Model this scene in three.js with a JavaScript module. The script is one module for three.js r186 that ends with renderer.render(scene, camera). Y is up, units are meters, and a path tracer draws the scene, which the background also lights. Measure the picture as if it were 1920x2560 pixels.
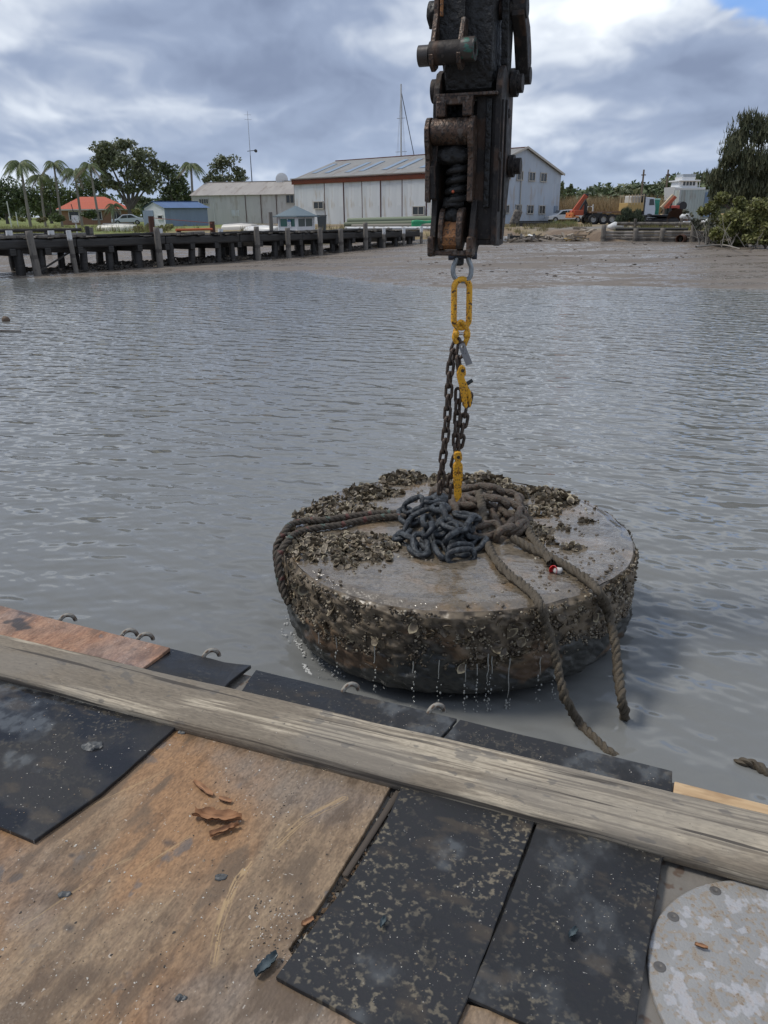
import * as THREE from 'three';
import { mergeGeometries, mergeVertices } from 'three/addons/utils/BufferGeometryUtils.js';
import { RoundedBoxGeometry } from 'three/addons/geometries/RoundedBoxGeometry.js';

// ---------- camera, sky, sun, exposure ----------
const V3 = THREE.Vector3, PI = Math.PI, V = (x, y, z) => new V3(x, y, z);
const scene = new THREE.Scene();
const PITCH = 0.3705, ROLL = -0.010, FP = 1922, EYE = 2.3;
const camera = new THREE.PerspectiveCamera(2 * Math.atan(1280 / FP) * 180 / PI, 0.75, 0.05, 2000);
camera.position.set(0, EYE, 0);
camera.rotation.order = 'YXZ';
camera.rotation.set(-PITCH, 0, ROLL);
camera.updateMatrixWorld(true);

const renderer = new THREE.WebGLRenderer({ antialias: true });
renderer.toneMapping = THREE.LinearToneMapping;
renderer.toneMappingExposure = 1.5;
renderer.shadowMap.enabled = true;

// ---------- seeded random and noise ----------
let seed = 12345;
function rnd() { seed = (seed + 0x6d2b79f5) | 0; let t = Math.imul(seed ^ (seed >>> 15), 1 | seed); t = (t + Math.imul(t ^ (t >>> 7), 61 | t)) ^ t; return ((t ^ (t >>> 14)) >>> 0) / 4294967296; }
const rr = (a, b) => a + (b - a) * rnd();
const HT = new Float32Array(65536);
for (let i = 0; i < 65536; i++) HT[i] = rnd();
function vn(x, y) {
  const ix = Math.floor(x), iy = Math.floor(y); let a = x - ix, b = y - iy; a = a * a * (3 - 2 * a); b = b * b * (3 - 2 * b);
  const r0 = ((iy & 255) << 8), r1 = (((iy + 1) & 255) << 8), c0 = ix & 255, c1 = (ix + 1) & 255;
  const p = HT[r0 | c0], q = HT[r0 | c1], r = HT[r1 | c0], s = HT[r1 | c1];
  return p + (q - p) * a + (r - p + (p - q - r + s) * a) * b;
}
function fbm(x, y, o = 5, g = 0.5) { let s = 0, a = 1, n = 0; for (let i = 0; i < o; i++) { s += a * vn(x, y); n += a; a *= g; const t = x * 2.03 + 17.1; y = y * 2.03 + 9.7; x = t; } return s / n; }
const clamp = (x, a = 0, b = 1) => x < a ? a : x > b ? b : x;
const ss = (a, b, x) => { const t = clamp((x - a) / (b - a)); return t * t * (3 - 2 * t); };
const mix = (a, b, t) => a + (b - a) * t;
const mix3 = (a, b, t) => [a[0] + (b[0] - a[0]) * t, a[1] + (b[1] - a[1]) * t, a[2] + (b[2] - a[2]) * t];

// ---------- sky: broken stratocumulus ----------
{
  const W = 3072, H = 1536, data = new Float32Array(W * H * 4);
  const C = [[0.61, 0.65, 0.70], [0.222, 0.272, 0.378], [0.14, 0.29, 0.60]];   // lit cloud, cloud base, open blue
  const bank = (px, py, sx, sy, phi, el) => { const a = (px - 960) / 1922 * 0.95, b = 0.0; const e = Math.atan((1280 - py) / 1922) - PITCH; return Math.exp(-(((phi - a) / sx) ** 2) - (((el - e) / sy) ** 2)); };
  for (let j = 0; j < H; j++) {
    const el = ((j + 0.5) / H - 0.5) * PI, sy = Math.sin(el), cy = Math.cos(el);
    for (let i = 0; i < W; i++) {
      const round = ((i + 0.5) / W - 0.5) * 2 * PI, o = (j * W + i) * 4;
      let c;
      if (el < -0.02) c = [0.16, 0.17, 0.18];
      else {
        const k = 1 / (Math.max(sy, 0) + 0.24), X = Math.cos(round) * cy * k, Z = Math.sin(round) * cy * k, oc = el < 0.4 ? 6 : 4;
        const phi = round + PI / 2;
        const wx = fbm(X * 2.2 + 3, Z * 2.2 + 8, 4) - 0.5, wz = fbm(X * 2.2 + 31, Z * 2.2 + 2, 4) - 0.5;
        const n = fbm(X * 1.5 + wx * 0.8 + 40.3, Z * 1.5 + wz * 0.8 + 12.2, 4, 0.5);
        const fine = fbm(X * 6.5 + wx * 2.4 + 5, Z * 4.5 + wz * 2.4 + 77, oc, 0.58);
        const lump = Math.abs(2 * fbm(X * 4.2 + wx + 15, Z * 3.0 + wz + 7, oc, 0.55) - 1);
        // thickness of the cloud layer: thick parts have grey bases, thin parts are lit through
        let th = 0.74 + (n - 0.5) * 2.3 + (fine - 0.5) * 1.0 - (0.32 - lump) * 0.5;
        th += 0.40 * bank(320, 190, 0.40, 0.022, phi, el) - 0.22 * bank(780, 50, 0.14, 0.03, phi, el) + 0.22 * bank(120, 70, 0.18, 0.03, phi, el)
          - 0.28 * bank(250, 295, 0.34, 0.012, phi, el) + 0.55 * bank(1450, 230, 0.20, 0.045, phi, el) - 0.55 * bank(1620, 40, 0.20, 0.020, phi, el)
          - 0.45 * bank(1850, 220, 0.06, 0.035, phi, el) - 0.34 * bank(1480, 365, 0.12, 0.012, phi, el) + 0.24 * bank(850, 290, 0.22, 0.02, phi, el);
        const gap = ss(0.42, 0.72, bank(1850, 30, 0.10, 0.035, phi, el) + 0.35 * bank(1500, 20, 0.05, 0.012, phi, el) + (fine - 0.5) * 1.3 - 0.05) * 0.85;
        c = mix3(C[0], C[1], ss(-0.05, 1.05, th)); c = mix3(c, [0.150, 0.188, 0.278], ss(0.85, 1.75, th));
        const lit = ss(0.30, -0.1, th) * 0.10; c = [c[0] + lit, c[1] + lit, c[2] + lit * 0.95];
        c = mix3(c, C[2], gap);
        const low = Math.exp(-el / 0.045); c = mix3(c, [0.44, 0.53, 0.66], low * 0.6);
      }
      data[o] = c[0]; data[o + 1] = c[1]; data[o + 2] = c[2]; data[o + 3] = 1;
    }
  }
  const sky = new THREE.DataTexture(data, W, H, THREE.RGBAFormat, THREE.FloatType);
  sky.mapping = THREE.EquirectangularReflectionMapping; sky.magFilter = THREE.LinearFilter; sky.needsUpdate = true;
  scene.background = sky; scene.environment = sky;
}
const sun = new THREE.DirectionalLight(new THREE.Color(1, 0.95, 0.87), 1.5);
sun.position.set(-34, 56, -6); sun.castShadow = true; sun.shadow.radius = 26;
sun.shadow.mapSize.set(4096, 4096); Object.assign(sun.shadow.camera, { left: -60, right: 60, top: 60, bottom: -60, near: 1, far: 300 });
sun.target.position.set(0, 0, -20); sun.position.add(sun.target.position); scene.add(sun, sun.target); sun.name = 'sun'; sun.target.name = 'sun_target';

// ---------- a pixel of the 1920 x 2560 photograph gives a direction; a plane gives the distance ----------
const dirOf = (px, py) => V((px - 960) / FP, (1280 - py) / FP, -1).applyQuaternion(camera.quaternion);
const onY = (px, py, y) => { const d = dirOf(px, py); return d.multiplyScalar((y - EYE) / d.y).add(camera.position); };
const atZ = (px, py, D) => { const d = dirOf(px, py); return d.multiplyScalar(-D / d.z).add(camera.position); };

// ---------- objects ----------
const taken = {};
function numbered(n) { const k = taken[n] = (taken[n] ?? -1) + 1; return k ? n + '_' + String(k).padStart(3, '0') : n; }
function tag(o, label, category, group, kind) { Object.assign(o.userData, { label, category }); if (group) o.userData.group = group; if (kind) o.userData.kind = kind; return o; }
function thing(name, label, category, pos, yaw = 0, group) { const g = new THREE.Group(); g.name = numbered(name); if (pos) g.position.copy(pos); g.rotation.y = yaw; scene.add(g); return tag(g, label, category, group); }
function mesh(name, geo, mat, parent) { const m = new THREE.Mesh(Array.isArray(geo) ? join(geo) : geo, mat); m.castShadow = m.receiveShadow = true; m.name = parent ? name : numbered(name); (parent ?? scene).add(m); return m; }
function structure(name, geo, mat, label, category) { const m = mesh(name, geo, mat); m.userData.kind = 'structure'; if (label) Object.assign(m.userData, { label, category }); return m; }
function join(list) {
  list = list.map(g => g.index ? g.toNonIndexed() : g);
  const hasC = list.some(g => g.attributes.color);
  for (const g of list) {
    for (const k of Object.keys(g.attributes)) if (!['position', 'normal', 'uv', 'color'].includes(k)) g.deleteAttribute(k);
    if (!g.attributes.uv) g.setAttribute('uv', new THREE.BufferAttribute(new Float32Array(g.attributes.position.count * 2), 2));
    if (!g.attributes.normal) g.computeVertexNormals();
    if (hasC && !g.attributes.color) g.setAttribute('color', new THREE.BufferAttribute(new Float32Array(g.attributes.position.count * 3).fill(1), 3));
  }
  return mergeGeometries(list);
}
const M4 = (p, rx = 0, ry = 0, rz = 0, s = 1) => new THREE.Matrix4().compose(p.isVector3 ? p : V(...p), new THREE.Quaternion().setFromEuler(new THREE.Euler(rx, ry, rz)), typeof s === 'number' ? V(s, s, s) : V(...s));
function box(w, h, d, x = 0, y = 0, z = 0, rx = 0, ry = 0, rz = 0) { const g = new THREE.BoxGeometry(w, h, d); g.applyMatrix4(M4([x, y, z], rx, ry, rz)); return g; }
function rbox(w, h, d, r, x = 0, y = 0, z = 0, rx = 0, ry = 0, rz = 0) { const g = new RoundedBoxGeometry(w, h, d, 2, r); g.applyMatrix4(M4([x, y, z], rx, ry, rz)); return g; }
function cyl(r0, r1, a, b, n = 12, cap = true) { // from a (radius r0) to b (radius r1)
  const d = b.clone().sub(a), g = new THREE.CylinderGeometry(r1, r0, d.length(), n, 1, !cap);
  g.applyQuaternion(new THREE.Quaternion().setFromUnitVectors(V(0, 1, 0), d.clone().normalize())); const m = a.clone().add(b).multiplyScalar(0.5); g.translate(m.x, m.y, m.z); return g;
}
const barv = (a, b, w, h) => { const d = b.clone().sub(a), g = new THREE.BoxGeometry(w, h, d.length()); g.applyQuaternion(new THREE.Quaternion().setFromRotationMatrix(new THREE.Matrix4().lookAt(b, a, V(0, 1, 0)))); const m = a.clone().add(b).multiplyScalar(0.5); g.translate(m.x, m.y, m.z); return g; };
function prism(pts, depth, bevel = 0) { // outline in x, y, extruded along z, centred
  const s = new THREE.Shape(pts.map(p => new THREE.Vector2(p[0], p[1])));
  const g = new THREE.ExtrudeGeometry(s, { depth: depth - 2 * bevel, bevelEnabled: bevel > 0, bevelThickness: bevel, bevelSize: bevel, bevelOffset: -bevel, bevelSegments: 2, curveSegments: 8 });
  g.translate(0, 0, -(depth - 2 * bevel) / 2); return g;
}
function tint(g, c) { const n = g.attributes.position.count, a = new Float32Array(n * 3); for (let i = 0; i < n; i++) { const q = typeof c === 'function' ? c(g.attributes.position.getX(i), g.attributes.position.getY(i), g.attributes.position.getZ(i)) : c; a[i * 3] = q[0]; a[i * 3 + 1] = q[1]; a[i * 3 + 2] = q[2]; } g.setAttribute('color', new THREE.BufferAttribute(a, 3)); return g; }
function rough3(g, amp, freq, off = 0) { // push a shape's surface in and out, so that it is not machine made
  const gg = mergeVertices((() => { const h = g.clone(); h.deleteAttribute('normal'); h.deleteAttribute('uv'); return h; })(), 1e-4), p = gg.attributes.position;
  gg.computeVertexNormals(); const n = gg.attributes.normal;
  for (let i = 0; i < p.count; i++) { const x = p.getX(i), y = p.getY(i), z = p.getZ(i), d = amp * (fbm(x * freq + z * freq * 0.7 + off, y * freq + z * freq * 0.6 + 3 + off, 3) - 0.5) * 2; p.setXYZ(i, x + n.getX(i) * d, y + n.getY(i) * d, z + n.getZ(i) * d); }
  gg.computeVertexNormals(); return gg;
}
// ---------- materials ----------
const S = (r, g, b, rough = 0.8, o = {}) => new THREE.MeshPhysicalMaterial({ color: new THREE.Color().setRGB(r, g, b), roughness: rough, side: THREE.DoubleSide, ...o });
const enc = x => { x = clamp(x); return Math.round(255 * (x <= 0.0031308 ? x * 12.92 : 1.055 * Math.pow(x, 1 / 2.4) - 0.055)); };
function surface(w, h, fn, o = {}) { // fn(u, v) gives [r, g, b, roughness, height], linear
  const c = new Uint8Array(w * h * 4), q = new Uint8Array(w * h * 4);
  for (let j = 0; j < h; j++) for (let i = 0; i < w; i++) {
    const [r, g, bl, ro, he] = fn((i + 0.5) / w, (j + 0.5) / h), k = (j * w + i) * 4;
    c[k] = enc(r); c[k + 1] = enc(g); c[k + 2] = enc(bl); c[k + 3] = 255;
    q[k] = clamp(he) * 255; q[k + 1] = clamp(ro) * 255; q[k + 2] = 255; q[k + 3] = 255;   // height in red, roughness in green
  }
  const T = (d, srgb) => { const t = new THREE.DataTexture(d, w, h); t.magFilter = THREE.LinearFilter; t.wrapS = t.wrapT = THREE.MirroredRepeatWrapping; if (srgb) t.colorSpace = THREE.SRGBColorSpace; t.needsUpdate = true; return t; };
  const { bump = 0.002, repeat, ...rest } = o;
  const rt = bump ? T(q) : null, m = new THREE.MeshPhysicalMaterial({ map: T(c, true), roughnessMap: rt, roughness: bump ? 1 : 0.6, side: THREE.DoubleSide, ...rest });
  if (bump) { m.bumpMap = rt; m.bumpScale = bump; }
  if (repeat) { m.map.repeat.set(...repeat); rt?.repeat.set(...repeat); }
  return m;
}
function uvBox(g, s = 1) { // uv in metres by the way each face points
  g = g.index ? g.toNonIndexed() : g; if (!g.attributes.normal) g.computeVertexNormals();
  const p = g.attributes.position, n = g.attributes.normal, a = new Float32Array(p.count * 2);
  for (let i = 0; i < p.count; i += 3) {
    const nx = Math.abs(n.getX(i) + n.getX(i + 1) + n.getX(i + 2)), ny = Math.abs(n.getY(i) + n.getY(i + 1) + n.getY(i + 2)), nz = Math.abs(n.getZ(i) + n.getZ(i + 1) + n.getZ(i + 2));
    for (let k = i; k < i + 3; k++) {
      const x = p.getX(k), y = p.getY(k), z = p.getZ(k), [u, v] = ny >= nx && ny >= nz ? [x, z] : nx >= nz ? [z, y] : [x, y];
      a[k * 2] = u * s; a[k * 2 + 1] = v * s;
    }
  }
  g.setAttribute('uv', new THREE.BufferAttribute(a, 2)); return g;
}
function grid(nx, nz, fn) { // fn(i / nx, j / nz) gives [x, y, z, u, v, color?]
  const p = [], uv = [], col = [], idx = [];
  for (let j = 0; j <= nz; j++) for (let i = 0; i <= nx; i++) { const q = fn(i / nx, j / nz); p.push(q[0], q[1], q[2]); uv.push(q[3] ?? q[0], q[4] ?? q[2]); if (q[5]) col.push(...q[5]); }
  for (let j = 0; j < nz; j++) for (let i = 0; i < nx; i++) { const a = j * (nx + 1) + i, b = a + nx + 1; idx.push(a, b, a + 1, a + 1, b, b + 1); }
  const g = new THREE.BufferGeometry(); g.setAttribute('position', new THREE.Float32BufferAttribute(p, 3)); g.setAttribute('uv', new THREE.Float32BufferAttribute(uv, 2));
  if (col.length) g.setAttribute('color', new THREE.Float32BufferAttribute(col, 3));
  g.setIndex(idx); g.computeVertexNormals(); return g;
}

// ---------- water ----------
const pieceLin = (pts) => x => { if (x <= pts[0][0]) return pts[0][1]; for (let i = 1; i < pts.length; i++) if (x <= pts[i][0]) return mix(pts[i - 1][1], pts[i][1], (x - pts[i - 1][0]) / (pts[i][0] - pts[i - 1][0])); return pts[pts.length - 1][1]; };
const shorePts = [[-500, 704], [0, 694], [240, 690], [450, 680], [620, 672], [760, 678], [850, 692], [1000, 712], [1250, 722], [1450, 712], [1700, 716], [1920, 722], [2300, 735]].map(([x, y]) => { const p = onY(x, y, 0); return [p.x, p.z]; });
const shoreZ = pieceLin([[-300, -34], ...shorePts, [300, -20]]);
{
  const N = 1024, L = 7.3, d = new Float32Array(N * N), waves = [];
  for (let i = 0; i < 58; i++) {
    const lam = 0.075 * Math.pow(7, rnd() ** 0.9), k = L / lam, a = PI / 2 + 0.35 + (rnd() + rnd() + rnd() - 1.5) * 0.85;
    const kx = Math.round(k * Math.cos(a)), kz = Math.round(k * Math.sin(a)), kk = Math.hypot(kx, kz) || 1;
    waves.push([kx, kz, Math.pow(kk, -1.02), rnd() * 7]);
  }
  let lo = 1e9, hi = -1e9; const sx = waves.map(w => { const t = new Float32Array(N * 2); for (let i = 0; i < N; i++) { const p = 2 * PI * w[0] * i / N + w[3]; t[2 * i] = Math.sin(p); t[2 * i + 1] = Math.cos(p); } return t; });
  for (let j = 0; j < N; j++) {
    const sj = waves.map(w => { const p = 2 * PI * w[1] * j / N; return [Math.sin(p) * w[2], Math.cos(p) * w[2]]; });
    for (let i = 0; i < N; i++) { let h = 0; for (let w = 0; w < waves.length; w++) h += sx[w][2 * i] * sj[w][1] + sx[w][2 * i + 1] * sj[w][0]; d[j * N + i] = h; if (h < lo) lo = h; if (h > hi) hi = h; }
  }
  const px = new Float32Array(N * N * 4); for (let i = 0; i < N * N; i++) { const t = (d[i] - lo) / (hi - lo), v = t * 0.6 + t * t * 0.4; px[i * 4] = px[i * 4 + 1] = px[i * 4 + 2] = v; px[i * 4 + 3] = 1; }
  const bt = new THREE.DataTexture(px, N, N, THREE.RGBAFormat, THREE.FloatType); bt.wrapS = bt.wrapT = THREE.RepeatWrapping; bt.magFilter = THREE.LinearFilter; bt.repeat.set(1 / L, 1 / L); bt.needsUpdate = true;
  const water = new THREE.MeshPhysicalMaterial({ color: new THREE.Color().setRGB(0.182, 0.186, 0.180), roughness: 0.06, ior: 1.333, bumpMap: bt, bumpScale: 0.042, side: THREE.DoubleSide });
  const wl = []; for (let i = 0; i < 16; i++) { const lam = rr(0.6, 2.4), a = PI / 2 + 0.3 + (rnd() - 0.5) * 1.5; wl.push([2 * PI / lam * Math.cos(a), 2 * PI / lam * Math.sin(a), 0.0010 * lam, rnd() * 7]); }
  const bc = [0.43, -4.4];
  const g = grid(420, 520, (s, t) => {
    const q = s * 2 - 1, x = 15 * q + 75 * q ** 5, z = t < 0.05 ? 14 - 14 * t / 0.05 : -78 * ((t - 0.05) / 0.95) ** 1.75;
    let y = 0; const calm = 0.45 + 1.1 * fbm(x * 0.25, z * 0.25, 3);
    for (const w of wl) y += w[2] * Math.sin(w[0] * x + w[1] * z + w[3]);
    y *= calm * ss(70, 30, -z) * 0.8;
    const r = Math.hypot(x - bc[0], z - bc[1]); y += 0.010 * Math.sin((r - 1.0) * 26 + fbm(x * 2, z * 2, 2) * 5) * Math.exp(-Math.abs(r - 1.15) * 3.2);   // rings where the block drips
    return [x, y, z, x, z];
  });
  structure('water', g, water);
}

// ---------- mudflat ----------
const mudH = (x, z) => { const s = shoreZ(x) - z; const base = s < 0 ? s * 0.045 : s < 12 ? s * 0.005 : 0.06 + (s - 12) * 0.020; return base + 0.035 * ss(-1, 0.5, s) + (fbm(x * 0.13 + 5, z * 0.42, 4) - 0.5) * 0.16 * ss(-1, 4, s) + (fbm(x * 1.5, z * 2.2, 3) - 0.5) * 0.03 - 0.006; };
const mudMat = surface(1024, 1024, (u, v) => {
  const x = u * 24, z = v * 24, wrapu = Math.min(u, 1 - u);
  const n = fbm(x * 0.5, z * 0.9, 5), f = fbm(x * 6, z * 9, 4), s = fbm(x * 22, z * 22, 2), wet = ss(0.38, 0.54, fbm(x * 0.35 + 9, z * 1.1 + 4, 5));
  const c = mix3(mix3([0.125, 0.100, 0.078], [0.195, 0.165, 0.135], n), [0.095, 0.078, 0.065], ss(0.56, 0.76, f) * 0.6);
  const k = 1 - 0.3 * (s - 0.5); return [c[0] * k, c[1] * k, c[2] * k, mix(0.75, 0.20, wet * ss(0.68, 0.42, f)), f * 0.75 + s * 0.25];
}, { bump: 0.028, repeat: [1 / 24, 1 / 24] });
structure('mudflat', grid(260, 150, (s, t) => { const q = s * 2 - 1, x = 26 * q + 60 * q ** 3, z = -20 - 62 * t ** 1.3; return [x, mudH(x, z), z, x, z]; }), mudMat);

// ---------- land behind the bank ----------
const bankZ = pieceLin([[-200, -66], [-60, -64], [-30, -61], [-14, -58], [-3, -57], [3, -58], [7, -60], [10, -60], [13, -56], [14.5, -52.9], [24, -51.9], [32, -47], [60, -42], [200, -38]]);
const LAND = 1.08;
const bankW = pieceLin([[-30, 2.5], [0, 2.5], [6, 6], [12, 9], [14, 2.4], [15, 0.7], [24, 0.7], [27, 3], [60, 3]]);
const landH = (x, z) => { const s = bankZ(x) - z; return mix(mudH(x, z) - 0.25, LAND + (fbm(x * 0.12, z * 0.12, 3) - 0.5) * 0.3, ss(-0.6, bankW(x), s)) + ss(110, 320, -z) * 0.6; };
{
  const cols = [[0.115, 0.165, 0.030], [0.21, 0.155, 0.105], [0.36, 0.245, 0.105], [0.20, 0.185, 0.165]];
  const g = grid(300, 200, (s, t) => {
    const q = s * 2 - 1, x = 40 * q + 380 * q ** 5, z = -41 - 60 * t - 620 * t ** 4;
    const n = fbm(x * 0.22, z * 0.22, 4), lawn = ss(-13, -19, x + (n - 0.5) * 6) * ss(0.5, 3, bankZ(x) - z + (n - 0.5) * 2), field = ss(88, 96, -z) * ss(8, 14, x);
    const road = ss(0.42, 0.55, n) * ss(10, 14, x) * ss(60, 64, -z) * ss(90, 84, -z);
    let c = mix3(cols[1], [0.16, 0.115, 0.08], ss(0.4, 0.6, fbm(x * 0.9, z * 0.9, 3)));
    c = mix3(c, [0.30, 0.235, 0.11], ss(0.47, 0.6, fbm(x * 0.35 + 7, z * 0.35, 4)) * 0.8);
    c = mix3(c, cols[3], road); c = mix3(c, cols[2], field); c = mix3(c, mix3(cols[0], [0.20, 0.20, 0.06], fbm(x * 0.5, z * 0.5, 3) * 0.9), lawn);
    return [x, landH(x, z), z, x, z, c];
  });
  const m = surface(512, 512, (u, v) => { const f = fbm(u * 60, v * 60, 4), k = 0.72 + 0.56 * f; return [k, k, k, 0.95, f]; }, { bump: 0.05, repeat: [1 / 8, 1 / 8], vertexColors: true });
  structure('ground', g, m);
}

// ---------- the work barge and what lies on its deck ----------
const DK = 0.632;                                  // steel deck
const edgeA = onY(-420, 1408, 0.65), edgeB = onY(1680, 1928, 0.65), alongE = edgeB.clone().sub(edgeA).setY(0).normalize(), outE = V(alongE.z, 0, -alongE.x);   // outE points over the water
const eOrg = onY(0, 1512, 0.65).setY(0), eYaw = Math.atan2(-alongE.z, alongE.x);
const dk = (a, b, y) => eOrg.clone().addScaledVector(alongE, a).addScaledVector(outE, -b).setY(y);   // a along the edge, b inboard from it
const toDeck = p => { const q = p.clone().sub(eOrg); return [q.dot(alongE), -q.dot(outE)]; };
const dkPx = (px, py, y) => toDeck(onY(px, py, y));
// a sheet lying flat: outline in deck coordinates, real thickness, ragged where wanted
function sheetGeo(pts, y0, y1, uvs = 1, rag = 0, bow = null, anchor = 0) {
  const xs = pts.map(p => p[0]), zs = pts.map(p => p[1]), ox = anchor > 0 ? Math.min(...xs) - 0.02 : anchor < 0 ? Math.max(...xs) - 1.18 : 0, oz = anchor > 0 ? Math.min(...zs) - 0.02 : anchor < 0 ? Math.max(...zs) - 1.18 : 0;   // keeps a sheet inside one span of its texture
  const out = []; for (let i = 0; i < pts.length; i++) { const p = pts[i], q = pts[(i + 1) % pts.length], L = Math.hypot(q[0] - p[0], q[1] - p[1]), n = Math.max(1, Math.round(L / 0.06)); for (let k = 0; k < n; k++) { const t = k / n, w = rag * (rnd() - 0.5) * (k ? 1 : 0.2); out.push([mix(p[0], q[0], t) + w, mix(p[1], q[1], t) + w * 0.7]); } }
  const s = new THREE.Shape(out.map(p => new THREE.Vector2(p[0], -p[1]))), b = Math.min(0.002, (y1 - y0) / 4);
  const g = new THREE.ExtrudeGeometry(s, { depth: y1 - y0 - 2 * b, bevelEnabled: true, bevelThickness: b, bevelSize: b, bevelOffset: -b, bevelSegments: 1 });
  g.translate(0, 0, b); g.rotateX(-PI / 2); g.translate(0, y0, 0);
  const p = g.attributes.position, uv = g.attributes.uv; for (let i = 0; i < p.count; i++) { uv.setXY(i, (p.getX(i) - ox) * uvs, (p.getZ(i) - oz) * uvs); if (bow) p.setY(i, p.getY(i) + bow(p.getX(i), p.getZ(i))); }
  g.computeVertexNormals(); return g;
}
const onDeck = o => { o.position.copy(eOrg); o.rotation.y = eYaw; return o; };
function sheet(name, label, category, px, y0, y1, mat, o = {}) { const pts = px.map(([x, y, d]) => d ? [x, y] : dkPx(x, y, y1)); return tag(onDeck(mesh(name, sheetGeo(pts, y0, y1, o.uv ?? 1, o.rag ?? 0, o.bow, o.anchor ?? 0), mat)), label, category, o.group); }

const steelDeck = surface(512, 512, (u, v) => { const n = fbm(u * 9, v * 9, 5), f = fbm(u * 60, v * 60, 3), c = mix3([0.10, 0.09, 0.075], [0.22, 0.20, 0.175], n); const r = ss(0.6, 0.72, f); const d = mix3(c, [0.09, 0.05, 0.03], r * 0.7); return [...d, 0.6, f]; }, { bump: 0.003, repeat: [0.7, 0.7] });
const hullPaint = surface(256, 256, (u, v) => { const n = fbm(u * 12, v * 30, 4), c = mix3([0.02, 0.022, 0.026], [0.09, 0.05, 0.03], ss(0.5, 0.7, n)); return [...c, 0.6, n]; }, { bump: 0.003 });

const barge = onDeck(thing('work_barge', 'dark steel work barge with lugs welded along its deck edge', 'barge', V(0, 0, 0)));
{
  const R = onY(1680, 1928, 0.65), aR = toDeck(R)[0], A0 = -4, A1 = 3.2, B1 = 7;
  // hull with a shallow rebate along the right hand run of the edge, where a loose batten lies
  mesh('hull', [uvBox(box(A1 - A0, 1.05, B1, (A0 + A1) / 2, DK - 0.52 - 0.012, B1 / 2 + 0.03))], hullPaint, barge);
  mesh('deck_plate', [uvBox(box(A1 - A0, 0.010, B1 - 0.01, (A0 + A1) / 2, DK - 0.005, B1 / 2 + 0.03))], steelDeck, barge);
  mesh('rubbing_strip', [uvBox(rbox(A1 - A0, 0.07, 0.035, 0.008, (A0 + A1) / 2, DK - 0.06, 0.012))], hullPaint, barge);
  const lug = new THREE.TorusGeometry(0.037, 0.010, 8, 18, PI); lug.scale(0.88, 0.95, 0.9);
  const lm = surface(128, 128, (u, v) => { const n = fbm(u * 8, v * 8, 4), c = mix3([0.30, 0.28, 0.24], [0.14, 0.09, 0.06], ss(0.45, 0.7, n)); return [...c, 0.65, n]; }, { bump: 0.002 });
  for (const [x, y] of [[172, 1545], [325, 1584], [364, 1594], [530, 1634], [877, 1720], [1092, 1771]]) {
    const [a] = dkPx(x, y, 0.65), m = mesh('edge_lug', lug, lm, barge); m.position.set(a, DK + 0.002, -0.016); m.rotation.y = 0.9;
  }
}
// plywood stained with mud; grain along g
function plyMat(w, h, sx, sy, base, o = {}) {
  return surface(w, h, (u, v) => {
    const x = u * sx, y = v * sy, g = fbm(x * 55, y * 3, 4), n = fbm(x * 2.3 + 3, y * 2.3, 5), m = fbm(x * 13 + 20, y * 4.5, 5), sp = vn(x * 130, y * 130), q = fbm(x * 3.0 + 50, y * 1.3 + 8, 4), k2 = fbm(x * 40, y * 13, 3);
    let c = mix3(base[0], base[1], ss(0.3, 0.7, g)); c = mix3(c, base[2], ss(0.46, 0.66, q) * 0.75);
    const mud = ss(0.40, 0.58, n) * (0.45 + 0.55 * k2); c = mix3(c, base[3], mud * 0.9); const gr = fbm(x * 210, y * 110, 3), bl = fbm(x * 22 + 5, y * 14 + 60, 4); c = mix3(c, [c[0] * 0.55, c[1] * 0.52, c[2] * 0.5], ss(0.56, 0.74, bl) * 0.55); const kk = 0.58 + 0.84 * gr; c = [c[0] * kk, c[1] * kk, c[2] * kk]; c = mix3(c, [0.10, 0.105, 0.11], ss(0.70, 0.76, fbm(x * 9 + 33, y * 7 + 12, 5)) * 0.6);
    c = mix3(c, base[4], ss(0.56, 0.70, m) * 0.75); c = mix3(c, [0.035, 0.035, 0.038], ss(0.73, 0.80, fbm(x * 7 + 90, y * 8 + 3, 3)) * 0.85);
    if (sp > 0.955 && vn(x * 17, y * 17) > 0.45) c = mix3(c, [0.55, 0.5, 0.44], 0.6); if (sp < 0.03) c = mix3(c, [0.05, 0.045, 0.04], 0.7);
    for (const [pts, w0, op] of o.scratch ?? []) for (let i = 1; i < pts.length; i++) { const [ax, ay] = pts[i - 1], ex = pts[i][0] - ax, ey = pts[i][1] - ay, t = clamp(((x - ax) * ex + (y - ay) * ey) / (ex * ex + ey * ey)), dx = x - ax - ex * t, dy = y - ay - ey * t, d = Math.hypot(dx, dy); if (d < w0 && (t < 1 || i === pts.length - 1)) { const sd = (dx * ey - dy * ex) > 0 ? d : -d; c = mix3(c, [0.40, 0.275, 0.145], ss(0.45, 0.72, vn(sd * 330 + 40, (t + i) * 2.5)) * ss(w0, w0 * 0.3, d) * op); } }
    const wet = ss(0.47, 0.62, fbm(x * 1.9 + 70, y * 2.6 + 4, 5));
    return [...c, mix(0.66, 0.20, wet * (o.wet ?? 0.8)), g * 0.3 + n * 0.2 + k2 * 0.2 + gr * 0.3 + (sp > 0.95 ? 0.05 : 0)];
  }, { bump: 0.005, repeat: [1 / sx, 1 / sy] });
}
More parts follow.
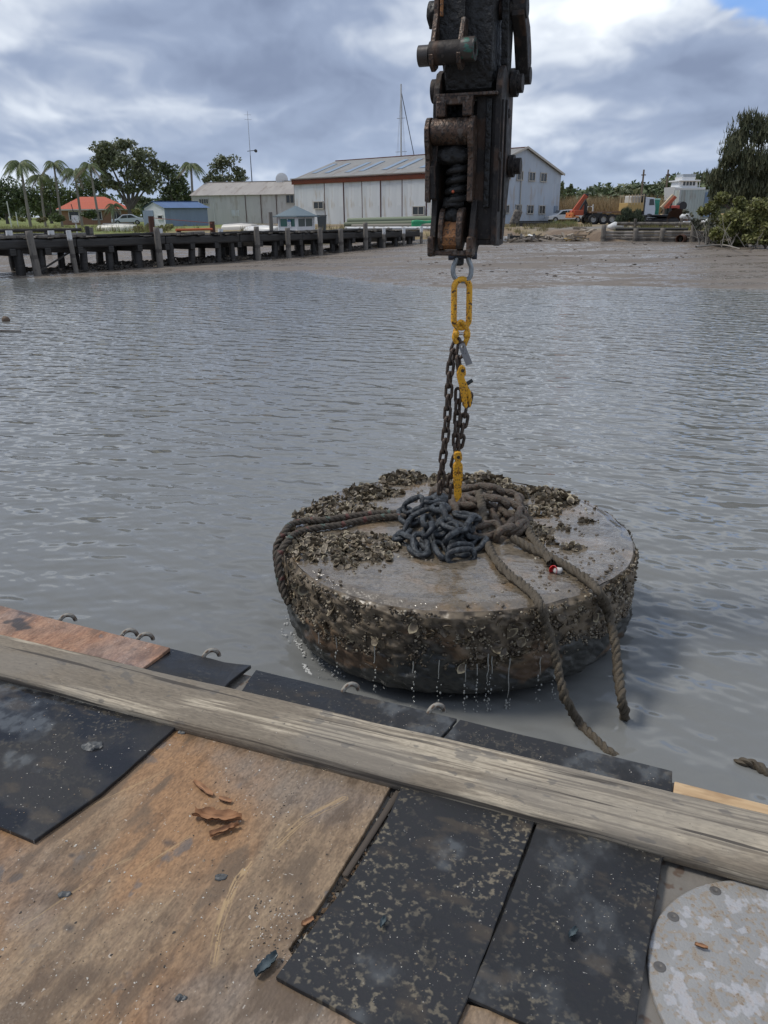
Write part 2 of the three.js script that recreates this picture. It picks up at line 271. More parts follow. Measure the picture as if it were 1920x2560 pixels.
const brownPly = plyMat(1536, 1536, 2.4, 2.4, [[0.195, 0.132, 0.080], [0.262, 0.182, 0.110], [0.30, 0.160, 0.072], [0.205, 0.165, 0.130], [0.115, 0.080, 0.052]], { scratch: [[[[1.955, 1.125], [1.92, 1.05], [1.887, 0.96], [1.872, 0.89], [1.872, 0.83]], 0.018, 0.9], [[[1.905, 0.75], [1.93, 0.64], [2.0, 0.51]], 0.022, 0.7], [[[1.60, 0.98], [1.66, 0.82]], 0.012, 0.6], [[[1.45, 1.25], [1.52, 1.02], [1.56, 0.95]], 0.010, 0.5], [[[1.3, 0.85], [1.42, 0.62]], 0.012, 0.5]] });
const redPly = plyMat(768, 512, 1.6, 1.0, [[0.27, 0.14, 0.082], [0.34, 0.19, 0.115], [0.44, 0.235, 0.135], [0.26, 0.19, 0.155], [0.14, 0.085, 0.06]], { wet: 0.9 });
// film faced ply, black, worn to the wood in flecks, smeared with grey mud
function blackMat(sd, o = {}) {
  return surface(1024, 1024, (u, v) => {
    const x = u * 1.2 + sd, y = v * 1.2 + sd * 3, n = fbm(x * 3.5, y * 3.5, 5), fl = fbm(x * 85 + 4, y * 95, 4), grp = fbm(x * 4.2 + 30, y * 3.6, 4), sp = vn(x * 150, y * 150), mud = ss(0.60, 0.70, fbm(x * 4 + 60, y * 4 + 11, 5));
    let c = mix3([0.007, 0.008, 0.010], [0.019, 0.019, 0.021], n);
    c = mix3(c, [0.19, 0.16, 0.11], ss(0.55, 0.76, fl) * ss(0.30, 0.60, grp) * (o.fleck ?? 0.85));
    c = mix3(c, [0.100, 0.108, 0.114], mud * (o.mud ?? 0.7) * (0.3 + 0.7 * ss(0.35, 0.65, fbm(x * 40, y * 30, 3)))); c = mix3(c, [0.15, 0.108, 0.062], ss(0.62, 0.80, fbm(x * 9 + 5, y * 16 + 80, 5)) * 0.22);
    c = mix3(c, [0.008, 0.008, 0.009], ss(0.68, 0.76, fbm(x * 6 + 15, y * 6 + 41, 4)) * 0.8);
    if (sp > 0.972) c = mix3(c, [0.42, 0.4, 0.36], 0.7);
    const wet = ss(0.42, 0.60, fbm(x * 2.6 + 7, y * 3.3 + 2, 5));
    return [...c, mix(0.66, o.wetR ?? 0.30, wet * (o.wet ?? 0.45) * (o.wetR ? 1 : 0.5 + 0.5 * ss(0.4, 0.6, fl))), n * 0.4 + mud * 0.3 + fl * 0.2];
  }, { bump: 0.003, repeat: [1 / 1.2, 1 / 1.2] });
}
const black1 = blackMat(0), black2 = blackMat(4.3, { fleck: 0.62, mud: 0.35 }), matBlack = blackMat(9.1, { fleck: 0.35, mud: 0.8, wet: 1.0, wetR: 0.10 }), stripMat = blackMat(13.7, { fleck: 0.22, mud: 0.6, wet: 1.0, wetR: 0.16 });

const Y1 = 0.650;
sheet('plywood_sheet', 'big brown muddy plywood sheet with curved scratches and bark scraps on it', 'plywood', [[420, 1810], [983, 1957], [905, 2090], [800, 2262], [722, 2372], [735, 2392], [1580, 2620], [1480, 3000], [-900, 3000], [-900, 2020], [40, 1960]], DK + 0.0005, Y1, brownPly, { rag: 0.003 });
sheet('plywood_sheet', 'reddish brown plywood strip between the long plank and the barge edge', 'plywood', [[-420, 1411], [-10, 1511], [425, 1619], [365, 1664], [235, 1752], [-420, 1590]], DK + 0.0195, DK + 0.036, redPly, { rag: 0.004 });
const stripG = 'dark sheets along the barge edge';
sheet('edge_sheet', 'short dark sheet with a curled end, beside the reddish plywood', 'sheet', [[-200, 1465], [432, 1622], [628, 1671], [574, 1712], [505, 1790], [-200, 1640]], DK + 0.001, DK + 0.018, stripMat, { rag: 0.004, bow: (a, b) => { const [x] = dkPx(600, 1690, Y1); return 0.016 * ss(x - 0.10, x + 0.02, a); }, group: stripG });
sheet('edge_sheet', 'long dark sheet with pale mud smear between the curled end and a gap', 'sheet', [[640, 1674], [1142, 1796], [1106, 1838], [1050, 1900], [560, 1790]], DK + 0.001, DK + 0.018, stripMat, { rag: 0.005, group: stripG });
sheet('edge_sheet', 'dark sheet with frayed edge ending beside the clean pine batten', 'sheet', [[1150, 1798], [1681, 1927], [1679, 1990], [1640, 2060], [1060, 1902]], DK + 0.001, DK + 0.018, stripMat, { rag: 0.005, group: stripG });
sheet('rubber_mat', 'black rubber mat with wet grey patches lying on brown plywood', 'mat', [[-600, 1560], [0, 1700], [445, 1812], [338, 1906], [252, 1982], [110, 2082], [84, 2101], [0, 2066], [-600, 1850]], Y1 + 0.0008, Y1 + 0.015, matBlack, { rag: 0.004, anchor: -1 });
sheet('film_faced_panel', 'black panel with cream flecks and blue grey mud, chipped lower edge', 'panel', [[1008, 1955], [1338, 2050], [1333, 2064], [1262, 2250], [1180, 2470], [1120, 2620], [920, 2565], [690, 2440], [870, 2204], [960, 2062]], Y1 + 0.0008, Y1 + 0.016, black1, { rag: 0.004, anchor: 1, group: 'black worn panels on the deck' });
sheet('film_faced_panel', 'black panel beside the round white hatch cover, tan scuffs near its end', 'panel', [[1346, 2050], [1660, 2140], [1655, 2152], [1625, 2340], [1590, 2560], [1570, 2640], [1345, 2572], [1170, 2492], [1268, 2255]], Y1 + 0.0008, Y1 + 0.014, black2, { rag: 0.003, anchor: 1, group: 'black worn panels on the deck' });
// splintered strip and dirt in the gap between the brown sheet and the first black panel
{
  const q = [[987, 1972], [806, 2270], [726, 2376]], list = [];
  for (let i = 0; i < 150; i++) { const t = rnd(), k = t < 0.72 ? 0 : 1, s = k ? (t - 0.72) / 0.28 : t / 0.72, [a, b] = dkPx(mix(q[k][0], q[k + 1][0], s) + rr(2, 26), mix(q[k][1], q[k + 1][1], s) + rr(0, 12), DK); const g = new THREE.TetrahedronGeometry(rr(0.004, 0.012)); g.scale(rr(0.6, 2.2), 0.6, rr(0.6, 1.4)); g.applyMatrix4(M4([a, DK + 0.004, b], 0, rr(0, 6), 0)); const e = rnd(); list.push(tint(g, e < 0.6 ? [0.035, 0.028, 0.022] : e < 0.9 ? [0.14, 0.09, 0.05] : [0.4, 0.36, 0.3])); }
  const m = onDeck(mesh('gap_litter', list, S(1, 1, 1, 0.9, { vertexColors: true }))); tag(m, 'dark splinters and shell crumbs in the gap beside the brown plywood', 'debris', null, 'stuff');
  const [a0, b0] = dkPx(1006, 1972, DK), [a1, b1] = dkPx(862, 2195, DK);
  const st = onDeck(mesh('splintered_lath', rough3(barv(V(a0, DK + 0.008, b0), V(a1, DK + 0.006, b1), 0.018, 0.012), 0.003, 60), S(0.075, 0.06, 0.048, 0.9))); tag(st, 'thin grey splintered lath in the gap beside the brown plywood', 'lath');
}
// the long plank
{
  const A = dkPx(-330, 1507, Y1 + 0.05), a0 = A[0], wood = surface(2048, 384, (u, v) => {
    const x = u * 4.0, y = v * 0.6, w = fbm(x * 0.9, y * 3, 3) * 0.05, g = fbm(x * 3.2, (y + w) * 150, 4), g2 = fbm(x * 1.1 + 8, (y + w) * 46, 3), n = fbm(x * 2.6, y * 5, 5), pal = fbm(x * 2.0 + 4, y * 9 + 3, 5), sp = vn(x * 140, y * 140);
    let c = mix3([0.150, 0.122, 0.090], [0.228, 0.190, 0.142], g * 0.6 + g2 * 0.4); c = mix3(c, [0.45, 0.385, 0.29], ss(0.47, 0.63, pal) * ss(0.30, 0.60, g) * 0.85); { const gr = fbm(x * 60, y * 220, 3), kk = 0.7 + 0.6 * gr; c = [c[0] * kk, c[1] * kk, c[2] * kk]; }; c = mix3(c, [0.20, 0.180, 0.152], ss(0.48, 0.66, n) * 0.5);
    c = mix3(c, [0.10, 0.095, 0.09], ss(0.70, 0.76, fbm(x * 14 + 40, y * 26 + 9, 4)) * 0.55); c = mix3(c, [0.05, 0.042, 0.035], ss(0.70, 0.80, fbm(x * 1.6 + 3, (y + w) * 70 + 9, 3)) * 0.9); if (sp > 0.97) c = mix3(c, [0.06, 0.055, 0.05], 0.8);
    return [...c, 0.82, g * 0.7 + g2 * 0.3];
  }, { bump: 0.004, repeat: [0.25, 1 / 0.6] });
  const far0 = dkPx(0, 1585, Y1 + 0.05), far1 = dkPx(1920, 2033, Y1 + 0.05), near0 = dkPx(0, 1683, Y1 + 0.05), near1 = dkPx(1920, 2184, Y1 + 0.05);
  const bf = a => mix(far0[1], far1[1], (a - far0[0]) / (far1[0] - far0[0])), bn = a => mix(near0[1], near1[1], (a - near0[0]) / (near1[0] - near0[0]));
  const top = Y1 + 0.05, prof = 26, nl = 150, pos = [];
  const g = grid(prof, nl, (s, t) => {
    const a = mix(-1.2, 3.3, t), b0 = bf(a), b1 = bn(a), h = 0.053, w = b1 - b0, per = 2 * (w + h), d = s * per, r = 0.005 + 0.005 * fbm(a * 3, 4, 2); let x, y;
    if (d < w) { x = d; y = 0; } else if (d < w + h) { x = w; y = -(d - w); } else if (d < 2 * w + h) { x = w - (d - w - h); y = -h; } else { x = 0; y = -h + (d - 2 * w - h); }
    const cx = clamp(x, r, w - r), cy = clamp(y, -h + r, -r), dx = x - cx, dy = y - cy, l = Math.hypot(dx, dy); if (l > 0) { x = cx + dx / l * r; y = cy + dy / l * r; }
    const wob = (fbm(a * 5, d * 30, 3) - 0.5) * 0.006; return [a, top + y + wob * (y > -h * 0.9 ? 1 : 0.2), b0 + x + (fbm(a * 2.5, x > w / 2 ? 3 : 9, 3) - 0.5) * 0.008, a, d * 1.0];
  });
  const p = onDeck(mesh('timber_plank', g, wood)); tag(p, 'long weathered grey timber plank laid across the deck sheets', 'plank');
}
// pine batten at the right end of the edge, and the round hatch cover
{
  const [a0, b0] = dkPx(1684, 1955, DK + 0.01), pine = surface(512, 128, (u, v) => { const g = fbm(u * 4, v * 26, 4), n = fbm(u * 9, v * 4, 4), c = mix3(mix3([0.42, 0.27, 0.14], [0.60, 0.43, 0.25], g), [0.30, 0.18, 0.09], ss(0.55, 0.7, n) * 0.7); return [...c, 0.7, g]; }, { bump: 0.001, repeat: [0.7, 5] });
  const m = onDeck(mesh('pine_batten', [uvBox(rbox(1.5, 0.018, 0.055, 0.003, a0 + 0.752, DK + 0.0095, b0 + 0.033, 0, 0.0, 0))], pine)); tag(m, 'clean pale pine batten at the barge edge behind the long plank', 'batten');
  const hm = surface(1024, 1024, (u, v) => { const x = u * 8, y = v * 8, n = fbm(x * 1.2, y * 1.2, 5), f = fbm(x * 8, y * 8, 5), h = fbm(x * 22, y * 22, 3); let c = mix3([0.31, 0.303, 0.29], [0.22, 0.218, 0.215], n); c = mix3(c, [0.27, 0.215, 0.155], ss(0.50, 0.66, f) * 0.7); c = mix3(c, [0.20, 0.14, 0.09], ss(0.66, 0.72, h * 0.5 + f * 0.5) * 0.9); c = mix3(c, [0.42, 0.42, 0.44], ss(0.6, 0.7, fbm(x * 3 + 9, y * 3, 4)) * 0.6); return [...c, 0.55, f * 0.6 + h * 0.4]; }, { bump: 0.003, repeat: [1 / 0.7, 1 / 0.7] });
  const h = thing('hatch_cover', 'round white painted hatch cover with countersunk screws and flaking paint', 'hatch', V(0.932, DK, -1.213));
  const R = 0.334, lid = new THREE.LatheGeometry([[0, 0.012], [R - 0.006, 0.012], [R - 0.001, 0.009], [R, 0.001], [R - 0.002, 0.0005]].map(p => new THREE.Vector2(...p)), 96); const p = lid.attributes.position; for (let i = 0; i < p.count; i++) lid.attributes.uv.setXY(i, p.getX(i), p.getZ(i));
  mesh('lid', lid, hm, h);
  const sg = new THREE.LatheGeometry([[0, 0.0000], [0.004, 0.0000], [0.005, 0.0022], [0.012, 0.0024], [0.0145, 0.0005]].map(p => new THREE.Vector2(...p)), 20), sm = S(0.14, 0.13, 0.12, 0.5, { metalness: 0.5 });
  const first = Math.atan2(onY(1778, 2225, DK).z + 1.213, onY(1778, 2225, DK).x - 0.932);
  for (let k = 0; k < 12; k++) { const an = first - k * PI / 6, s = mesh('screw', sg, sm, h); s.position.set(Math.cos(an) * (R - 0.028), 0.0122, Math.sin(an) * (R - 0.028)); }
}
// bark, scraps, mud and shell crumbs on the deck
{
  const bark = surface(128, 128, (u, v) => { const g = fbm(u * 3, v * 26, 4), c = mix3([0.10, 0.045, 0.024], [0.44, 0.23, 0.115], g); return [...c, 0.85, g]; }, { bump: 0.004, repeat: [8, 8] });
  const piece = (name, label, cat, x, y, y0, L, W, yaw, curl, mat, jag = 0.3) => {
    const p = onY(x, y, y0), nx = 14, nz = 8, g0 = [];
    for (const side of [0, 1]) g0.push(grid(nx, nz, (s, t) => { const a = (s - 0.5) * L, e = 1 - jag * (vn(s * 9 + x, side ? 1 : 1) + 0.4 * vn(s * 31 + x, 2)) * (0.5 + Math.abs(s - 0.5)), b = (t - 0.5) * W * e * (1 - 0.5 * (2 * s - 1) ** 4); const yy = curl * ((2 * t - 1) ** 2 + 0.35 * (2 * s - 1) ** 2) + 0.006 * fbm(a * 50, b * 50, 3) + (side ? 0.0035 : 0); return [a, yy + 0.0005, b, a, b]; }));
    const m = mesh(name, g0, mat); m.position.copy(p); m.rotation.y = yaw; tag(m, label, cat); return m;
  };
  piece('bark_strip', 'long pointed orange bark strip on brown plywood', 'bark', 508, 1975, Y1, 0.10, 0.021, -0.75, 0.004, bark);
  piece('bark_chip', 'small bark chip between the long strip and the big bark piece', 'bark', 563, 2005, Y1, 0.045, 0.02, -0.4, 0.004, bark);
  piece('bark_piece', 'big torn arched piece of orange bark on brown plywood', 'bark', 545, 2050, Y1, 0.145, 0.070, -0.15, 0.016, bark, 0.75);
  piece('bark_shred', 'torn bark shred touching the big bark piece', 'bark', 562, 2082, Y1, 0.085, 0.030, 0.5, 0.010, bark, 0.7);
  const scrap = surface(64, 64, (u, v) => { const n = fbm(u * 6, v * 6, 3), c = mix3([0.02, 0.03, 0.04], [0.10, 0.13, 0.14], n); return [...c, 0.3, n]; }, { bump: 0.003, repeat: [9, 9] });
  piece('plastic_scrap', 'crumpled dark plastic scrap beside the chipped corner of a black panel', 'scrap', 668, 2420, Y1, 0.07, 0.03, 0.9, 0.012, scrap, 0.5);
  piece('plastic_scrap', 'small crumpled dark scrap in the middle of a black panel', 'scrap', 958, 2312, Y1 + 0.016, 0.032, 0.015, 1.2, 0.007, scrap, 0.4);
  piece('leaf', 'curled dark leaf on the black panel beside the white hatch', 'leaf', 1432, 2340, Y1 + 0.014, 0.035, 0.017, 0.8, 0.008, scrap, 0.4);
  piece('leaf', 'dry brown leaf lying on the round white hatch', 'leaf', 1752, 2372, DK + 0.012, 0.03, 0.012, -0.4, 0.004, bark, 0.4);
  piece('bark_chip', 'brown chip at the end of the gap by the black panel', 'bark', 770, 2312, Y1, 0.035, 0.02, 0.6, 0.006, bark, 0.5);
  const mudm = S(0.085, 0.088, 0.088, 0.5);
  const clod = (x, y, y0, r, h, label) => { const g = new THREE.SphereGeometry(1, 22, 12); g.scale(r, h * 0.7, r * 0.62); const m = mesh('mud_clod', rough3(g, r * 0.45, 2.6 / r, x), mudm); const p = onY(x, y, y0); m.position.set(p.x, y0 + h * 0.25, p.z); tag(m, label, 'mud'); };
  clod(455, 1832, Y1, 0.014, 0.007, 'dark mud clod against the underside of the long plank'); clod(232, 1868, Y1 + 0.015, 0.035, 0.008, 'black mud lump spread on the rubber mat'); clod(160, 2236, Y1, 0.017, 0.006, 'grey mud clod on the plain end of the brown plywood'); clod(552, 2192, Y1, 0.018, 0.004, 'flat grey mud smear beside the curved scratches'); clod(452, 2496, Y1, 0.012, 0.005, 'small dark mud clod below a row of mud spots on plywood');
  // crumbs of shell and grit
  const list = [], put = (x, y, y0, s) => { const p = onY(x, y, y0), g = new THREE.TetrahedronGeometry(s, 0); g.scale(rr(0.7, 1.6), rr(0.35, 0.8), rr(0.7, 1.4)); g.applyMatrix4(M4([p.x, y0 + s * 0.15, p.z], rr(-.4, .4), rr(0, 6), rr(-.4, .4))); const e = rnd(); list.push(tint(g, e < 0.42 ? [0.52, 0.48, 0.42] : e < 0.75 ? [0.06, 0.05, 0.042] : [0.26, 0.19, 0.13])); };
  for (let i = 0; i < 1150; i++) { const x = rr(0, 1000), y = rr(1850, 2560); if (x > 983 - (y - 1957) * 0.62 || y < 1830 + (x - 440) * 0.24) continue; if (x < 440 - (y - 1820) * 1.28 && y < 2075) continue; if (fbm(x * 0.006, y * 0.006, 3) < 0.38) continue; put(x, y, Y1, rnd() < 0.1 ? rr(0.003, 0.0055) : rr(0.0009, 0.0025)); }
  for (let i = 0; i < 190; i++) put(690 + rr(-60, 60) - rnd() * 20, 2330 + rr(-90, 90), Y1, rr(0.001, 0.004));
  for (let i = 0; i < 90; i++) put(650 + rr(-130, 130), 1975 + rr(-60, 70), Y1, rr(0.001, 0.004));
  for (let i = 0; i < 260; i++) { const y = rr(2060, 2540), x = rr(1020 - (y - 1960) * 0.62, 1320 - (y - 2060) * 0.37); put(x, y, Y1 + 0.016, rr(0.0007, 0.0022)); }
  for (let i = 0; i < 130; i++) { const y = rr(2160, 2480); put(rr(1300, 1590), y, Y1 + 0.014, rr(0.0007, 0.0022)); }
  for (let i = 0; i < 190; i++) { const x = rr(20, 340), y = rr(1740, 2040); if (x > 440 - (y - 1812) * 1.3 || y < 1715 + x * 0.25) continue; put(x, y, Y1 + 0.015, rr(0.0008, 0.003)); }
  for (let i = 0; i < 150; i++) { const x = rr(60, 1850); put(x, rr(1640, 1690) + x * 0.252, Y1 + 0.05, rr(0.0006, 0.002)); }
  for (let i = 0; i < 140; i++) { const x = rr(460, 1650); put(x, 1630 + (x - 432) * 0.247 + rr(8, 42), DK + 0.018, rr(0.0008, 0.0025)); }
  tag(mesh('shell_grit', list, S(1, 1, 1, 0.8, { vertexColors: true })), 'scattered crumbs of shell and grit over the deck', 'grit', null, 'stuff');
}

// ---------- the mooring block hanging just clear of the water ----------
const BT = 0.563, BR = 1.015, BB = 0.080, bC = onY(1138, 1340, BT); { const f = onY(1136, 1536, BT), b = onY(1140, 1180, BT); bC.z = (f.z + b.z) / 2; bC.x = (f.x + b.x) / 2; }
const topPx = (x, y, h = 0) => onY(x, y, BT + h);
const mudTop = surface(1024, 1024, (u, v) => {
  const x = u * 2.4, y = v * 2.4, n = fbm(x * 2.4, y * 3.2, 5), f = fbm(x * 20, y * 34, 4), w = fbm(x * 3 + 20, y * 5 + 4, 5), s = vn(x * 90, y * 90), fl = fbm(x * 60, y * 80, 3);
  let c = mix3([0.105, 0.083, 0.056], [0.195, 0.160, 0.118], n); c = mix3(c, [0.065, 0.051, 0.035], ss(0.52, 0.70, f) * 0.55); c = mix3(c, [0.22, 0.15, 0.085], ss(0.62, 0.72, fbm(x * 4 + 50, y * 4, 4)) * 0.6); const k = 1 - 0.2 * (s - 0.5);
  return [c[0] * k, c[1] * k, c[2] * k, mix(0.42, 0.10, ss(0.38, 0.58, w)), f * 0.55 + fl * 0.45];
}, { bump: 0.016, clearcoat: 1.0, clearcoatRoughness: 0.14, repeat: [1 / 2.4, 1 / 2.4] });
const sideMat = surface(1024, 256, (u, v) => {   // u round the side, v from the bottom up
  const x = u * 7, y = v * 0.5, n = fbm(x * 4, y * 6, 5), f = fbm(x * 22, y * 22, 4), band = v + (fbm(x * 2.5 + 7, y * 3, 3) - 0.5) * 0.55;
  let c = mix3([0.120, 0.092, 0.060], [0.20, 0.155, 0.105], n); c = mix3(c, [0.045, 0.034, 0.024], ss(0.52, 0.66, f) * 0.8);
  const tar = ss(0.56, 0.42, band); c = mix3(c, mix3([0.022, 0.026, 0.028], [0.055, 0.055, 0.048], f), tar * 0.95); c = mix3(c, [0.20, 0.105, 0.045], ss(0.58, 0.68, fbm(x * 3 + 30, y * 7, 4)) * ss(0.55, 0.35, Math.abs(band - 0.42) * 2.2) * 0.4);
  return [...c, mix(0.65, 0.34, ss(0.45, 0.62, n)), f * 0.6 + n * 0.4];
}, { bump: 0.012 });
const block = thing('mooring_block', 'round muddy concrete mooring block crusted with oysters, lifted from the water', 'mooring block', V(bC.x, 0, bC.z));
const rimR = a => BR * (1 + 0.010 * Math.sin(a * 3 + 1) + 0.022 * (fbm(Math.cos(a) * 4 + 9, Math.sin(a) * 4 + 9, 4) - 0.5));
const topY = (x, z) => BT + (fbm(x * 3 + 3, z * 3 + 7, 4) - 0.5) * 0.022 + (fbm(x * 11, z * 15, 3) - 0.5) * 0.010;
{
  const ph = s => s * 2 * PI;
  mesh('top_face', grid(220, 60, (s, t) => { const a = ph(s), r = t * rimR(a) * 0.985, x = r * Math.cos(a), z = r * Math.sin(a), e = ss(0.93, 1, t); return [x, topY(x, z) - e * 0.016, z, x, z]; }), mudTop, block);
  const prof = t => t < 0.12 ? [0.985 + 0.02 * (t / 0.12), BT - 0.016 - 0.03 * (t / 0.12)] : t < 0.80 ? [mix(1.005, 1.0, (t - 0.12) / 0.68), mix(BT - 0.046, BB + 0.045, (t - 0.12) / 0.68)] : t < 0.9 ? [mix(1.0, 0.975, (t - 0.80) / 0.10), mix(BB + 0.045, BB, (t - 0.80) / 0.10)] : [mix(0.975, 0, (t - 0.9) / 0.1), BB];
  mesh('side_face', grid(360, 64, (s, t) => { const a = ph(s), [k, y] = prof(t), r = k * rimR(a), n = (fbm(s * 120, y * 18, 4) - 0.5) * 0.05 * ss(0, 0.08, t) * ss(1, 0.88, t) + (fbm(s * 420, y * 60, 2) - 0.5) * 0.022 * ss(0, 0.08, t) * ss(0.9, 0.80, t); return [(r + n) * Math.cos(a), y + n * 0.3, (r + n) * Math.sin(a), s, clamp((y - BB) / (BT - BB))]; }), sideMat, block);
}
// oysters: cupped shells with a pale frilled lip
const shellGeos = []; const SHN = 10;
for (let v = 0; v < SHN; v++) {
  const p = [], col = [], idx = [], nr = 3, na = 11, w = rr(0.65, 0.9); const o = rr(0, 50), frill = []; for (let i = 0; i < na; i++) frill.push(rr(0.55, 1.25));
  const A = rnd() < 0.3 ? [0.22, 0.175, 0.115] : [0.125, 0.098, 0.066], B = rnd() < 0.6 ? [0.44, 0.375, 0.245] : [0.15, 0.115, 0.075];
  for (const side of [0, 1]) {
    const b0 = p.length / 3; p.push(0, side ? -0.10 : 0.16, 0); col.push(...(side ? [0.10, 0.08, 0.055] : A));
    for (let r = 1; r <= nr; r++) for (let i = 0; i < na; i++) { const a = i / na * 2 * PI, q = r / nr, R = q * (r === nr ? frill[i] : 1), cup = side ? -0.10 + 0.28 * q * q : 0.16 - 0.02 * q + 0.16 * q * q; p.push(R * Math.cos(a), cup + (r === nr ? 0.08 * (frill[i] - 1) * 3 : 0.05 * (HT[(v * 50 + r * 11 + i) & 65535] - 0.5)), R * w * Math.sin(a)); const lip = r === nr && HT[(v * 91 + i) & 65535] > 0.35; col.push(...(side ? mix3([0.08, 0.062, 0.042], [0.17, 0.135, 0.09], q) : lip ? B : mix3(A, [0.075, 0.057, 0.038], HT[(v * 37 + r * 7 + i) & 65535]))); }
    for (let i = 0; i < na; i++) { const j = (i + 1) % na; idx.push(b0, b0 + 1 + j, b0 + 1 + i); for (let r = 0; r < nr - 1; r++) { const a0 = b0 + 1 + r * na; idx.push(a0 + i, a0 + j, a0 + na + i, a0 + j, a0 + na + j, a0 + na + i); } }
  }
  const g = new THREE.BufferGeometry(); g.setAttribute('position', new THREE.Float32BufferAttribute(p, 3)); g.setAttribute('color', new THREE.Float32BufferAttribute(col, 3)); g.setIndex(idx); g.computeVertexNormals(); shellGeos.push(g);
}
const shellMat = S(1, 1, 1, 0.5, { vertexColors: true });
{
  const M = [], add = (pos, normal, size, tilt) => { const q = new THREE.Quaternion().setFromUnitVectors(V(0, 1, 0), normal); q.multiply(new THREE.Quaternion().setFromEuler(new THREE.Euler(rr(-tilt, tilt), rr(0, 6.28), rr(-tilt, tilt)))); M.push({ m: new THREE.Matrix4().compose(pos, q, V(size, size * rr(0.7, 1.2), size)), s: size }); };
  const patches = [ // photo ellipses on the top: x, y, half width, half height, count, pile
    [1010, 1198, 62, 15, 130, 0.06], [935, 1232, 75, 17, 95, 0.035], [860, 1262, 80, 20, 105, 0.025], [790, 1290, 60, 20, 80, 0.03], [905, 1285, 70, 16, 60, 0.02], [1200, 1205, 75, 16, 130, 0.05], [1270, 1225, 45, 12, 60, 0.03], [1330, 1235, 90, 16, 120, 0.04], [1395, 1255, 55, 14, 70, 0.035], [1412, 1203, 18, 9, 22, 0.04], [1350, 1280, 60, 13, 50, 0.02], [1105, 1205, 30, 14, 50, 0.04],
    [900, 1360, 110, 26, 150, 0.022], [800, 1375, 95, 30, 120, 0.025], [930, 1395, 60, 12, 45, 0.02], [865, 1412, 32, 12, 26, 0.015], [760, 1350, 50, 25, 60, 0.02], [1340, 1325, 45, 16, 45, 0.02], [1375, 1355, 25, 9, 18, 0.012], [1430, 1370, 38, 9, 22, 0.01], [1465, 1300, 26, 8, 14, 0.006], [1300, 1300, 35, 20, 40, 0.03], [1405, 1320, 20, 8, 8, 0.004]];
  for (const [x, y, w, h, n, pile] of patches) for (let i = 0; i < n * 1.35; i++) { const a = rnd() * 6.283, r = Math.sqrt(rnd()), p = topPx(x + r * w * Math.cos(a), y + r * h * Math.sin(a)); p.x -= bC.x; p.z -= bC.z; if (Math.hypot(p.x, p.z) > BR * 1.0) continue; p.y = topY(p.x, p.z) + pile * (1 - r) * rnd() * 1.4 + 0.002; add(p, V(rr(-.5, .5), 1, rr(-.5, .5)).normalize(), rr(0.010, 0.028) * (pile > 0.03 ? 1.2 : 1), 1.1); }
  // on the side: angle measured from the camera side, positive to the right
  const side = (deg, y, size, tilt = 0.7, out = 0) => { const a = (90 - deg) * PI / 180, r = rimR(a) * (y < BB + 0.1 ? 0.96 : 1) + out; add(V(r * Math.cos(a), y, r * Math.sin(a)), V(Math.cos(a), 0.15, Math.sin(a)).normalize(), size, tilt); };
  for (let i = 0; i < 420; i++) { const d = rr(-98, 62), y = BT - 0.03 - 0.30 * rnd() ** 1.3 * ss(75, 20, Math.abs(d + 22)); const k = fbm(d * 0.13 + 8, y * 14, 3); if (k < 0.42) continue; side(d, y, rr(0.007, 0.017), 1.1, rr(0, 0.010)); }
  for (const [d, n] of [[-78, 14], [-60, 12], [-42, 7], [-8, 8], [6, 12], [14, 8], [24, 4]]) for (let i = 0; i < n; i++) side(d + rr(-9, 9), BT - rr(0.06, 0.24), rr(0.018, 0.036), 0.9, rr(0, 0.015));
  for (const [d, y] of [[-27, 0.35], [-25, 0.34], [2, 0.32], [8, 0.335], [12, 0.30], [-3, 0.26], [38, 0.41]]) side(d, y, 0.030, 0.5, 0.012);
  for (let i = 0; i < 260; i++) { const d = rr(45, 130), y = BT - 0.03 - 0.13 * rnd(); side(d, y, rr(0.008, 0.02), 0.9, rr(0, 0.008)); }
  M.sort((a, b) => b.s - a.s);
  M.slice(0, 290).forEach((e, i) => { const o = mesh('oyster_shell', shellGeos[i % SHN], shellMat, block); e.m.decompose(o.position, o.quaternion, o.scale); });
  const rest = mesh('oyster_crust', M.slice(290).map((e, i) => shellGeos[i % SHN].clone().applyMatrix4(e.m)), shellMat, block); rest.userData.kind = 'stuff';
  // barnacles and mud crumbs
  const list = []; for (let i = 0; i < 5200; i++) { const d = rr(-100, 75), a = (90 - d) * PI / 180, y = BT - 0.02 - 0.30 * rnd(); if (fbm(d * 0.2, y * 20, 3) < 0.40) continue; const r = rimR(a) + 0.004, s = rr(0.003, 0.010), g = new THREE.TetrahedronGeometry(s, 1); g.scale(1, rr(0.6, 1.2), 1); g.applyMatrix4(M4([r * Math.cos(a), y, r * Math.sin(a)], rr(0, 6), rr(0, 6), 0)); const e = rnd(); list.push(tint(g, e < 0.16 ? [0.36, 0.31, 0.23] : e < 0.6 ? [0.15, 0.115, 0.075] : [0.065, 0.05, 0.034])); }
  for (let i = 0; i < 1300; i++) { const a = rr(0, 6.283), r = BR * 0.97 * Math.sqrt(rnd()), x = r * Math.cos(a), z = r * Math.sin(a); if (fbm(x * 4 + 6, z * 4 + 1, 3) < 0.52) continue; const s = rr(0.003, 0.012), g = new THREE.TetrahedronGeometry(s, 1); g.applyMatrix4(M4([x, topY(x, z), z], rr(0, 6), rr(0, 6), 0, [1.3, 0.6, 1])); list.push(tint(g, rnd() < 0.1 ? [0.4, 0.36, 0.28] : mix3([0.16, 0.13, 0.098], [0.09, 0.07, 0.05], rnd()))); }
  const crumbs = mesh('barnacle_crust', list, shellMat, block); crumbs.userData.kind = 'stuff';
}

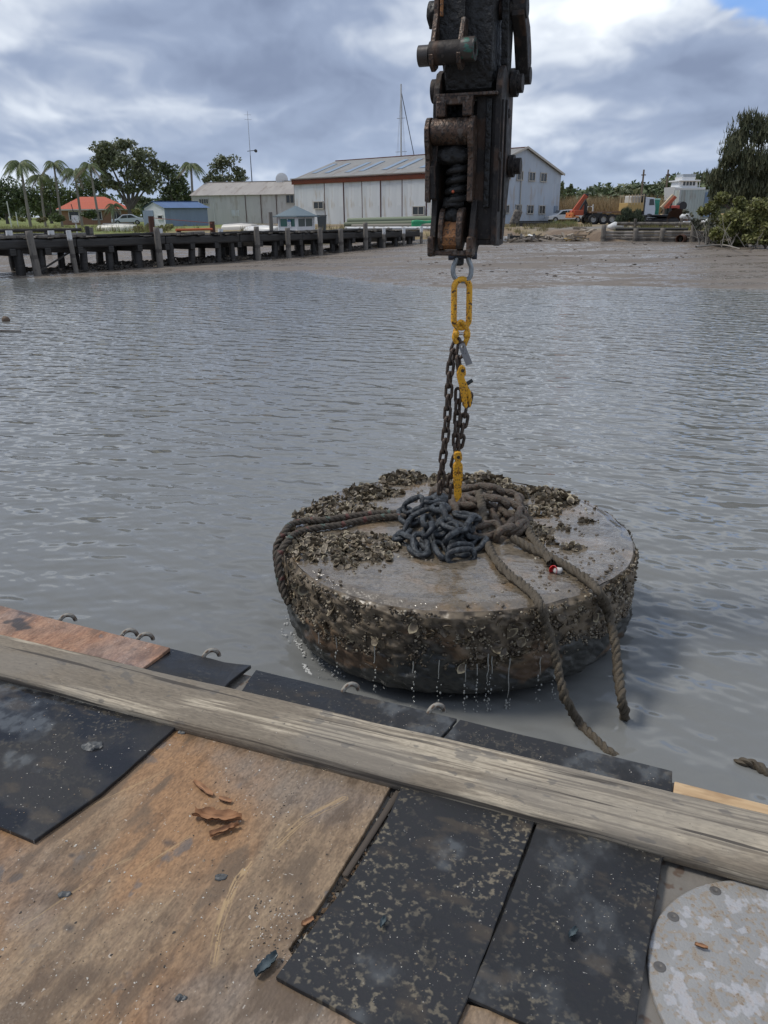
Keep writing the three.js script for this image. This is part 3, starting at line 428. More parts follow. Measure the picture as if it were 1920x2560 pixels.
// ---------- chains ----------
function linkGeo(len, wid, r, seg = 28, tub = 8, lump = 0) { // a stadium shaped link in x, y; long axis y; len and wid measured to the wire's middle
  const c = new THREE.Curve(), h = (len - wid) / 2, R = wid / 2, per = 2 * PI * R + 4 * h;
  c.getPoint = t => { let d = t * per; if (d < 2 * h) return V(R, -h + d, 0); d -= 2 * h; if (d < PI * R) { const a = d / R; return V(R * Math.cos(a), h + R * Math.sin(a), 0); } d -= PI * R; if (d < 2 * h) return V(-R, h - d, 0); d -= 2 * h; const a = PI + d / R; return V(R * Math.cos(a), -h + R * Math.sin(a), 0); };
  const g = new THREE.TubeGeometry(c, seg, r, tub, true); if (!lump) return g;
  const p = g.attributes.position, n = g.attributes.normal; for (let i = 0; i < p.count; i++) { const x = p.getX(i), y = p.getY(i), z = p.getZ(i), d = lump * (vn(x * 40 + y * 23 + 9, z * 40 + y * 31) - 0.35); p.setXYZ(i, x + n.getX(i) * d, y + n.getY(i) * d, z + n.getZ(i) * d); } g.computeVertexNormals(); return g;
}
function chain(parent, geo, mat, pts, pitch, twist0 = 0.78, jit = 0.1, alt = PI / 2, up = V(0, 0, 1)) {
  const c = new THREE.CatmullRomCurve3(pts, false, 'centripetal'), L = c.getLength(), n = Math.max(1, Math.round(L / pitch)); c.arcLengthDivisions = 400; c.updateArcLengths();
  for (let i = 0; i < n; i++) { const p = c.getPointAt((i + 0.5) / n), t = c.getTangentAt((i + 0.5) / n), x = new V3().crossVectors(t, Math.abs(t.dot(up)) > 0.95 ? V(1, 0, 0) : up).normalize(), z = new V3().crossVectors(x, t).normalize(); const m = mesh('link', geo, mat[i % mat.length] ?? mat, parent); m.position.copy(p); m.quaternion.setFromRotationMatrix(new THREE.Matrix4().makeBasis(x, t, z)); m.rotateY(twist0 + (i % 2) * alt + rr(-jit, jit)); m.rotateZ(rr(-jit, jit) * 0.6); }
  return n;
}
const steel = (a, b, rough, met = 0.25, bump = 0.002) => surface(256, 256, (u, v) => { const n = fbm(u * 8, v * 8, 5), f = fbm(u * 30, v * 30, 3), c = mix3(a, b, ss(0.35, 0.7, n * 0.6 + f * 0.4)); return [...c, rough + (f - 0.5) * 0.3, f]; }, { bump, metalness: met });
const uvCopy = (m, s) => { const c = m.clone(); for (const k of ['map', 'roughnessMap', 'bumpMap']) if (m[k]) { c[k] = m[k].clone(); c[k].repeat.set(...s); c[k].needsUpdate = true; } return c; };
const yellowPaint = surface(512, 512, (u, v) => { const n = fbm(u * 7, v * 7, 5), f = fbm(u * 26, v * 26, 4), g = fbm(u * 60, v * 18, 3); let c = mix3([0.82, 0.43, 0.025], [0.74, 0.34, 0.015], n); c = mix3(c, [0.34, 0.15, 0.03], ss(0.57, 0.65, f * 0.6 + n * 0.4) * 0.8); c = mix3(c, [0.05, 0.032, 0.02], ss(0.615, 0.66, f * 0.55 + n * 0.45) * 0.95); const w = ss(0.62, 0.7, g); c = mix3(c, [0.2, 0.1, 0.03], w * 0.4); return [...c, 0.42 + 0.3 * ss(0.55, 0.62, f), n * 0.3 + ss(0.6, 0.5, f) * 0.5]; }, { bump: 0.0015 });
const slingSteel = steel([0.050, 0.038, 0.030], [0.105, 0.072, 0.052], 0.5, 0.3, 0.0015);
const CD = -bC.z + 0.02;                                   // the lift hangs over the block's middle
const cz = (x, y, d = 0) => atZ(x, y, CD + d);

// bow shackle at the hitch
{
  const g = thing('bow_shackle', 'galvanised bow shackle hanging from the foot of the quick hitch', 'shackle', null);
  const P = [[1141, 628], [1141, 648], [1133, 670], [1136, 692], [1155, 703], [1174, 694], [1178, 670], [1171, 648], [1171, 628]].map(([x, y], i) => cz(x, y, 0.0));
  const galv = steel([0.33, 0.36, 0.38], [0.20, 0.21, 0.21], 0.45, 0.5, 0.001);
  mesh('bow', new THREE.TubeGeometry(new THREE.CatmullRomCurve3(P), 60, 0.0125, 12), galv, g);
  const a = cz(1127, 641), b = cz(1186, 639); mesh('pin', cyl(0.014, 0.014, a, b, 16), steel([0.04, 0.045, 0.06], [0.02, 0.02, 0.025], 0.5), g);
  for (const [p, s] of [[a, -1], [b, 1]]) mesh('pin_nut', cyl(0.021, 0.021, p.clone().add(V(-0.012 * s * 1, 0, 0)), p.clone().add(V(0.012 * s, 0, 0)), 6), S(0.03, 0.035, 0.05, 0.5), g);
}
// the chain sling
const sling = thing('chain_sling', 'lifting chain sling with yellow master link, yellow hooks and a steel tag', 'chain sling', null);
{
  const top = cz(1155, 690), bot = cz(1153, 827), mid = top.clone().add(bot).multiplyScalar(0.5), len = top.distanceTo(bot);
  const m = mesh('master_link', linkGeo(len - 0.034, 0.083, 0.0165, 56, 12), uvCopy(yellowPaint, [3, 0.6]), sling); m.position.copy(mid); m.rotation.y = 0.15; m.rotation.z = 0.015;
  // coupling link: two yellow halves round a pin
  const hm = uvCopy(yellowPaint, [1.2, 0.6]);
  for (const [pts, r] of [[[[1160, 812], [1167, 822], [1170, 838], [1165, 852], [1160, 864]], 0.0135], [[[1152, 804], [1143, 815], [1138, 832], [1136, 845], [1143, 858]], 0.0135], [[[1143, 812], [1152, 804], [1162, 812]], 0.0125]]) mesh('coupling_half', new THREE.TubeGeometry(new THREE.CatmullRomCurve3(pts.map(([x, y], i) => cz(x, y, r > 0.013 ? -0.01 : -0.016))), 20, r, 10), hm, sling);
  for (const [x, y] of [[1140, 835], [1166, 836]]) { const p = cz(x, y, -0.012), g = new THREE.SphereGeometry(0.021, 18, 12); g.scale(0.85, 1.15, 0.9); const o = mesh('coupling_boss', g, hm, sling); o.position.copy(p); }
  mesh('coupling_pin', cyl(0.008, 0.008, cz(1140, 834, -0.012), cz(1166, 835, -0.012), 12), S(0.55, 0.52, 0.48, 0.4, { metalness: 0.6 }), sling);
  // tag
  const tagMat = surface(128, 192, (u, v) => { const n = fbm(u * 5, v * 8, 4), txt = Math.abs(v - 0.62) < 0.12 && vn(u * 22, Math.floor(v * 17) * 3.1) > 0.52 && (v * 17 % 1) > 0.35 && Math.abs(u - 0.5) < 0.38; const c = mix3([0.34, 0.35, 0.37], [0.22, 0.22, 0.225], n); return [...(txt ? [0.1, 0.1, 0.105] : c), 0.4, txt ? 0.2 : 0.6]; }, { bump: 0.001, metalness: 0.6 });
  const P = [[1145, 862], [1162, 860], [1178, 909], [1159, 916]].map(([x, y]) => cz(x, y, -0.045)), o = P[0], ex = P[1].clone().sub(o), W = ex.length(), H = o.distanceTo(P[3]), s = new THREE.Shape([[0, -0.012], [0.010, 0], [W - 0.01, 0], [W, -0.012], [W, -H], [0, -H]].map(q => new THREE.Vector2(...q))), hole = new THREE.Path(); hole.absarc(W / 2, -0.018, 0.008, 0, 6.283); s.holes.push(hole);
  const tg = new THREE.ExtrudeGeometry(s, { depth: 0.003, bevelEnabled: false }); for (let i = 0; i < tg.attributes.uv.count; i++) tg.attributes.uv.setXY(i, tg.attributes.position.getX(i) / W, 1 + tg.attributes.position.getY(i) / H);
  const t = mesh('tag', tg, tagMat, sling); t.position.copy(o); t.rotation.set(0, -0.25, Math.atan2(ex.y, ex.x) + 0.30);
  // legs
  const lg = linkGeo(0.083, 0.036, 0.0092, 30, 8), lm = uvCopy(slingSteel, [2, 0.5]), B = (x, y, h) => { const p = onY(x, y, BT + h); return p; };
  const run = (pts, tw, d = 0) => chain(sling, lg, [lm], pts.map(q => q.isVector3 ? q : cz(q[0], q[1], d)), 0.0640, tw, 0.08);
  run([[1144, 850], [1132, 885], [1125, 930], [1121, 1000], [1115, 1080], [1107, 1150], [1103, 1195], [1099, 1232]], 0.6);
  run([[1154, 858], [1150, 880], [1146, 905], [1150, 925]], 0.5, -0.02);
  run([[1146, 975], [1144, 1020], [1142, 1070], [1140, 1105], [1144, 1140]], 0.7, 0.005);
  run([[1172, 985], [1163, 1035], [1155, 1080], [1148, 1115], [1136, 1160], [1128, 1205], [1125, 1240]], 0.2, 0.028);
  // hooks: flat bodies with a bowl, cut from outlines in the photograph's plane
  const hook = (name, outl, holes, d, thick, yaw = 0) => {
    const c = cz(outl[0][0], outl[0][1], d), pl = outl.map(([x, y]) => { const p = cz(x, y, d).sub(c); return new THREE.Vector2(p.x, p.y); }), sh = new THREE.Shape(); sh.splineThru ? sh.moveTo(pl[0].x, pl[0].y) : 0; const cc = new THREE.CatmullRomCurve3(pl.map(p => V(p.x, p.y, 0)), true, 'catmullrom', 0.35).getPoints(70); const s2 = new THREE.Shape(cc.slice(0, -1).map(p => new THREE.Vector2(p.x, p.y)));
    for (const [x, y, r] of holes) { const p = cz(x, y, d).sub(c), h = new THREE.Path(); h.absarc(p.x, p.y, r, 0, 6.283); s2.holes.push(h); }
    const g = new THREE.ExtrudeGeometry(s2, { depth: thick - 0.012, bevelEnabled: true, bevelThickness: 0.006, bevelSize: 0.005, bevelOffset: -0.005, bevelSegments: 3 }); g.translate(0, 0, -thick / 2 + 0.006);
    const m = mesh(name, g, uvCopy(yellowPaint, [6, 6]), sling); m.position.copy(c); m.rotation.y = yaw; return m;
  };
  const bolt = (x, y, d, host) => { const p = cz(x, y, d); const m = mesh('hook_pin', cyl(0.0095, 0.0095, V(0, 0, -0.022), V(0, 0, 0.022), 14), S(0.06, 0.05, 0.045, 0.4, { metalness: 0.5 }), host); m.position.copy(p.sub(host.position)); };
  const h1 = hook('shortening_hook', [[1152, 912], [1162, 917], [1164, 935], [1160, 942], [1166, 958], [1176, 978], [1179, 1000], [1175, 1018], [1170, 1004], [1166, 985], [1169, 1012], [1163, 1020], [1156, 1006], [1150, 972], [1142, 940], [1144, 920]], [], -0.03, 0.036, 0.1); bolt(1155, 925, -0.03, h1);
  const lug = mesh('hook_pin', cyl(0.012, 0.010, cz(1162, 964, -0.02).sub(h1.position), cz(1182, 951, -0.02).sub(h1.position), 12), S(0.03, 0.035, 0.035, 0.6), h1);
  const h2 = hook('sling_hook', [[1144, 1128], [1153, 1131], [1155, 1145], [1151, 1154], [1156, 1162], [1156, 1195], [1153, 1215], [1153, 1238], [1147, 1248], [1140, 1253], [1136, 1242], [1135, 1215], [1133, 1195], [1133, 1162], [1138, 1154], [1134, 1144], [1136, 1131]], [[1145, 1180, 0.009]], -0.03, 0.034, 0.05); bolt(1145, 1141, -0.03, h2);
  const la = cz(1144, 1166, -0.044).sub(h2.position), lb = cz(1145, 1190, -0.040).sub(h2.position); mesh('safety_latch', barv(la, lb, 0.014, 0.006), S(0.35, 0.16, 0.03, 0.5), h2);
}
// ---------- old ground tackle heaped on the block ----------
const tarMud = surface(256, 256, (u, v) => { const n = fbm(u * 8, v * 8, 5), f = fbm(u * 34, v * 34, 3), c = mix3([0.013, 0.016, 0.020], [0.058, 0.066, 0.072], ss(0.4, 0.75, n)); return [...c, 0.30 + 0.3 * f, f]; }, { bump: 0.004 });
const rustMud = surface(256, 256, (u, v) => { const n = fbm(u * 8, v * 8, 5), f = fbm(u * 30, v * 30, 3); let c = mix3([0.055, 0.042, 0.030], [0.135, 0.108, 0.078], n); c = mix3(c, [0.13, 0.048, 0.026], ss(0.62, 0.75, f) * 0.7); return [...c, 0.55, f]; }, { bump: 0.008 });
{
  const T = (x, y, h) => { const p = onY(x, y, BT + h); return p; };
  const bl = thing('black_mooring_chain', 'heap of black mud coated chain in the middle of the mooring block', 'chain', null);
  const lg = linkGeo(0.150, 0.076, 0.0145, 30, 9, 0.009), lm = uvCopy(tarMud, [3, 0.8]), run = (p, tw = 0.3, j = 0.45) => chain(bl, lg, [lm], p.map(q => T(q[0], q[1], q[2])), 0.124, tw, j, PI / 2, V(0, 1, 0));
  run([[1090, 1250, 0.10], [1060, 1255, 0.12], [1035, 1262, 0.10], [1012, 1275, 0.05], [1018, 1290, 0.03], [1050, 1290, 0.05], [1080, 1275, 0.09]]);
  run([[1014, 1292, 0.02], [1028, 1308, 0.02], [1015, 1328, 0.02], [1002, 1345, 0.02], [1025, 1358, 0.02], [1042, 1370, 0.02], [1060, 1385, 0.02]], 0.15, 0.3);
  run([[1062, 1380, 0.02], [1050, 1355, 0.05], [1068, 1330, 0.08], [1075, 1300, 0.08], [1100, 1290, 0.10], [1110, 1310, 0.10], [1090, 1335, 0.06]]);
  run([[1095, 1262, 0.12], [1112, 1285, 0.13], [1125, 1310, 0.12], [1150, 1320, 0.11], [1170, 1318, 0.10], [1185, 1300, 0.10], [1165, 1290, 0.12], [1140, 1300, 0.10]]);
  run([[1110, 1390, 0.02], [1105, 1370, 0.03], [1125, 1350, 0.07], [1150, 1340, 0.07], [1148, 1365, 0.03], [1165, 1388, 0.02], [1150, 1392, 0.02], [1125, 1388, 0.02]], 0.2, 0.35);
  run([[1180, 1345, 0.05], [1195, 1355, 0.03], [1178, 1372, 0.02], [1150, 1378, 0.02], [1130, 1375, 0.04]], 0.4, 0.35);
  run([[1095, 1345, 0.04], [1120, 1330, 0.08], [1145, 1312, 0.10], [1168, 1330, 0.07], [1190, 1325, 0.05]], 0.9);
  for (const [x, y, h, r, hh] of [[1092, 1262, 0.03, 0.10, 0.07], [1085, 1352, 0.01, 0.085, 0.04], [1165, 1345, 0.02, 0.06, 0.05]]) { const g = new THREE.SphereGeometry(1, 30, 18); g.scale(r, hh, r * 0.8); const m = mesh('mud_clot', uvBox(rough3(g, r * 0.35, 16, x)), uvCopy(tarMud, [6, 6]), bl); m.position.copy(T(x, y, h)); }
  const br = thing('rusty_mooring_chain', 'thick rust brown chain caked in mud behind the sling hook', 'chain', null);
  const hg = linkGeo(0.165, 0.082, 0.0180, 30, 9, 0.016), hm = uvCopy(rustMud, [3, 0.8]), run2 = (p, tw = 0.4, j = 0.35) => chain(br, hg, [hm], p.map(q => T(q[0], q[1], q[2])), 0.122, tw, j, PI / 2, V(0, 1, 0));
  run2([[1150, 1235, 0.06], [1190, 1225, 0.08], [1230, 1228, 0.08], [1265, 1240, 0.06], [1295, 1255, 0.04], [1302, 1275, 0.03]]);
  run2([[1175, 1240, 0.10], [1210, 1248, 0.11], [1245, 1260, 0.09], [1280, 1275, 0.07], [1305, 1290, 0.05], [1292, 1312, 0.04], [1270, 1330, 0.03]]);
  run2([[1190, 1330, 0.05], [1225, 1325, 0.05], [1258, 1335, 0.04], [1285, 1320, 0.04], [1305, 1300, 0.06]], 0.2);
  run2([[1140, 1255, 0.03], [1160, 1265, 0.05], [1200, 1270, 0.05], [1240, 1290, 0.03], [1250, 1310, 0.02]], 0.7);
  run2([[1125, 1250, 0.06], [1130, 1270, 0.05], [1140, 1290, 0.04]], 0.3);
  run2([[1110, 1240, 0.05], [1095, 1228, 0.03], [1120, 1222, 0.04], [1150, 1222, 0.05]], 0.5);
}
// ---------- ropes: three strands laid together ----------
function rope(name, label, pts, R, mat, group, lump = 0.004, lay = 0.11) {
  const c = new THREE.CatmullRomCurve3(pts, false, 'centripetal'); c.arcLengthDivisions = 600; const L = c.getLength(), n = Math.round(L / 0.0075), fr = c.computeFrenetFrames(n, false), list = [];
  for (let s = 0; s < 3; s++) { const tub = 8, pos = [], idx = [], uv = []; for (let i = 0; i <= n; i++) { const p = c.getPointAt(i / n), N = fr.normals[i], B = fr.binormals[i], a = s * 2.094 + i / n * L / lay * 2 * PI, ctr = p.clone().addScaledVector(N, Math.cos(a) * R * 0.42).addScaledVector(B, Math.sin(a) * R * 0.42); for (let k = 0; k <= tub; k++) { const b = k / tub * 2 * PI, l = R * 0.58 + lump * (0.6 * vn(i * 0.31 + s * 40, k % tub * 1.1 + s) + 0.6 * vn(i * 0.09 + 7, k % tub * 0.9 + s * 3) - 0.45), q = ctr.clone().addScaledVector(N, Math.cos(b) * l).addScaledVector(B, Math.sin(b) * l); pos.push(q.x, q.y, q.z); uv.push(i / n * L * 6, k / tub); } } for (let i = 0; i < n; i++) for (let k = 0; k < tub; k++) { const a0 = i * (tub + 1) + k, b0 = a0 + tub + 1; idx.push(a0, a0 + 1, b0, a0 + 1, b0 + 1, b0); } const g = new THREE.BufferGeometry(); g.setAttribute('position', new THREE.Float32BufferAttribute(pos, 3)); g.setAttribute('uv', new THREE.Float32BufferAttribute(uv, 2)); g.setIndex(idx); g.computeVertexNormals(); list.push(g); }
  return tag(mesh(name, list, mat), label, 'rope', group);
}
const ropeMat = (a, b, sp) => surface(512, 128, (u, v) => { const n = fbm(u * 16, v * 4, 4), f = fbm(u * 90, v * 22, 3); let c = mix3(a, b, n * 0.6 + f * 0.4); if (sp) { c = mix3(c, [0.20, 0.05, 0.045], ss(0.74, 0.82, fbm(u * 9 + 4, v * 2, 3)) * 0.45); c = mix3(c, [0.10, 0.20, 0.17], ss(0.74, 0.82, fbm(u * 9 + 44, v * 2, 3)) * 0.4); } return [...c, 0.75, f]; }, { bump: 0.003, repeat: [0.5, 1] });
const ropeMud = ropeMat([0.045, 0.035, 0.023], [0.120, 0.096, 0.066]), ropeOld = ropeMat([0.032, 0.025, 0.018], [0.105, 0.084, 0.062], true);
{
  const T = (x, y, h = 0.026) => onY(x, y, BT + h), F = (x, y, D) => atZ(x, y, D);
  const az = (deg, y, out) => { const a = (90 - deg) * PI / 180, r = rimR(a) + out; return V(bC.x + r * Math.cos(a), y, bC.z + r * Math.sin(a)); };
  rope('mooring_rope', 'dark old rope from the black chain bent over the left rim of the block', [T(1030, 1283), T(950, 1283), T(880, 1290), T(810, 1300), T(760, 1302), T(728, 1312), T(712, 1330, 0.034), az(-80, BT - 0.03, 0.045), az(-76, BT - 0.11, 0.05), az(-72, BT - 0.21, 0.045), az(-68, BT - 0.29, 0.02)], 0.021, ropeOld, 'ropes over the block');
  rope('mooring_rope', 'old rope with faded green strands beside another rope over the left rim', [T(1015, 1291), T(960, 1292), T(905, 1300), T(850, 1312), T(790, 1320), T(745, 1332), T(722, 1350, 0.034), az(-71, BT - 0.02, 0.05), az(-68, BT - 0.12, 0.055), az(-65, BT - 0.22, 0.05)], 0.020, ropeOld, 'ropes over the block');
  const fr1 = az(9, BT, 0); // front rope over the rim
  rope('mooring_rope', 'mud caked rope crossing the block top and trailing slack into the water', [T(1198, 1230, 0.13), T(1208, 1280, 0.10), T(1212, 1330, 0.03), T(1222, 1370), T(1262, 1425), T(1310, 1465), T(1338, 1490), T(1352, 1515, 0.03), onY(1362, 1550, BT - 0.05), atZ(1390, 1650, 3.14), atZ(1412, 1742, 3.06), onY(1445, 1800, 0.03), onY(1480, 1840, 0.006), onY(1528, 1885, -0.008), onY(1560, 1912, -0.06)], 0.0205, ropeMud, 'ropes over the block', 0.017);
  rope('mooring_rope', 'mud caked rope over the shaded rim hanging straight into the water', [T(1282, 1345, 0.05), T(1330, 1372), T(1390, 1400), T(1440, 1430), T(1478, 1458), T(1496, 1480, 0.03), atZ(1520, 1530, 3.42), atZ(1536, 1600, 3.30), atZ(1546, 1680, 3.18), atZ(1555, 1750, 3.06), onY(1562, 1800, -0.01), onY(1566, 1830, -0.15)], 0.0220, ropeMud, 'ropes over the block', 0.017);
  rope('mooring_rope', 'short muddy rope branch joining the straight hanging rope on the block top', [T(1312, 1300, 0.05), T(1320, 1325), T(1340, 1355), T(1365, 1385), T(1378, 1408)], 0.0205, ropeMud, 'ropes over the block', 0.014);
  rope('sunken_rope', 'brown frayed rope breaking the water surface off the barge corner', [onY(1835, 1912, -0.03), onY(1858, 1906, 0.004), onY(1885, 1912, 0.006), onY(1912, 1930, -0.002), onY(1930, 1955, -0.05)], 0.022, ropeMud, null, 0.01);
  // red scrap
  const p = topPx(1385, 1434), rg = thing('red_float_scrap', 'small broken red and white float scrap on the block top', 'float scrap', V(p.x, topY(p.x - bC.x, p.z - bC.z), p.z));
  const s1 = new THREE.SphereGeometry(0.024, 18, 12, 0, 4.2); s1.scale(0.9, 1.1, 0.9); const a = mesh('red_shell', rough3(s1, 0.004, 50), S(0.62, 0.03, 0.03, 0.4), rg); a.position.set(-0.005, 0.018, 0); a.rotation.y = 2.2;
  const s2 = new THREE.SphereGeometry(0.02, 14, 10); s2.scale(1.3, 0.8, 1); const b = mesh('white_core', rough3(s2, 0.009, 60), S(0.55, 0.53, 0.5, 0.7), rg); b.position.set(0.02, 0.015, -0.004);
}
// ---------- water running off the block ----------
{
  const clear = S(0.36, 0.36, 0.33, 0.06), list = [];
  const streams = [[-27, 0.33, 0.10], [-9, 0.30, 0.1], [-2, 0.28, 0.1], [4, 0.34, 0.16], [5, 0.32, 0.1], [10, 0.30, 0.2], [19, 0.28, 0.08], [-40, 0.30, 0.06], [-47, 0.28, 0.05], [-16, 0.28, 0.06], [24, 0.22, 0.05], [1, 0.28, 0.06]];
  for (const [d, y0, run] of streams) { const a = (90 - d) * PI / 180, r = rimR(a) + 0.02, x = bC.x + r * Math.cos(a), z = bC.z + r * Math.sin(a); let y = y0; const k = Math.round(run / 0.03); let q = V(x, y, z);
    for (let i = 0; i < k; i++) { const e = V(x + rr(-.004, .004), y - 0.032, z + rr(-.003, .003)); list.push(cyl(0.0032 * (1 - i / k * 0.4), 0.0030 * (1 - i / k * 0.4), q, e, 6, false)); q = e; y -= 0.032; }
    for (let i = 0; i < 12; i++) { const yy = y - (y + 0.0) * (i + rnd()) / 12; if (yy < 0.005) continue; const g = new THREE.IcosahedronGeometry(rr(0.0022, 0.0055), 1); g.scale(1, rr(1, 1.7), 1); g.translate(x + rr(-.012, .012), yy, z + rr(-.01, .01)); list.push(g); } }
  for (let i = 0; i < 46; i++) { const d = rr(-60, 30), a = (90 - d) * PI / 180, r = rimR(a) * 0.97 + rr(0, 0.05), g = new THREE.IcosahedronGeometry(rr(0.0012, 0.0028), 1); g.translate(bC.x + r * Math.cos(a), rr(0.01, 0.2), bC.z + r * Math.sin(a)); list.push(g); }
  tag(mesh('dripping_water', list, clear), 'water drops and trickles falling from the oyster crusted block', 'water drops', null, 'stuff');
  const foam = []; for (let i = 0; i < 260; i++) { const t = rnd(), px = mix(725, 850, t) + rr(-32, 32) * (1 - t * 0.5), py = mix(1560, 1668, t) + rr(-26, 26); const p = onY(px, py, 0.008), s = rr(0.0012, 0.005), g = new THREE.IcosahedronGeometry(s, 0); g.scale(1.4, 0.4, 1.2); g.translate(p.x, 0.006, p.z); foam.push(g); }
  for (const [x0, y0, x1, y1, n] of [[758, 1660, 778, 1690, 60], [770, 1610, 800, 1640, 60], [735, 1595, 765, 1640, 40]]) for (let i = 0; i < n; i++) { const t = rnd(), p = onY(mix(x0, x1, t) + rr(-3, 3), mix(y0, y1, t) + rr(-4, 4), 0.008), g = new THREE.IcosahedronGeometry(rr(0.002, 0.006), 0); g.scale(1.3, 0.35, 1.3); g.translate(p.x, 0.006, p.z); foam.push(g); }
  tag(mesh('foam', foam, S(0.50, 0.50, 0.48, 0.5)), 'white foam flecks on the water beside the oyster covered end of the block', 'foam', null, 'stuff');
}

// ---------- excavator arm and quick hitch ----------
{
  const HD = CD, org = atZ(1150, 640, HD), yaw = -0.34;
  const hy = py => atZ(1150, py, HD).y - org.y;                       // height above the hitch's foot
  const dirtySteel = surface(512, 512, (u, v) => { const n = fbm(u * 6, v * 6, 5), f = fbm(u * 28, v * 22, 4), r = fbm(u * 5 + 30, v * 4 + 3, 4); let c = mix3([0.013, 0.012, 0.012], [0.040, 0.033, 0.029], n); c = mix3(c, [0.085, 0.048, 0.030], ss(0.50, 0.66, r) * 0.75); c = mix3(c, [0.12, 0.10, 0.085], ss(0.66, 0.74, f) * 0.35); return [...c, 0.45 + 0.4 * f, f * 0.6 + n * 0.4]; }, { bump: 0.004, metalness: 0.35, repeat: [2.2, 2.2] });
  const wornSteel = surface(512, 512, (u, v) => { const n = fbm(u * 6, v * 6, 5), f = fbm(u * 30, v * 30, 4); let c = mix3([0.042, 0.028, 0.021], [0.120, 0.070, 0.044], n); c = mix3(c, [0.02, 0.017, 0.015], ss(0.52, 0.62, f) * 0.8); c = mix3(c, [0.16, 0.135, 0.115], ss(0.63, 0.72, fbm(u * 12, v * 9 + 5, 4)) * 0.5); return [...c, 0.34 + 0.25 * f, f]; }, { bump: 0.003, metalness: 0.35, repeat: [4, 4] });
  const rustFace = surface(256, 256, (u, v) => { const n = fbm(u * 6, v * 6, 5), f = fbm(u * 28, v * 28, 4); let c = mix3([0.30, 0.13, 0.035], [0.17, 0.068, 0.026], n); c = mix3(c, [0.07, 0.04, 0.025], ss(0.56, 0.66, f)); return [...c, 0.7, f]; }, { bump: 0.004, repeat: [6, 6] });
  const grease = surface(256, 256, (u, v) => { const n = fbm(u * 9, v * 9, 5), c = mix3([0.006, 0.006, 0.006], [0.020, 0.018, 0.016], n); return [...c, 0.38 + 0.4 * n, n]; }, { bump: 0.012, repeat: [5, 5] });
  const greenPin = surface(256, 128, (u, v) => { const n = fbm(u * 10, v * 8, 4), f = fbm(u * 22, v * 14, 3); let c = mix3([0.03, 0.027, 0.026], [0.07, 0.055, 0.045], n); c = mix3(c, [0.025, 0.13, 0.095], ss(0.62, 0.68, f) * 0.8); return [...c, 0.4, f]; }, { bump: 0.002 });
  const U = g => uvBox(g);
  const arm = thing('excavator_arm', 'greasy black excavator arm end with linkage and green marked pin', 'excavator arm', org, yaw), hitch = thing('quick_hitch', 'rusty steel quick hitch with greasy spring, carrying the lifting shackle', 'quick hitch', org, yaw);
  // local x across, y up, z to the front. k: metres per photograph pixel at this distance
  const k = HD * 0.955 / FP, X = px => (px - 1150) * k / 0.97, bev = 0.004;
  const plateYZ = (pts, x, t, name, mat, parent, b = bev) => { const g = prism(pts.map(([z, y]) => [-z, y]), t, b); g.rotateY(PI / 2); g.translate(x, 0, 0); return mesh(name, U(g), mat, parent); };   // outline in z, y
  const face = (px, py0) => 0; void face;
  // --- hitch side plates, seen edge on at the left and broadside at the right
  const y = hy, xl = X(1084), xr = X(1226), xj = X(1176), PT = 0.030;
  const outl = [[0.035, y(640)], [0.045, y(600)], [0.030, y(590)], [0.005, y(540)], [0.0, y(500)], [0.035, y(495)], [0.045, y(415)], [0.015, y(400)], [0.0, y(365)], [-0.005, y(250)], [-0.02, y(215)], [-0.06, y(175)], [-0.11, y(163)], [-0.17, y(178)], [-0.24, y(178)], [-0.30, y(195)], [-0.33, y(230)], [-0.34, y(400)], [-0.335, y(440)], [-0.24, y(590)], [-0.225, y(614)], [-0.13, y(617)], [-0.07, y(640)]];
  plateYZ(outl, xl, PT, 'side_plate', dirtySteel, hitch); plateYZ([[-0.03, y(612)], [-0.03, y(250)], [-0.03, y(215)], [-0.06, y(175)], [-0.11, y(160)], ...outl.slice(13, 21), [-0.13, y(617)]], xr, PT, 'side_plate', dirtySteel, hitch); plateYZ([[0.035, y(640)], [0.045, y(600)], [0.030, y(590)], [0.0, y(540)], [-0.03, y(500)], [-0.2, y(500)], [-0.2, y(605)], [-0.09, y(618)], [-0.05, y(640)]], xj + 0.006, PT, 'inner_plate', dirtySteel, hitch); mesh('body_face', U(rbox(xr - xj + 0.01, y(238) - y(600), 0.03, 0.006, (xr + xj) / 2, (y(238) + y(600)) / 2, -0.065)), dirtySteel, hitch); mesh('body_floor', U(rbox(xr - xj, 0.03, 0.17, 0.006, (xr + xj) / 2, y(606), -0.14)), dirtySteel, hitch); mesh('stiffener', U(rbox(0.03, y(245) - y(520), 0.03, 0.006, X(1205), (y(245) + y(520)) / 2, -0.045)), grease, hitch);
  // reinforcing strips on the outer right face
  mesh('stiffener', U(rbox(0.014, y(250) - y(530), 0.028, 0.004, xr + 0.018, (y(250) + y(530)) / 2, -0.06)), dirtySteel, hitch);
  mesh('stiffener', U(rbox(0.014, y(245) - y(600), 0.024, 0.004, xr + 0.018, (y(245) + y(600)) / 2, -0.15)), dirtySteel, hitch);
  for (const [zz, yy] of [[-0.235, 275], [-0.215, 535], [-0.045, 393]]) { const o = mesh('bolt_hole_rim', U(new THREE.TorusGeometry(0.017, 0.006, 8, 22).rotateY(PI / 2)), dirtySteel, hitch); o.position.set(xr + 0.016, y(yy), zz); const o2 = mesh('bolt', new THREE.CylinderGeometry(0.014, 0.014, 0.008, 18).rotateZ(PI / 2), grease, hitch); o2.position.set(xr + 0.017, y(yy), zz); }
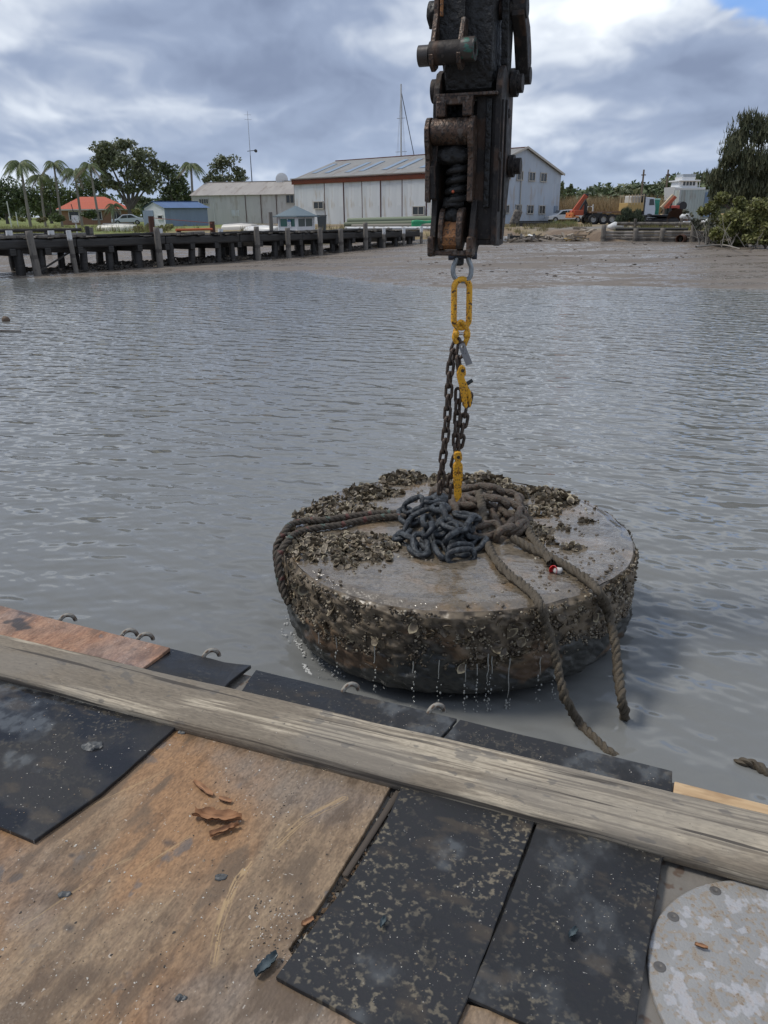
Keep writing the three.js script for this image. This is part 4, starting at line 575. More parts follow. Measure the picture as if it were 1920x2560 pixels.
  // pin stub low on the right, pins high up
  const xpin = (name, yy, zz, x0, x1, r, mat = wornSteel, par = hitch, hole = false) => { const m = mesh(name, U(cyl(r, r, V(x0, 0, 0), V(x1, 0, 0), 28)), mat, par); m.position.set(0, y(yy), zz); if (hole) mesh('split_pin_hole', cyl(0.006, 0.006, V(x1 - 0.022, 0, r * 0.5), V(x1 - 0.022, 0, r + 0.0015), 10), grease, m); return m; };
  xpin('lock_pin', 411, -0.285, xl - 0.03, xr + 0.080, 0.040, dirtySteel, hitch, true); xpin('pin_boss', 411, -0.285, xr + 0.02, xr + 0.046, 0.055, dirtySteel);
  xpin('top_pin', 197, -0.255, xl - 0.02, xr + 0.075, 0.043, dirtySteel, hitch, true); xpin('pin_boss', 197, -0.255, xr + 0.02, xr + 0.05, 0.060, dirtySteel);
  for (const zz of [-0.12, -0.13]) xpin('pin_boss', 215, zz, xl - 0.05, xl - 0.01, 0.055, dirtySteel);
  // front cross members: rusty block with a slot, round tube, cheek plates
  const xm = (xl + xj) / 2, wi = xj - xl - PT + 0.016, wu = xr - xl - PT;
  mesh('cross_block', [U(rbox(wi, y(238) - y(262), 0.05, 0.008, xm, (y(238) + y(262)) / 2, -0.01)), U(rbox(wi * 0.27, 0.075, 0.05, 0.01, xm - wi * 0.36, y(272), 0.006)), U(rbox(wi * 0.27, 0.075, 0.05, 0.01, xm + wi * 0.36, y(272), 0.006))], wornSteel, hitch);
  mesh('front_ledge', U(rbox(wu + 0.03, 0.016, 0.05, 0.004, (xl + xr) / 2, y(236), -0.02)), wornSteel, hitch);
  mesh('inner_wall', U(box(wi, y(240) - y(610), 0.012, xm, (y(240) + y(610)) / 2, -0.19)), grease, hitch);
  mesh('cross_tube', U(cyl(0.062, 0.062, V(xl - 0.01, y(328), 0.0), V(xj + 0.006, y(328), 0.0), 36)), wornSteel, hitch);
  const cheek = [[0.028, y(292)], [0.050, y(300)], [0.072, y(322)], [0.070, y(352)], [0.045, y(400)], [0.048, y(440)], [0.050, y(503)], [0.02, y(506)], [-0.02, y(470)], [-0.04, y(360)], [-0.04, y(300)], [0.0, y(290)]];
  plateYZ(cheek, X(1072), 0.026, 'cheek_plate', wornSteel, hitch, 0.005); plateYZ(cheek, X(1174), 0.028, 'cheek_plate', wornSteel, hitch, 0.005);
  // grease lumps above the spring
  { const g = new THREE.SphereGeometry(1, 30, 18); g.scale(wi * 0.5, 0.05, 0.045); const m = mesh('grease_lump', U(rough3(g, 0.016, 28, 3)), grease, hitch); m.position.set(xm - 0.005, y(388), -0.02); }
  // spring over a screw
  { const c = new THREE.Curve(), y0 = y(418), y1 = y(508), n = 3.6; c.getPoint = t => { const a = t * n * 2 * PI, r = 0.046; return V(xm + 0.016 + Math.cos(a) * r - 0.012 * t, mix(y0, y1, t), -0.04 + Math.sin(a) * r); }; mesh('spring', U(new THREE.TubeGeometry(c, 150, 0.017, 12)), uvCopy(grease, [3, 3]), hitch); mesh('screw_rod', U(cyl(0.036, 0.034, V(xm + 0.012, y0 + 0.02, -0.04), V(xm, y1 - 0.03, -0.04), 20)), grease, hitch); const nub = mesh('orange_nub', new THREE.SphereGeometry(0.0075, 12, 8), S(0.55, 0.12, 0.05, 0.5), hitch); nub.position.set(xm + 0.004, y(479), 0.022); }
  { const g = new THREE.CylinderGeometry(0.05, 0.058, 0.045, 24, 3); mesh('spring_seat', U(rough3(g, 0.006, 40, 8).translate(xm - 0.008, y(506), -0.035)), grease, hitch); }
  // locking jaw: two curved cheeks and the rust faced hook between them
  const jaw = [[0.0, y(520)], [0.028, y(530)], [0.050, y(560)], [0.056, y(595)], [0.040, y(622)], [0.0, y(628)], [-0.06, y(600)], [-0.07, y(540)], [-0.04, y(518)]];
  plateYZ(jaw, xm - 0.052, 0.026, 'jaw_cheek', wornSteel, hitch, 0.006); plateYZ(jaw, xm + 0.044, 0.032, 'jaw_cheek', wornSteel, hitch, 0.006);
  plateYZ([[0.0, y(550)], [0.034, y(572)], [0.050, y(592)], [0.046, y(612)], [0.02, y(624)], [-0.05, y(615)], [-0.06, y(560)]], xm - 0.005, 0.088, 'jaw_face', rustFace, hitch, 0.006);
  { const g = new THREE.SphereGeometry(1, 24, 14); g.scale(0.05, 0.045, 0.03); const m = mesh('grease_lump', U(rough3(g, 0.014, 30, 12)), grease, hitch); m.position.set(xm - 0.004, y(540), -0.01); }
  // foot frame
  mesh('foot_bar', U(rbox(wi + 0.02, 0.026, 0.06, 0.005, xm, y(632), 0.01)), wornSteel, hitch);
  for (const xx of [xl - 0.003, xj + 0.006]) mesh('foot_horn', U(rough3(rbox(0.036, y(590) - y(642), 0.085, 0.014, xx, (y(590) + y(642)) / 2, 0.022), 0.002, 30)), wornSteel, hitch);
  mesh('shackle_lug', U(rbox(0.05, 0.075, 0.05, 0.012, xm + 0.032, y(652) + 0.012, -0.02)), grease, hitch);
  // --- arm: the dipper nose sits between the hitch plates
  plateYZ([[-0.03, y(-420)], [-0.03, y(150)], [-0.06, y(218)], [-0.10, y(238)], [-0.22, y(238)], [-0.29, y(150)], [-0.31, y(40)], [-0.36, y(-420)]], (xl + xr) / 2 - 0.005, wu * 0.86, 'dipper_nose', grease, arm, 0.008);
  // front ears and the big green marked pin
  const ear = [[-0.04, y(-300)], [0.0, y(-300)], [0.02, y(30)], [0.085, y(116)], [0.108, y(142)], [0.098, y(166)], [0.055, y(180)], [0.01, y(168)], [-0.04, y(110)]];
  plateYZ(ear, X(1085), 0.024, 'ear_plate', wornSteel, arm, 0.004); plateYZ(ear.map(([z, q]) => [z, Math.min(q, y(44))]), X(1147), 0.022, 'ear_plate', wornSteel, arm, 0.004);
  { const t = xpin('ear_tube', 134, 0.055, X(1078), X(1150), 0.052, dirtySteel, arm); void t; xpin('green_pin_end', 138, 0.055, X(1052), X(1076), 0.046, greenPin, arm);
    const o = new THREE.LatheGeometry([[0.030, 0], [0.049, 0], [0.052, 0.004], [0.052, 0.062], [0.049, 0.066], [0.031, 0.066], [0.030, 0.06], [0.030, 0]].map(q => new THREE.Vector2(...q)), 32); o.rotateZ(-PI / 2); const m = mesh('green_pin_end', o, greenPin, arm); m.position.set(X(1149), y(130), 0.055); mesh('pin_bore', cyl(0.0295, 0.0295, V(0.030, 0, 0), V(0.034, 0, 0), 20), grease, m); }
  mesh('back_web', U(box(X(1147) - X(1085), y(-300) - y(150), 0.02, (X(1147) + X(1085)) / 2, (y(-300) + y(150)) / 2, -0.012)), grease, arm);
  { const g = new THREE.CylinderGeometry(0.06, 0.06, 0.05, 28); g.rotateZ(PI / 2); const m = mesh('side_boss', U(rough3(g, 0.006, 30, 5)), grease, arm); m.position.set(X(1072), y(22), -0.06); mesh('wear_strip', U(rbox(0.016, 0.11, 0.012, 0.004, X(1098), y(5), 0.022)), rustFace, arm); }
  // right hand side link with its pins
  const lk = [[-0.22, y(-260)], [-0.27, y(20)], [-0.33, y(40)], [-0.40, y(95)], [-0.42, y(130)], [-0.39, y(178)], [-0.35, y(185)], [-0.32, y(150)], [-0.24, y(75)], [-0.15, y(30)], [-0.12, y(-260)]];
  plateYZ(lk, xr + 0.052, 0.066, 'side_link', dirtySteel, arm, 0.006); plateYZ(lk, xl - 0.035, 0.034, 'side_link', dirtySteel, arm, 0.006);
  xpin('link_pin', 168, -0.375, xl - 0.04, xr + 0.092, 0.040, dirtySteel, arm); xpin('link_pin', 8, -0.19, xl - 0.06, xr + 0.092, 0.044, dirtySteel, arm);
  // inner lever
  plateYZ([[-0.10, y(-260)], [-0.12, y(60)], [-0.16, y(190)], [-0.24, y(190)], [-0.25, y(60)], [-0.24, y(-260)]], xr - 0.002, 0.034, 'inner_lever', grease, arm, 0.005);
}

// ---------- far shore: helpers ----------
const hit = (px, py, o, d) => { // where a pixel's ray meets the upright plane through o along d: metres along d, height, point
  const r = dirOf(px, py), n = V(d.z, 0, -d.x), t = (o.clone().sub(camera.position)).dot(n) / r.dot(n), p = r.multiplyScalar(t).add(camera.position); return { a: p.clone().sub(o).setY(0).dot(d), y: p.y, p };
};
const groundAt = (px, D) => { const p = atZ(px, 540, D); p.y = landH(p.x, p.z); return p; };
const wetTimber = surface(256, 256, (u, v) => { const g = fbm(u * 4, v * 30, 4), n = fbm(u * 6, v * 6, 4), c = mix3([0.012, 0.012, 0.013], [0.050, 0.044, 0.038], g * 0.6 + n * 0.4); return [...c, 0.6, g]; }, { bump: 0.01, repeat: [0.8, 0.8] });
const greyTimber = surface(256, 256, (u, v) => { const g = fbm(u * 30, v * 4, 4), n = fbm(u * 5, v * 5, 4); let c = mix3([0.10, 0.088, 0.075], [0.24, 0.215, 0.185], g * 0.7 + n * 0.3); c = mix3(c, [0.05, 0.043, 0.037], ss(0.55, 0.68, n) * 0.7); return [...c, 0.85, g]; }, { bump: 0.012, repeat: [0.9, 0.9] });
const plankTimber = surface(256, 256, (u, v) => { const g = fbm(u * 4, v * 30, 4), n = fbm(u * 3, v * 6, 4); let c = mix3([0.17, 0.15, 0.13], [0.36, 0.33, 0.29], g * 0.7 + n * 0.3); c = mix3(c, [0.07, 0.06, 0.05], ss(0.58, 0.7, n) * 0.6); return [...c, 0.85, g]; }, { bump: 0.01, repeat: [0.6, 0.6] });
const whitePaint = surface(128, 128, (u, v) => { const n = fbm(u * 6, v * 6, 4), c = mix3([0.66, 0.66, 0.65], [0.30, 0.28, 0.25], ss(0.55, 0.7, n)); return [...c, 0.6, n]; }, { bump: 0.004 });
const rustM = surface(128, 128, (u, v) => { const n = fbm(u * 6, v * 6, 5), c = mix3([0.11, 0.042, 0.022], [0.055, 0.03, 0.02], n); return [...c, 0.8, n]; }, { bump: 0.006 });

// ---------- the old timber wharf ----------
{
  const A = onY(85, 690, 0), B = onY(1045, 615, 0.25), d = B.clone().sub(A).setY(0).normalize(), n = V(-d.z, 0, d.x); if (n.z < 0) n.negate();
  const w = thing("timber_wharf", 'long decaying black timber wharf on leaning piles over the mud', 'wharf', V(A.x, 0, A.z), Math.atan2(-d.z, d.x));
  const o = V(A.x, 0, A.z), W = 3.4, yW = a => 1.50 - 0.0085 * a, T0 = -7, T1 = 27.2;     // local x along the wharf, z towards the barge
  const mudAt = (a, z) => { const p = o.clone().addScaledVector(d, a).addScaledVector(n, z); return Math.max(mudH(p.x, p.z), -0.25); };
  const bg = []; for (let i = 0; i < 4; i++) bg.push(uvBox(rough3(new THREE.BoxGeometry(0.225, 0.055, 1, 2, 1, 8), 0.008, 3 + i, i * 9)));
  let a = T0, i = 0; while (a < T1) { if (!(rnd() < 0.07)) { const m = mesh('deck_board', bg[i % 4], rnd() < 0.55 ? wetTimber : greyTimber, w), L = W * rr(0.9, 1.04); m.scale.z = L; m.position.set(a, yW(a) - 0.03 + rr(-0.015, 0.02), -W / 2 + rr(-0.12, 0.1)); m.rotation.y = rr(-0.02, 0.02); } a += 0.25; i++; }
  for (const [z, h] of [[-0.16, 0.36], [-W / 2, 0.3], [-W + 0.2, 0.34]]) for (let s = T0; s < T1; s += 4.6) { const L = Math.min(4.55, T1 - s); const g = uvBox(rough3(new THREE.BoxGeometry(L, h, 0.22, 24, 4, 3), 0.02, 2.2, s)); const m = mesh('stringer', g, wetTimber, w); m.position.set(s + L / 2, yW(s + L / 2) - 0.075 - h / 2, z); m.rotation.z = -0.0085 + rr(-0.006, 0.006); }
  for (let s = T0; s < T1 - 1; ) { const L = rr(1.6, 4.2); if (rnd() > 0.18) { const m = mesh('kerb_beam', uvBox(rough3(new THREE.BoxGeometry(L, 0.12, 0.2, 16, 3, 3), 0.03, 3, s * 3)), rnd() < 0.6 ? greyTimber : wetTimber, w); m.position.set(s + L / 2, yW(s + L / 2) + 0.045, -0.14 + rr(-0.05, 0.05)); m.rotation.z = rr(-0.012, 0.012); } s += L + rr(0.02, 0.5); }
  // bearing piles in three rows, with headstocks
  const pileG = r => uvBox(rough3(new THREE.CylinderGeometry(r * 0.92, r * 1.06, 1, 12, 10), r * 0.16, 5, r * 40));
  const pg = [pileG(0.15), pileG(0.17), pileG(0.19)];
  for (let k = 0, s = T0 + 0.3; s < T1; s += 1.5, k++) {
    for (const z of [-0.25, -W / 2, -W + 0.25]) { if (k % 2 && z < -0.3 && rnd() < 0.5) continue; const y0 = mudAt(s, z) - 0.3, y1 = yW(s) - 0.42, m = mesh('pile', pg[(k + (z < -1 ? 1 : 0)) % 3], wetTimber, w); m.scale.y = y1 - y0 + 0.1; m.position.set(s + rr(-0.35, 0.35), (y0 + y1) / 2, z + rr(-0.15, 0.05)); m.scale.x = m.scale.z = rr(0.8, 1.25); m.rotation.z = rr(-0.09, 0.05); m.rotation.x = rr(-0.05, 0.05); }
    const m = mesh('headstock', uvBox(rbox(0.26, 0.28, W, 0.03)), wetTimber, w); m.position.set(s, yW(s) - 0.55, -W / 2);
  }
  for (const [s, e] of [[0.2, 1.7], [-3, -1.4]]) mesh('brace', uvBox(barv(V(s, 0.15, 0.02), V(e, 0.85, 0.02), 0.08, 0.06)), wetTimber, w);
  // tall fender piles on the face
  const tall = [[72, 577, 690, 1], [172, 577, 688, 2], [388, 568, 674, 1], [638, 566, 656, 1], [716, 570, 650, 1], [797, 569, 643, 1], [849, 571, 640, 1], [911, 556, 632, 1], [958, 570, 630, 2], [1008, 569, 626, 2], [1052, 566, 620, 2]];
  for (const [px, py, pb, kind] of tall) { const h = hit(px, py, o.clone().addScaledVector(n, 0.2), d), y0 = mudAt(h.a, 0.2) - 0.3, r = kind === 2 ? 0.10 : 0.15, m = mesh('fender_pile', uvBox(rough3(new THREE.CylinderGeometry(r * 0.93, r * 1.05, h.y - y0, 12, 12), r * 0.14, 4, px)), greyTimber, w); m.position.set(h.a, (h.y + y0) / 2, 0.2 + r * 0.5); m.rotation.z = px < 200 ? 0.05 : 0; if (kind === 2) { const c = mesh('white_cap', uvBox(cyl(r * 1.04, r * 1.04, V(0, 0, 0), V(0, 0.42, 0), 12)), whitePaint, m); c.position.y = (h.y - y0) / 2 - 0.40; } }
  // short white bollards and rusty steel posts standing on the deck
  const stand = (name, px, y1, r, mat, z = -0.5) => { const h = hit(px, y1, o.clone().addScaledVector(n, z), d), g = uvBox(cyl(r, r * 0.95, V(0, 0, 0), V(0, Math.max(0.2, h.y - yW(h.a)), 0), 12)); const m = mesh(name, g, mat, w); m.position.set(h.a, yW(h.a) + 0.01, z); return m; };
  for (const [px, y] of [[22, 577], [127, 577], [399, 572], [551, 573]]) stand('white_bollard', px, y, 0.14, whitePaint, -0.9);
  stand('steel_post', 377, 541, 0.14, rustM, -1.6); stand('steel_post', 530, 554, 0.14, rustM, -1.6); stand('steel_post', 446, 572, 0.12, rustM, -1.4); stand('timber_post', 217, 566, 0.10, wetTimber, -1.8); stand('timber_post', 676, 531, 0.12, greyTimber, -3.0); stand('timber_post', 224, 569, 0.15, greyTimber, -2.4);
  // orange rail between the posts
  { const q = (px, py) => { const h = hit(px, py, o.clone().addScaledVector(n, -1.3), d); return V(h.a, h.y, -1.3); }; mesh('orange_pipe', cyl(0.06, 0.06, q(440, 575), q(530, 573), 10), S(0.50, 0.11, 0.03, 0.6), w); mesh('guard_wire', cyl(0.015, 0.015, q(384, 545), q(530, 558), 6), S(0.35, 0.12, 0.08, 0.7), w); }
  // low heap of oysters and drift along the foot of the piles
  const list = []; for (let i = 0; i < 3800; i++) { const s = rr(0.5, 22), z = rr(-3, -0.1), y = mudAt(s, z), g = new THREE.TetrahedronGeometry(rr(0.02, 0.09), 0); g.scale(1.5, 0.9, 1); g.translate(s, y + 0.03 + 0.22 * rnd() * vn(s * 0.9, 3), z); list.push(tint(g, mix3([0.02, 0.018, 0.016], [0.09, 0.075, 0.06], rnd()))); } const m = mesh('shell_bank', list, S(1, 1, 1, 0.8, { vertexColors: true }), w); m.userData.kind = 'stuff';
}
// second wharf, farther left
{
  const A = atZ(-260, 590, 47), B = atZ(205, 588, 49), d = B.clone().sub(A).setY(0).normalize(), w = thing('far_jetty', 'low dark jetty with white topped posts in front of the lawn', 'jetty', V(A.x, 0, A.z), Math.atan2(-d.z, d.x)), L = B.clone().sub(A).setY(0).length();
  mesh('deck', uvBox(rough3(new THREE.BoxGeometry(L, 0.14, 2.0, 40, 2, 2).translate(L / 2, 1.28, -1), 0.03, 2, 4)), wetTimber, w); mesh('edge_beam', uvBox(rough3(new THREE.BoxGeometry(L, 0.18, 0.15, 40, 2, 2).translate(L / 2, 1.56, -0.1), 0.03, 2, 8)), wetTimber, w);
  for (let s = 0.4; s < L; s += 1.1) { mesh('spacer_block', uvBox(box(0.16, 0.18, 0.16, s, 1.40, -0.1)), wetTimber, w); if (Math.round(s * 10) % 2) mesh('pile', uvBox(cyl(0.13, 0.12, V(s, -0.2, -0.3), V(s, 1.22, -0.3), 10)), wetTimber, w); }
}

// ---------- sheds, house, kiosk ----------
function corr(w, h, topFn, pitch = 0.18, amp = 0.016) { const n = Math.max(4, Math.round(w / pitch) * 4); return grid(n, 1, (s, t) => { const x = s * w, y = t * (topFn ? topFn(x) : h); return [x, y, amp * Math.sin(x / pitch * 2 * PI), x, y]; }); }
const corrMat = (a, b, st, k = 1) => surface(512, 512, (u, v) => { const x = u * 8, y = v * 8, s = fbm(x * 3.3, y * 0.5, 4), n = fbm(x * 0.9, y * 0.9, 4), sh = Math.floor(x / 0.82) * 7.3, p = vn(sh, Math.floor(y / 2.2) * 3.1 + 5); let c = mix3(a, b, clamp(s * 0.6 + p * 0.5)); c = mix3(c, st, ss(0.57, 0.72, fbm(x * 2.4 + 9, y * 0.45 + 3, 4) * 0.7 + n * 0.3) * k); return [...c, 0.55, n]; }, { bump: 0, repeat: [1 / 8, 1 / 8] });
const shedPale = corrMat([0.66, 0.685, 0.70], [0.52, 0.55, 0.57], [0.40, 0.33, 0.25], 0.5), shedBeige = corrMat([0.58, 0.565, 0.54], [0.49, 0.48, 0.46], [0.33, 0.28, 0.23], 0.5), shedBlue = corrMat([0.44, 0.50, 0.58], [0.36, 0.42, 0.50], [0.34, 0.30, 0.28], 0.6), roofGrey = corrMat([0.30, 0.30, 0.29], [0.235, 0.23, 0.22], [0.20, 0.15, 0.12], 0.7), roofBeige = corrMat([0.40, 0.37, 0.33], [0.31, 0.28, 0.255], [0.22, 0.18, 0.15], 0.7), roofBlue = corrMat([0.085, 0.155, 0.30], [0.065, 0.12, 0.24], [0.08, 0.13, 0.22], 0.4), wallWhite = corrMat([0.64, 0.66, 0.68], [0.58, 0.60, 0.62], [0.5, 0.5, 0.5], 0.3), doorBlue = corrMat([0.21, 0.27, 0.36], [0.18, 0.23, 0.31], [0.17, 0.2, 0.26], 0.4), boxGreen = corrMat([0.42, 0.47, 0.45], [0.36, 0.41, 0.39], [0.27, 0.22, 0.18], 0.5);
const redSteel = surface(128, 128, (u, v) => { const n = fbm(u * 7, v * 7, 4), c = mix3([0.24, 0.062, 0.032], [0.13, 0.045, 0.028], n); return [...c, 0.8, n]; }, { bump: 0.005 });
const paneM = S(0.030, 0.036, 0.042, 0.12), frameM = S(0.42, 0.40, 0.36, 0.6), frameW = S(0.62, 0.62, 0.60, 0.6);
function win(parent, x0, x1, y0, y1, face, at, mat = frameM, n = 2) { // face: 'z' in the front wall, 'x' in the right gable, '-x' in the left gable
  const w = x1 - x0, h = y1 - y0, t = Math.min(0.09, w * 0.09), g = [box(w + t, t, 0.10, 0, h / 2, 0), box(w + t * 1.6, t, 0.14, 0, -h / 2, 0.02), box(t, h, 0.10, -w / 2, 0, 0), box(t, h, 0.10, w / 2, 0, 0)]; for (let i = 1; i < n; i++) g.push(box(t * 0.7, h, 0.08, -w / 2 + w * i / n, 0, 0));
  const o = mesh('window', g, mat, parent); if (face === 'z') o.position.set((x0 + x1) / 2, (y0 + y1) / 2, at + 0.05); else { o.position.set(at + (face === 'x' ? 0.05 : -0.05), (y0 + y1) / 2, -(x0 + x1) / 2); o.rotation.y = face === 'x' ? PI / 2 : -PI / 2; }
  for (let i = 0; i < n; i++) { const p = mesh('pane', box(w / n - t * 0.7, h - t, 0.015), paneM, o); p.position.set(-w / 2 + w * (i + 0.5) / n, 0, -0.02); } return o;
}
function shed(name, label, o, yaw, len, dep, eave, ridge, m, skip = {}) {
  const b = thing(name, label, 'building', o, yaw), rh = z => ridge - (ridge - eave) * Math.abs(z - dep / 2) / (dep / 2);
  if (!skip.front) mesh('front_wall', corr(len, eave), m.front, b);
  const bw = mesh('back_wall', corr(len, eave), m.front, b); bw.position.z = -dep;
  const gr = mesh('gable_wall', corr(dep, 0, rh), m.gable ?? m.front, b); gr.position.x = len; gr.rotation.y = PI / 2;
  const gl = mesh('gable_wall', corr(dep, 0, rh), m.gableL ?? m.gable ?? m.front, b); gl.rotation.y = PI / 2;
  const sl = Math.hypot(dep / 2 + 0.35, (ridge - eave) * (1 + 0.7 / dep)), an = Math.atan2(ridge - eave, dep / 2), ov = m.over ?? 0.3;
  for (const s of [1, -1]) { const g = corr(len + 2 * ov, sl); g.translate(-ov, -sl, 0); g.rotateX(s > 0 ? -PI / 2 + an : -PI / 2 - an); if (s < 0) { g.scale(1, 1, 1); } const r = mesh('roof_slope', g, m.roof, b); if (s > 0) { r.position.set(0, ridge + 0.05, -dep / 2); } else { r.position.set(len, ridge + 0.05, -dep / 2); r.rotation.y = PI; g.rotateX(2 * an); } }
  const rc = mesh('ridge_cap', box(len + 2 * ov, 0.06, 0.35, len / 2, ridge + 0.08, -dep / 2), m.cap ?? m.roof, b); void rc; b.userData.an = an; return b;
}
{
  const ang = 0.74, L = V(10.589 - 29.531 * Math.cos(ang), 0.95, -87.728 - 29.531 * Math.sin(ang)), d = V(Math.cos(ang), 0, Math.sin(ang)), N = V(10.589, 0.95, -87.728), gd = V(Math.sin(ang), 0, -Math.cos(ang)), len = 29.531, dep = 16.149, eave = 5.45, ridge = 7.94;
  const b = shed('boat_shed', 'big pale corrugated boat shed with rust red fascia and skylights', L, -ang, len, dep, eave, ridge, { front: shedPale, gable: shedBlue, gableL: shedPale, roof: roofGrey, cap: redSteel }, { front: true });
  // front wall: fixed sheets at the left, then sliding door leaves between red posts
  const cut = [0, ...[813, 860, 906, 952, 1006, 1066].map(px => hit(px, 510, L, d).a), 0]; cut[7] = len;
  for (let i = 0; i < 7; i++) { const w = cut[i + 1] - cut[i] - 0.14, m = mesh(i ? 'door_leaf' : 'front_wall', corr(w, eave - 0.55), shedPale, b); m.position.set(cut[i] + 0.07, 0, i % 2 ? 0.06 : 0); if (i) { const q = mesh('door_post', box(0.10, eave - 0.5, 0.10), S(0.07, 0.022, 0.02, 0.8), b); q.position.set(cut[i], (eave - 0.5) / 2, 0.02); } }
  mesh('fascia_beam', uvBox(rough3(new THREE.BoxGeometry(len + 0.3, 0.62, 0.2, 60, 2, 2).translate(len / 2, eave - 0.24, 0.12), 0.03, 1.5, 4)), redSteel, b);
  mesh('gutter', box(len + 0.4, 0.12, 0.16, len / 2, eave + 0.10, 0.34), roofGrey, b);
  for (const [x0, x1, y0, y1] of [[787, 810, 504, 522], [1034, 1062, 516, 537]]) { const p = hit(x0, y1, L, d), q = hit(x1, y0, L, d); win(b, p.a, q.a, p.y - L.y, q.y - L.y, 'z', 0.1); }
  // gable windows in two rows, a door and rainwater pipe
  const up = [[1265, 1276, 431, 449], [1291, 1307, 428, 450], [1321, 1337, 431, 452], [1350, 1366, 433, 454]], lo = [[1255, 1272, 513, 533], [1288, 1303, 512, 534], [1317, 1333, 513, 534], [1346, 1362, 514, 535], [1225, 1240, 512, 533]];
  for (const [x0, x1, y0, y1] of [...up, ...lo]) { const p = hit(x0, y1, N, gd), q = hit(x1, y0, N, gd); win(b, p.a, q.a, p.y - N.y, q.y - N.y, 'x', len); }
  { const p = hit(1383, 545, N, gd), q = hit(1390, 515, N, gd), w = Math.max(0.8, q.a - p.a), m = mesh('side_door', box(0.08, q.y - N.y, w), doorBlue, b); m.position.set(len + 0.05, (q.y - N.y) / 2, -(p.a + w / 2)); const e = mesh('downpipe', cyl(0.06, 0.06, V(len + 0.1, 0.1, -dep * 0.46), V(len + 0.1, eave + 0.8, -dep * 0.46), 8), frameM, b); void e; }
  for (const z of [0, -dep / 2]) { const s = z ? -1 : 1; const a = V(len + 0.33, eave - 0.03, z ? -dep - 0.3 : 0.3), c = V(len + 0.33, ridge + 0.06, -dep / 2); mesh('barge_board', barv(a, c, 0.06, 0.22), frameM, b); void s; }
  // skylights on the near slope
  const an = b.userData.an, sk = S(0.20, 0.27, 0.36, 0.45), nrm = V(0, Math.cos(an), Math.sin(an)).applyAxisAngle(V(0, 1, 0), -ang), p0 = V(0, ridge, -dep / 2).applyAxisAngle(V(0, 1, 0), -ang).add(L);
  for (const [x, y] of [[812, 423], [844, 422], [895, 420], [930, 417], [988, 413], [1025, 411], [1082, 408]]) { const r = dirOf(x, y), t = p0.clone().sub(camera.position).dot(nrm) / r.dot(nrm), p = r.multiplyScalar(t).add(camera.position).sub(L).applyAxisAngle(V(0, 1, 0), ang); const m = mesh('skylight', box(0.85, 0.02, 4.2), sk, b); m.position.set(p.x, p.y + 0.10, p.z); m.rotation.x = an; }
}
{
  const L = atZ(487, 566, 112); L.y = 0.85; const b = shed('long_shed', 'long beige corrugated shed with a low pitched roof and roof dish', L, -0.2, 27, 11, hit(487, 488, L, V(1, 0, 0)).y - 0.85, hit(600, 457, V(0, 0, -118), V(1, 0, 0)).y - 0.85, { front: shedBeige, roof: roofBeige });
  const d = V(Math.cos(0.2), 0, Math.sin(0.2)); for (const [x0, x1, y0, y1, n] of [[499, 521, 497, 510, 4], [716, 735, 487, 508, 2]]) { const p = hit(x0, y1, L, d), q = hit(x1, y0, L, d); win(b, p.a, q.a, p.y - L.y, q.y - L.y, 'z', 0.02, frameM, n); }
  for (const px of [535, 615, 653, 692]) { const h = hit(px, 520, L, d), m = mesh('door_post', box(0.08, 3.9, 0.06), px === 535 ? frameW : S(0.10, 0.06, 0.055, 0.8), b); m.position.set(h.a, 2.0, 0.05); }
  { const p = hit(580, 541, L, d), q = hit(598, 525, L, d), m = mesh('patched_panel', box(q.a - p.a, q.y - p.y, 0.03), shedPale, b); m.position.set((p.a + q.a) / 2, (p.y + q.y) / 2 - L.y, 0.05); }
  const q = hit(705, 449, L.clone().add(V(0, 0, -3)), V(1, 0, 0)).p, ds = thing('satellite_dish', 'white satellite dish on the roof of the long beige shed', 'dish', q), bowl = new THREE.SphereGeometry(1.5, 28, 10, 0, 6.283, 0, 0.62); bowl.scale(1, 0.7, 1); bowl.rotateX(PI / 2); bowl.translate(0, 0, -0.95); mesh('bowl', bowl.rotateY(0.35), S(0.62, 0.62, 0.62, 0.6), ds); mesh('mast', cyl(0.06, 0.06, V(0, -1.9, -0.2), V(0, 0, -0.2), 8), frameM, ds); mesh('feed_arm', cyl(0.03, 0.03, V(0, -0.7, 0.1), V(0.2, -0.1, 0.8), 6), frameM, ds);
}
{
  const K = atZ(415, 566, 96); K.y = 0.85; const b = shed('garage', 'small garage with white gable, blue roof and roller door', K, 0.72, 5.6, 5.2, hit(415, 519, K, V(1, 0, 0)).y - 0.85, hit(383, 505, K.clone().add(V(-1, 0, -1.5)), V(1, 0, 0)).y - 0.85, { front: doorBlue, gable: wallWhite, roof: roofBlue, over: 0.2 });
  const gd = V(-Math.sin(0.72), 0, -Math.cos(0.72)); for (const [x0, x1, y0, y1, k] of [[360, 383, 526, 546, 1], [396, 407, 538, 548, 0]]) { const p = hit(x0, y1, K, gd), q = hit(x1, y0, K, gd), a0 = Math.min(p.a, q.a), a1 = Math.max(p.a, q.a); if (k) { const m = mesh('roller_door', uvBox(box(0.05, q.y - K.y, a1 - a0)), doorBlue, b); m.position.set(-0.05, (q.y - K.y) / 2, -(a0 + a1) / 2); } else win(b, a0, a1, p.y - K.y, q.y - K.y, '-x', 0, frameW, 1); }
}
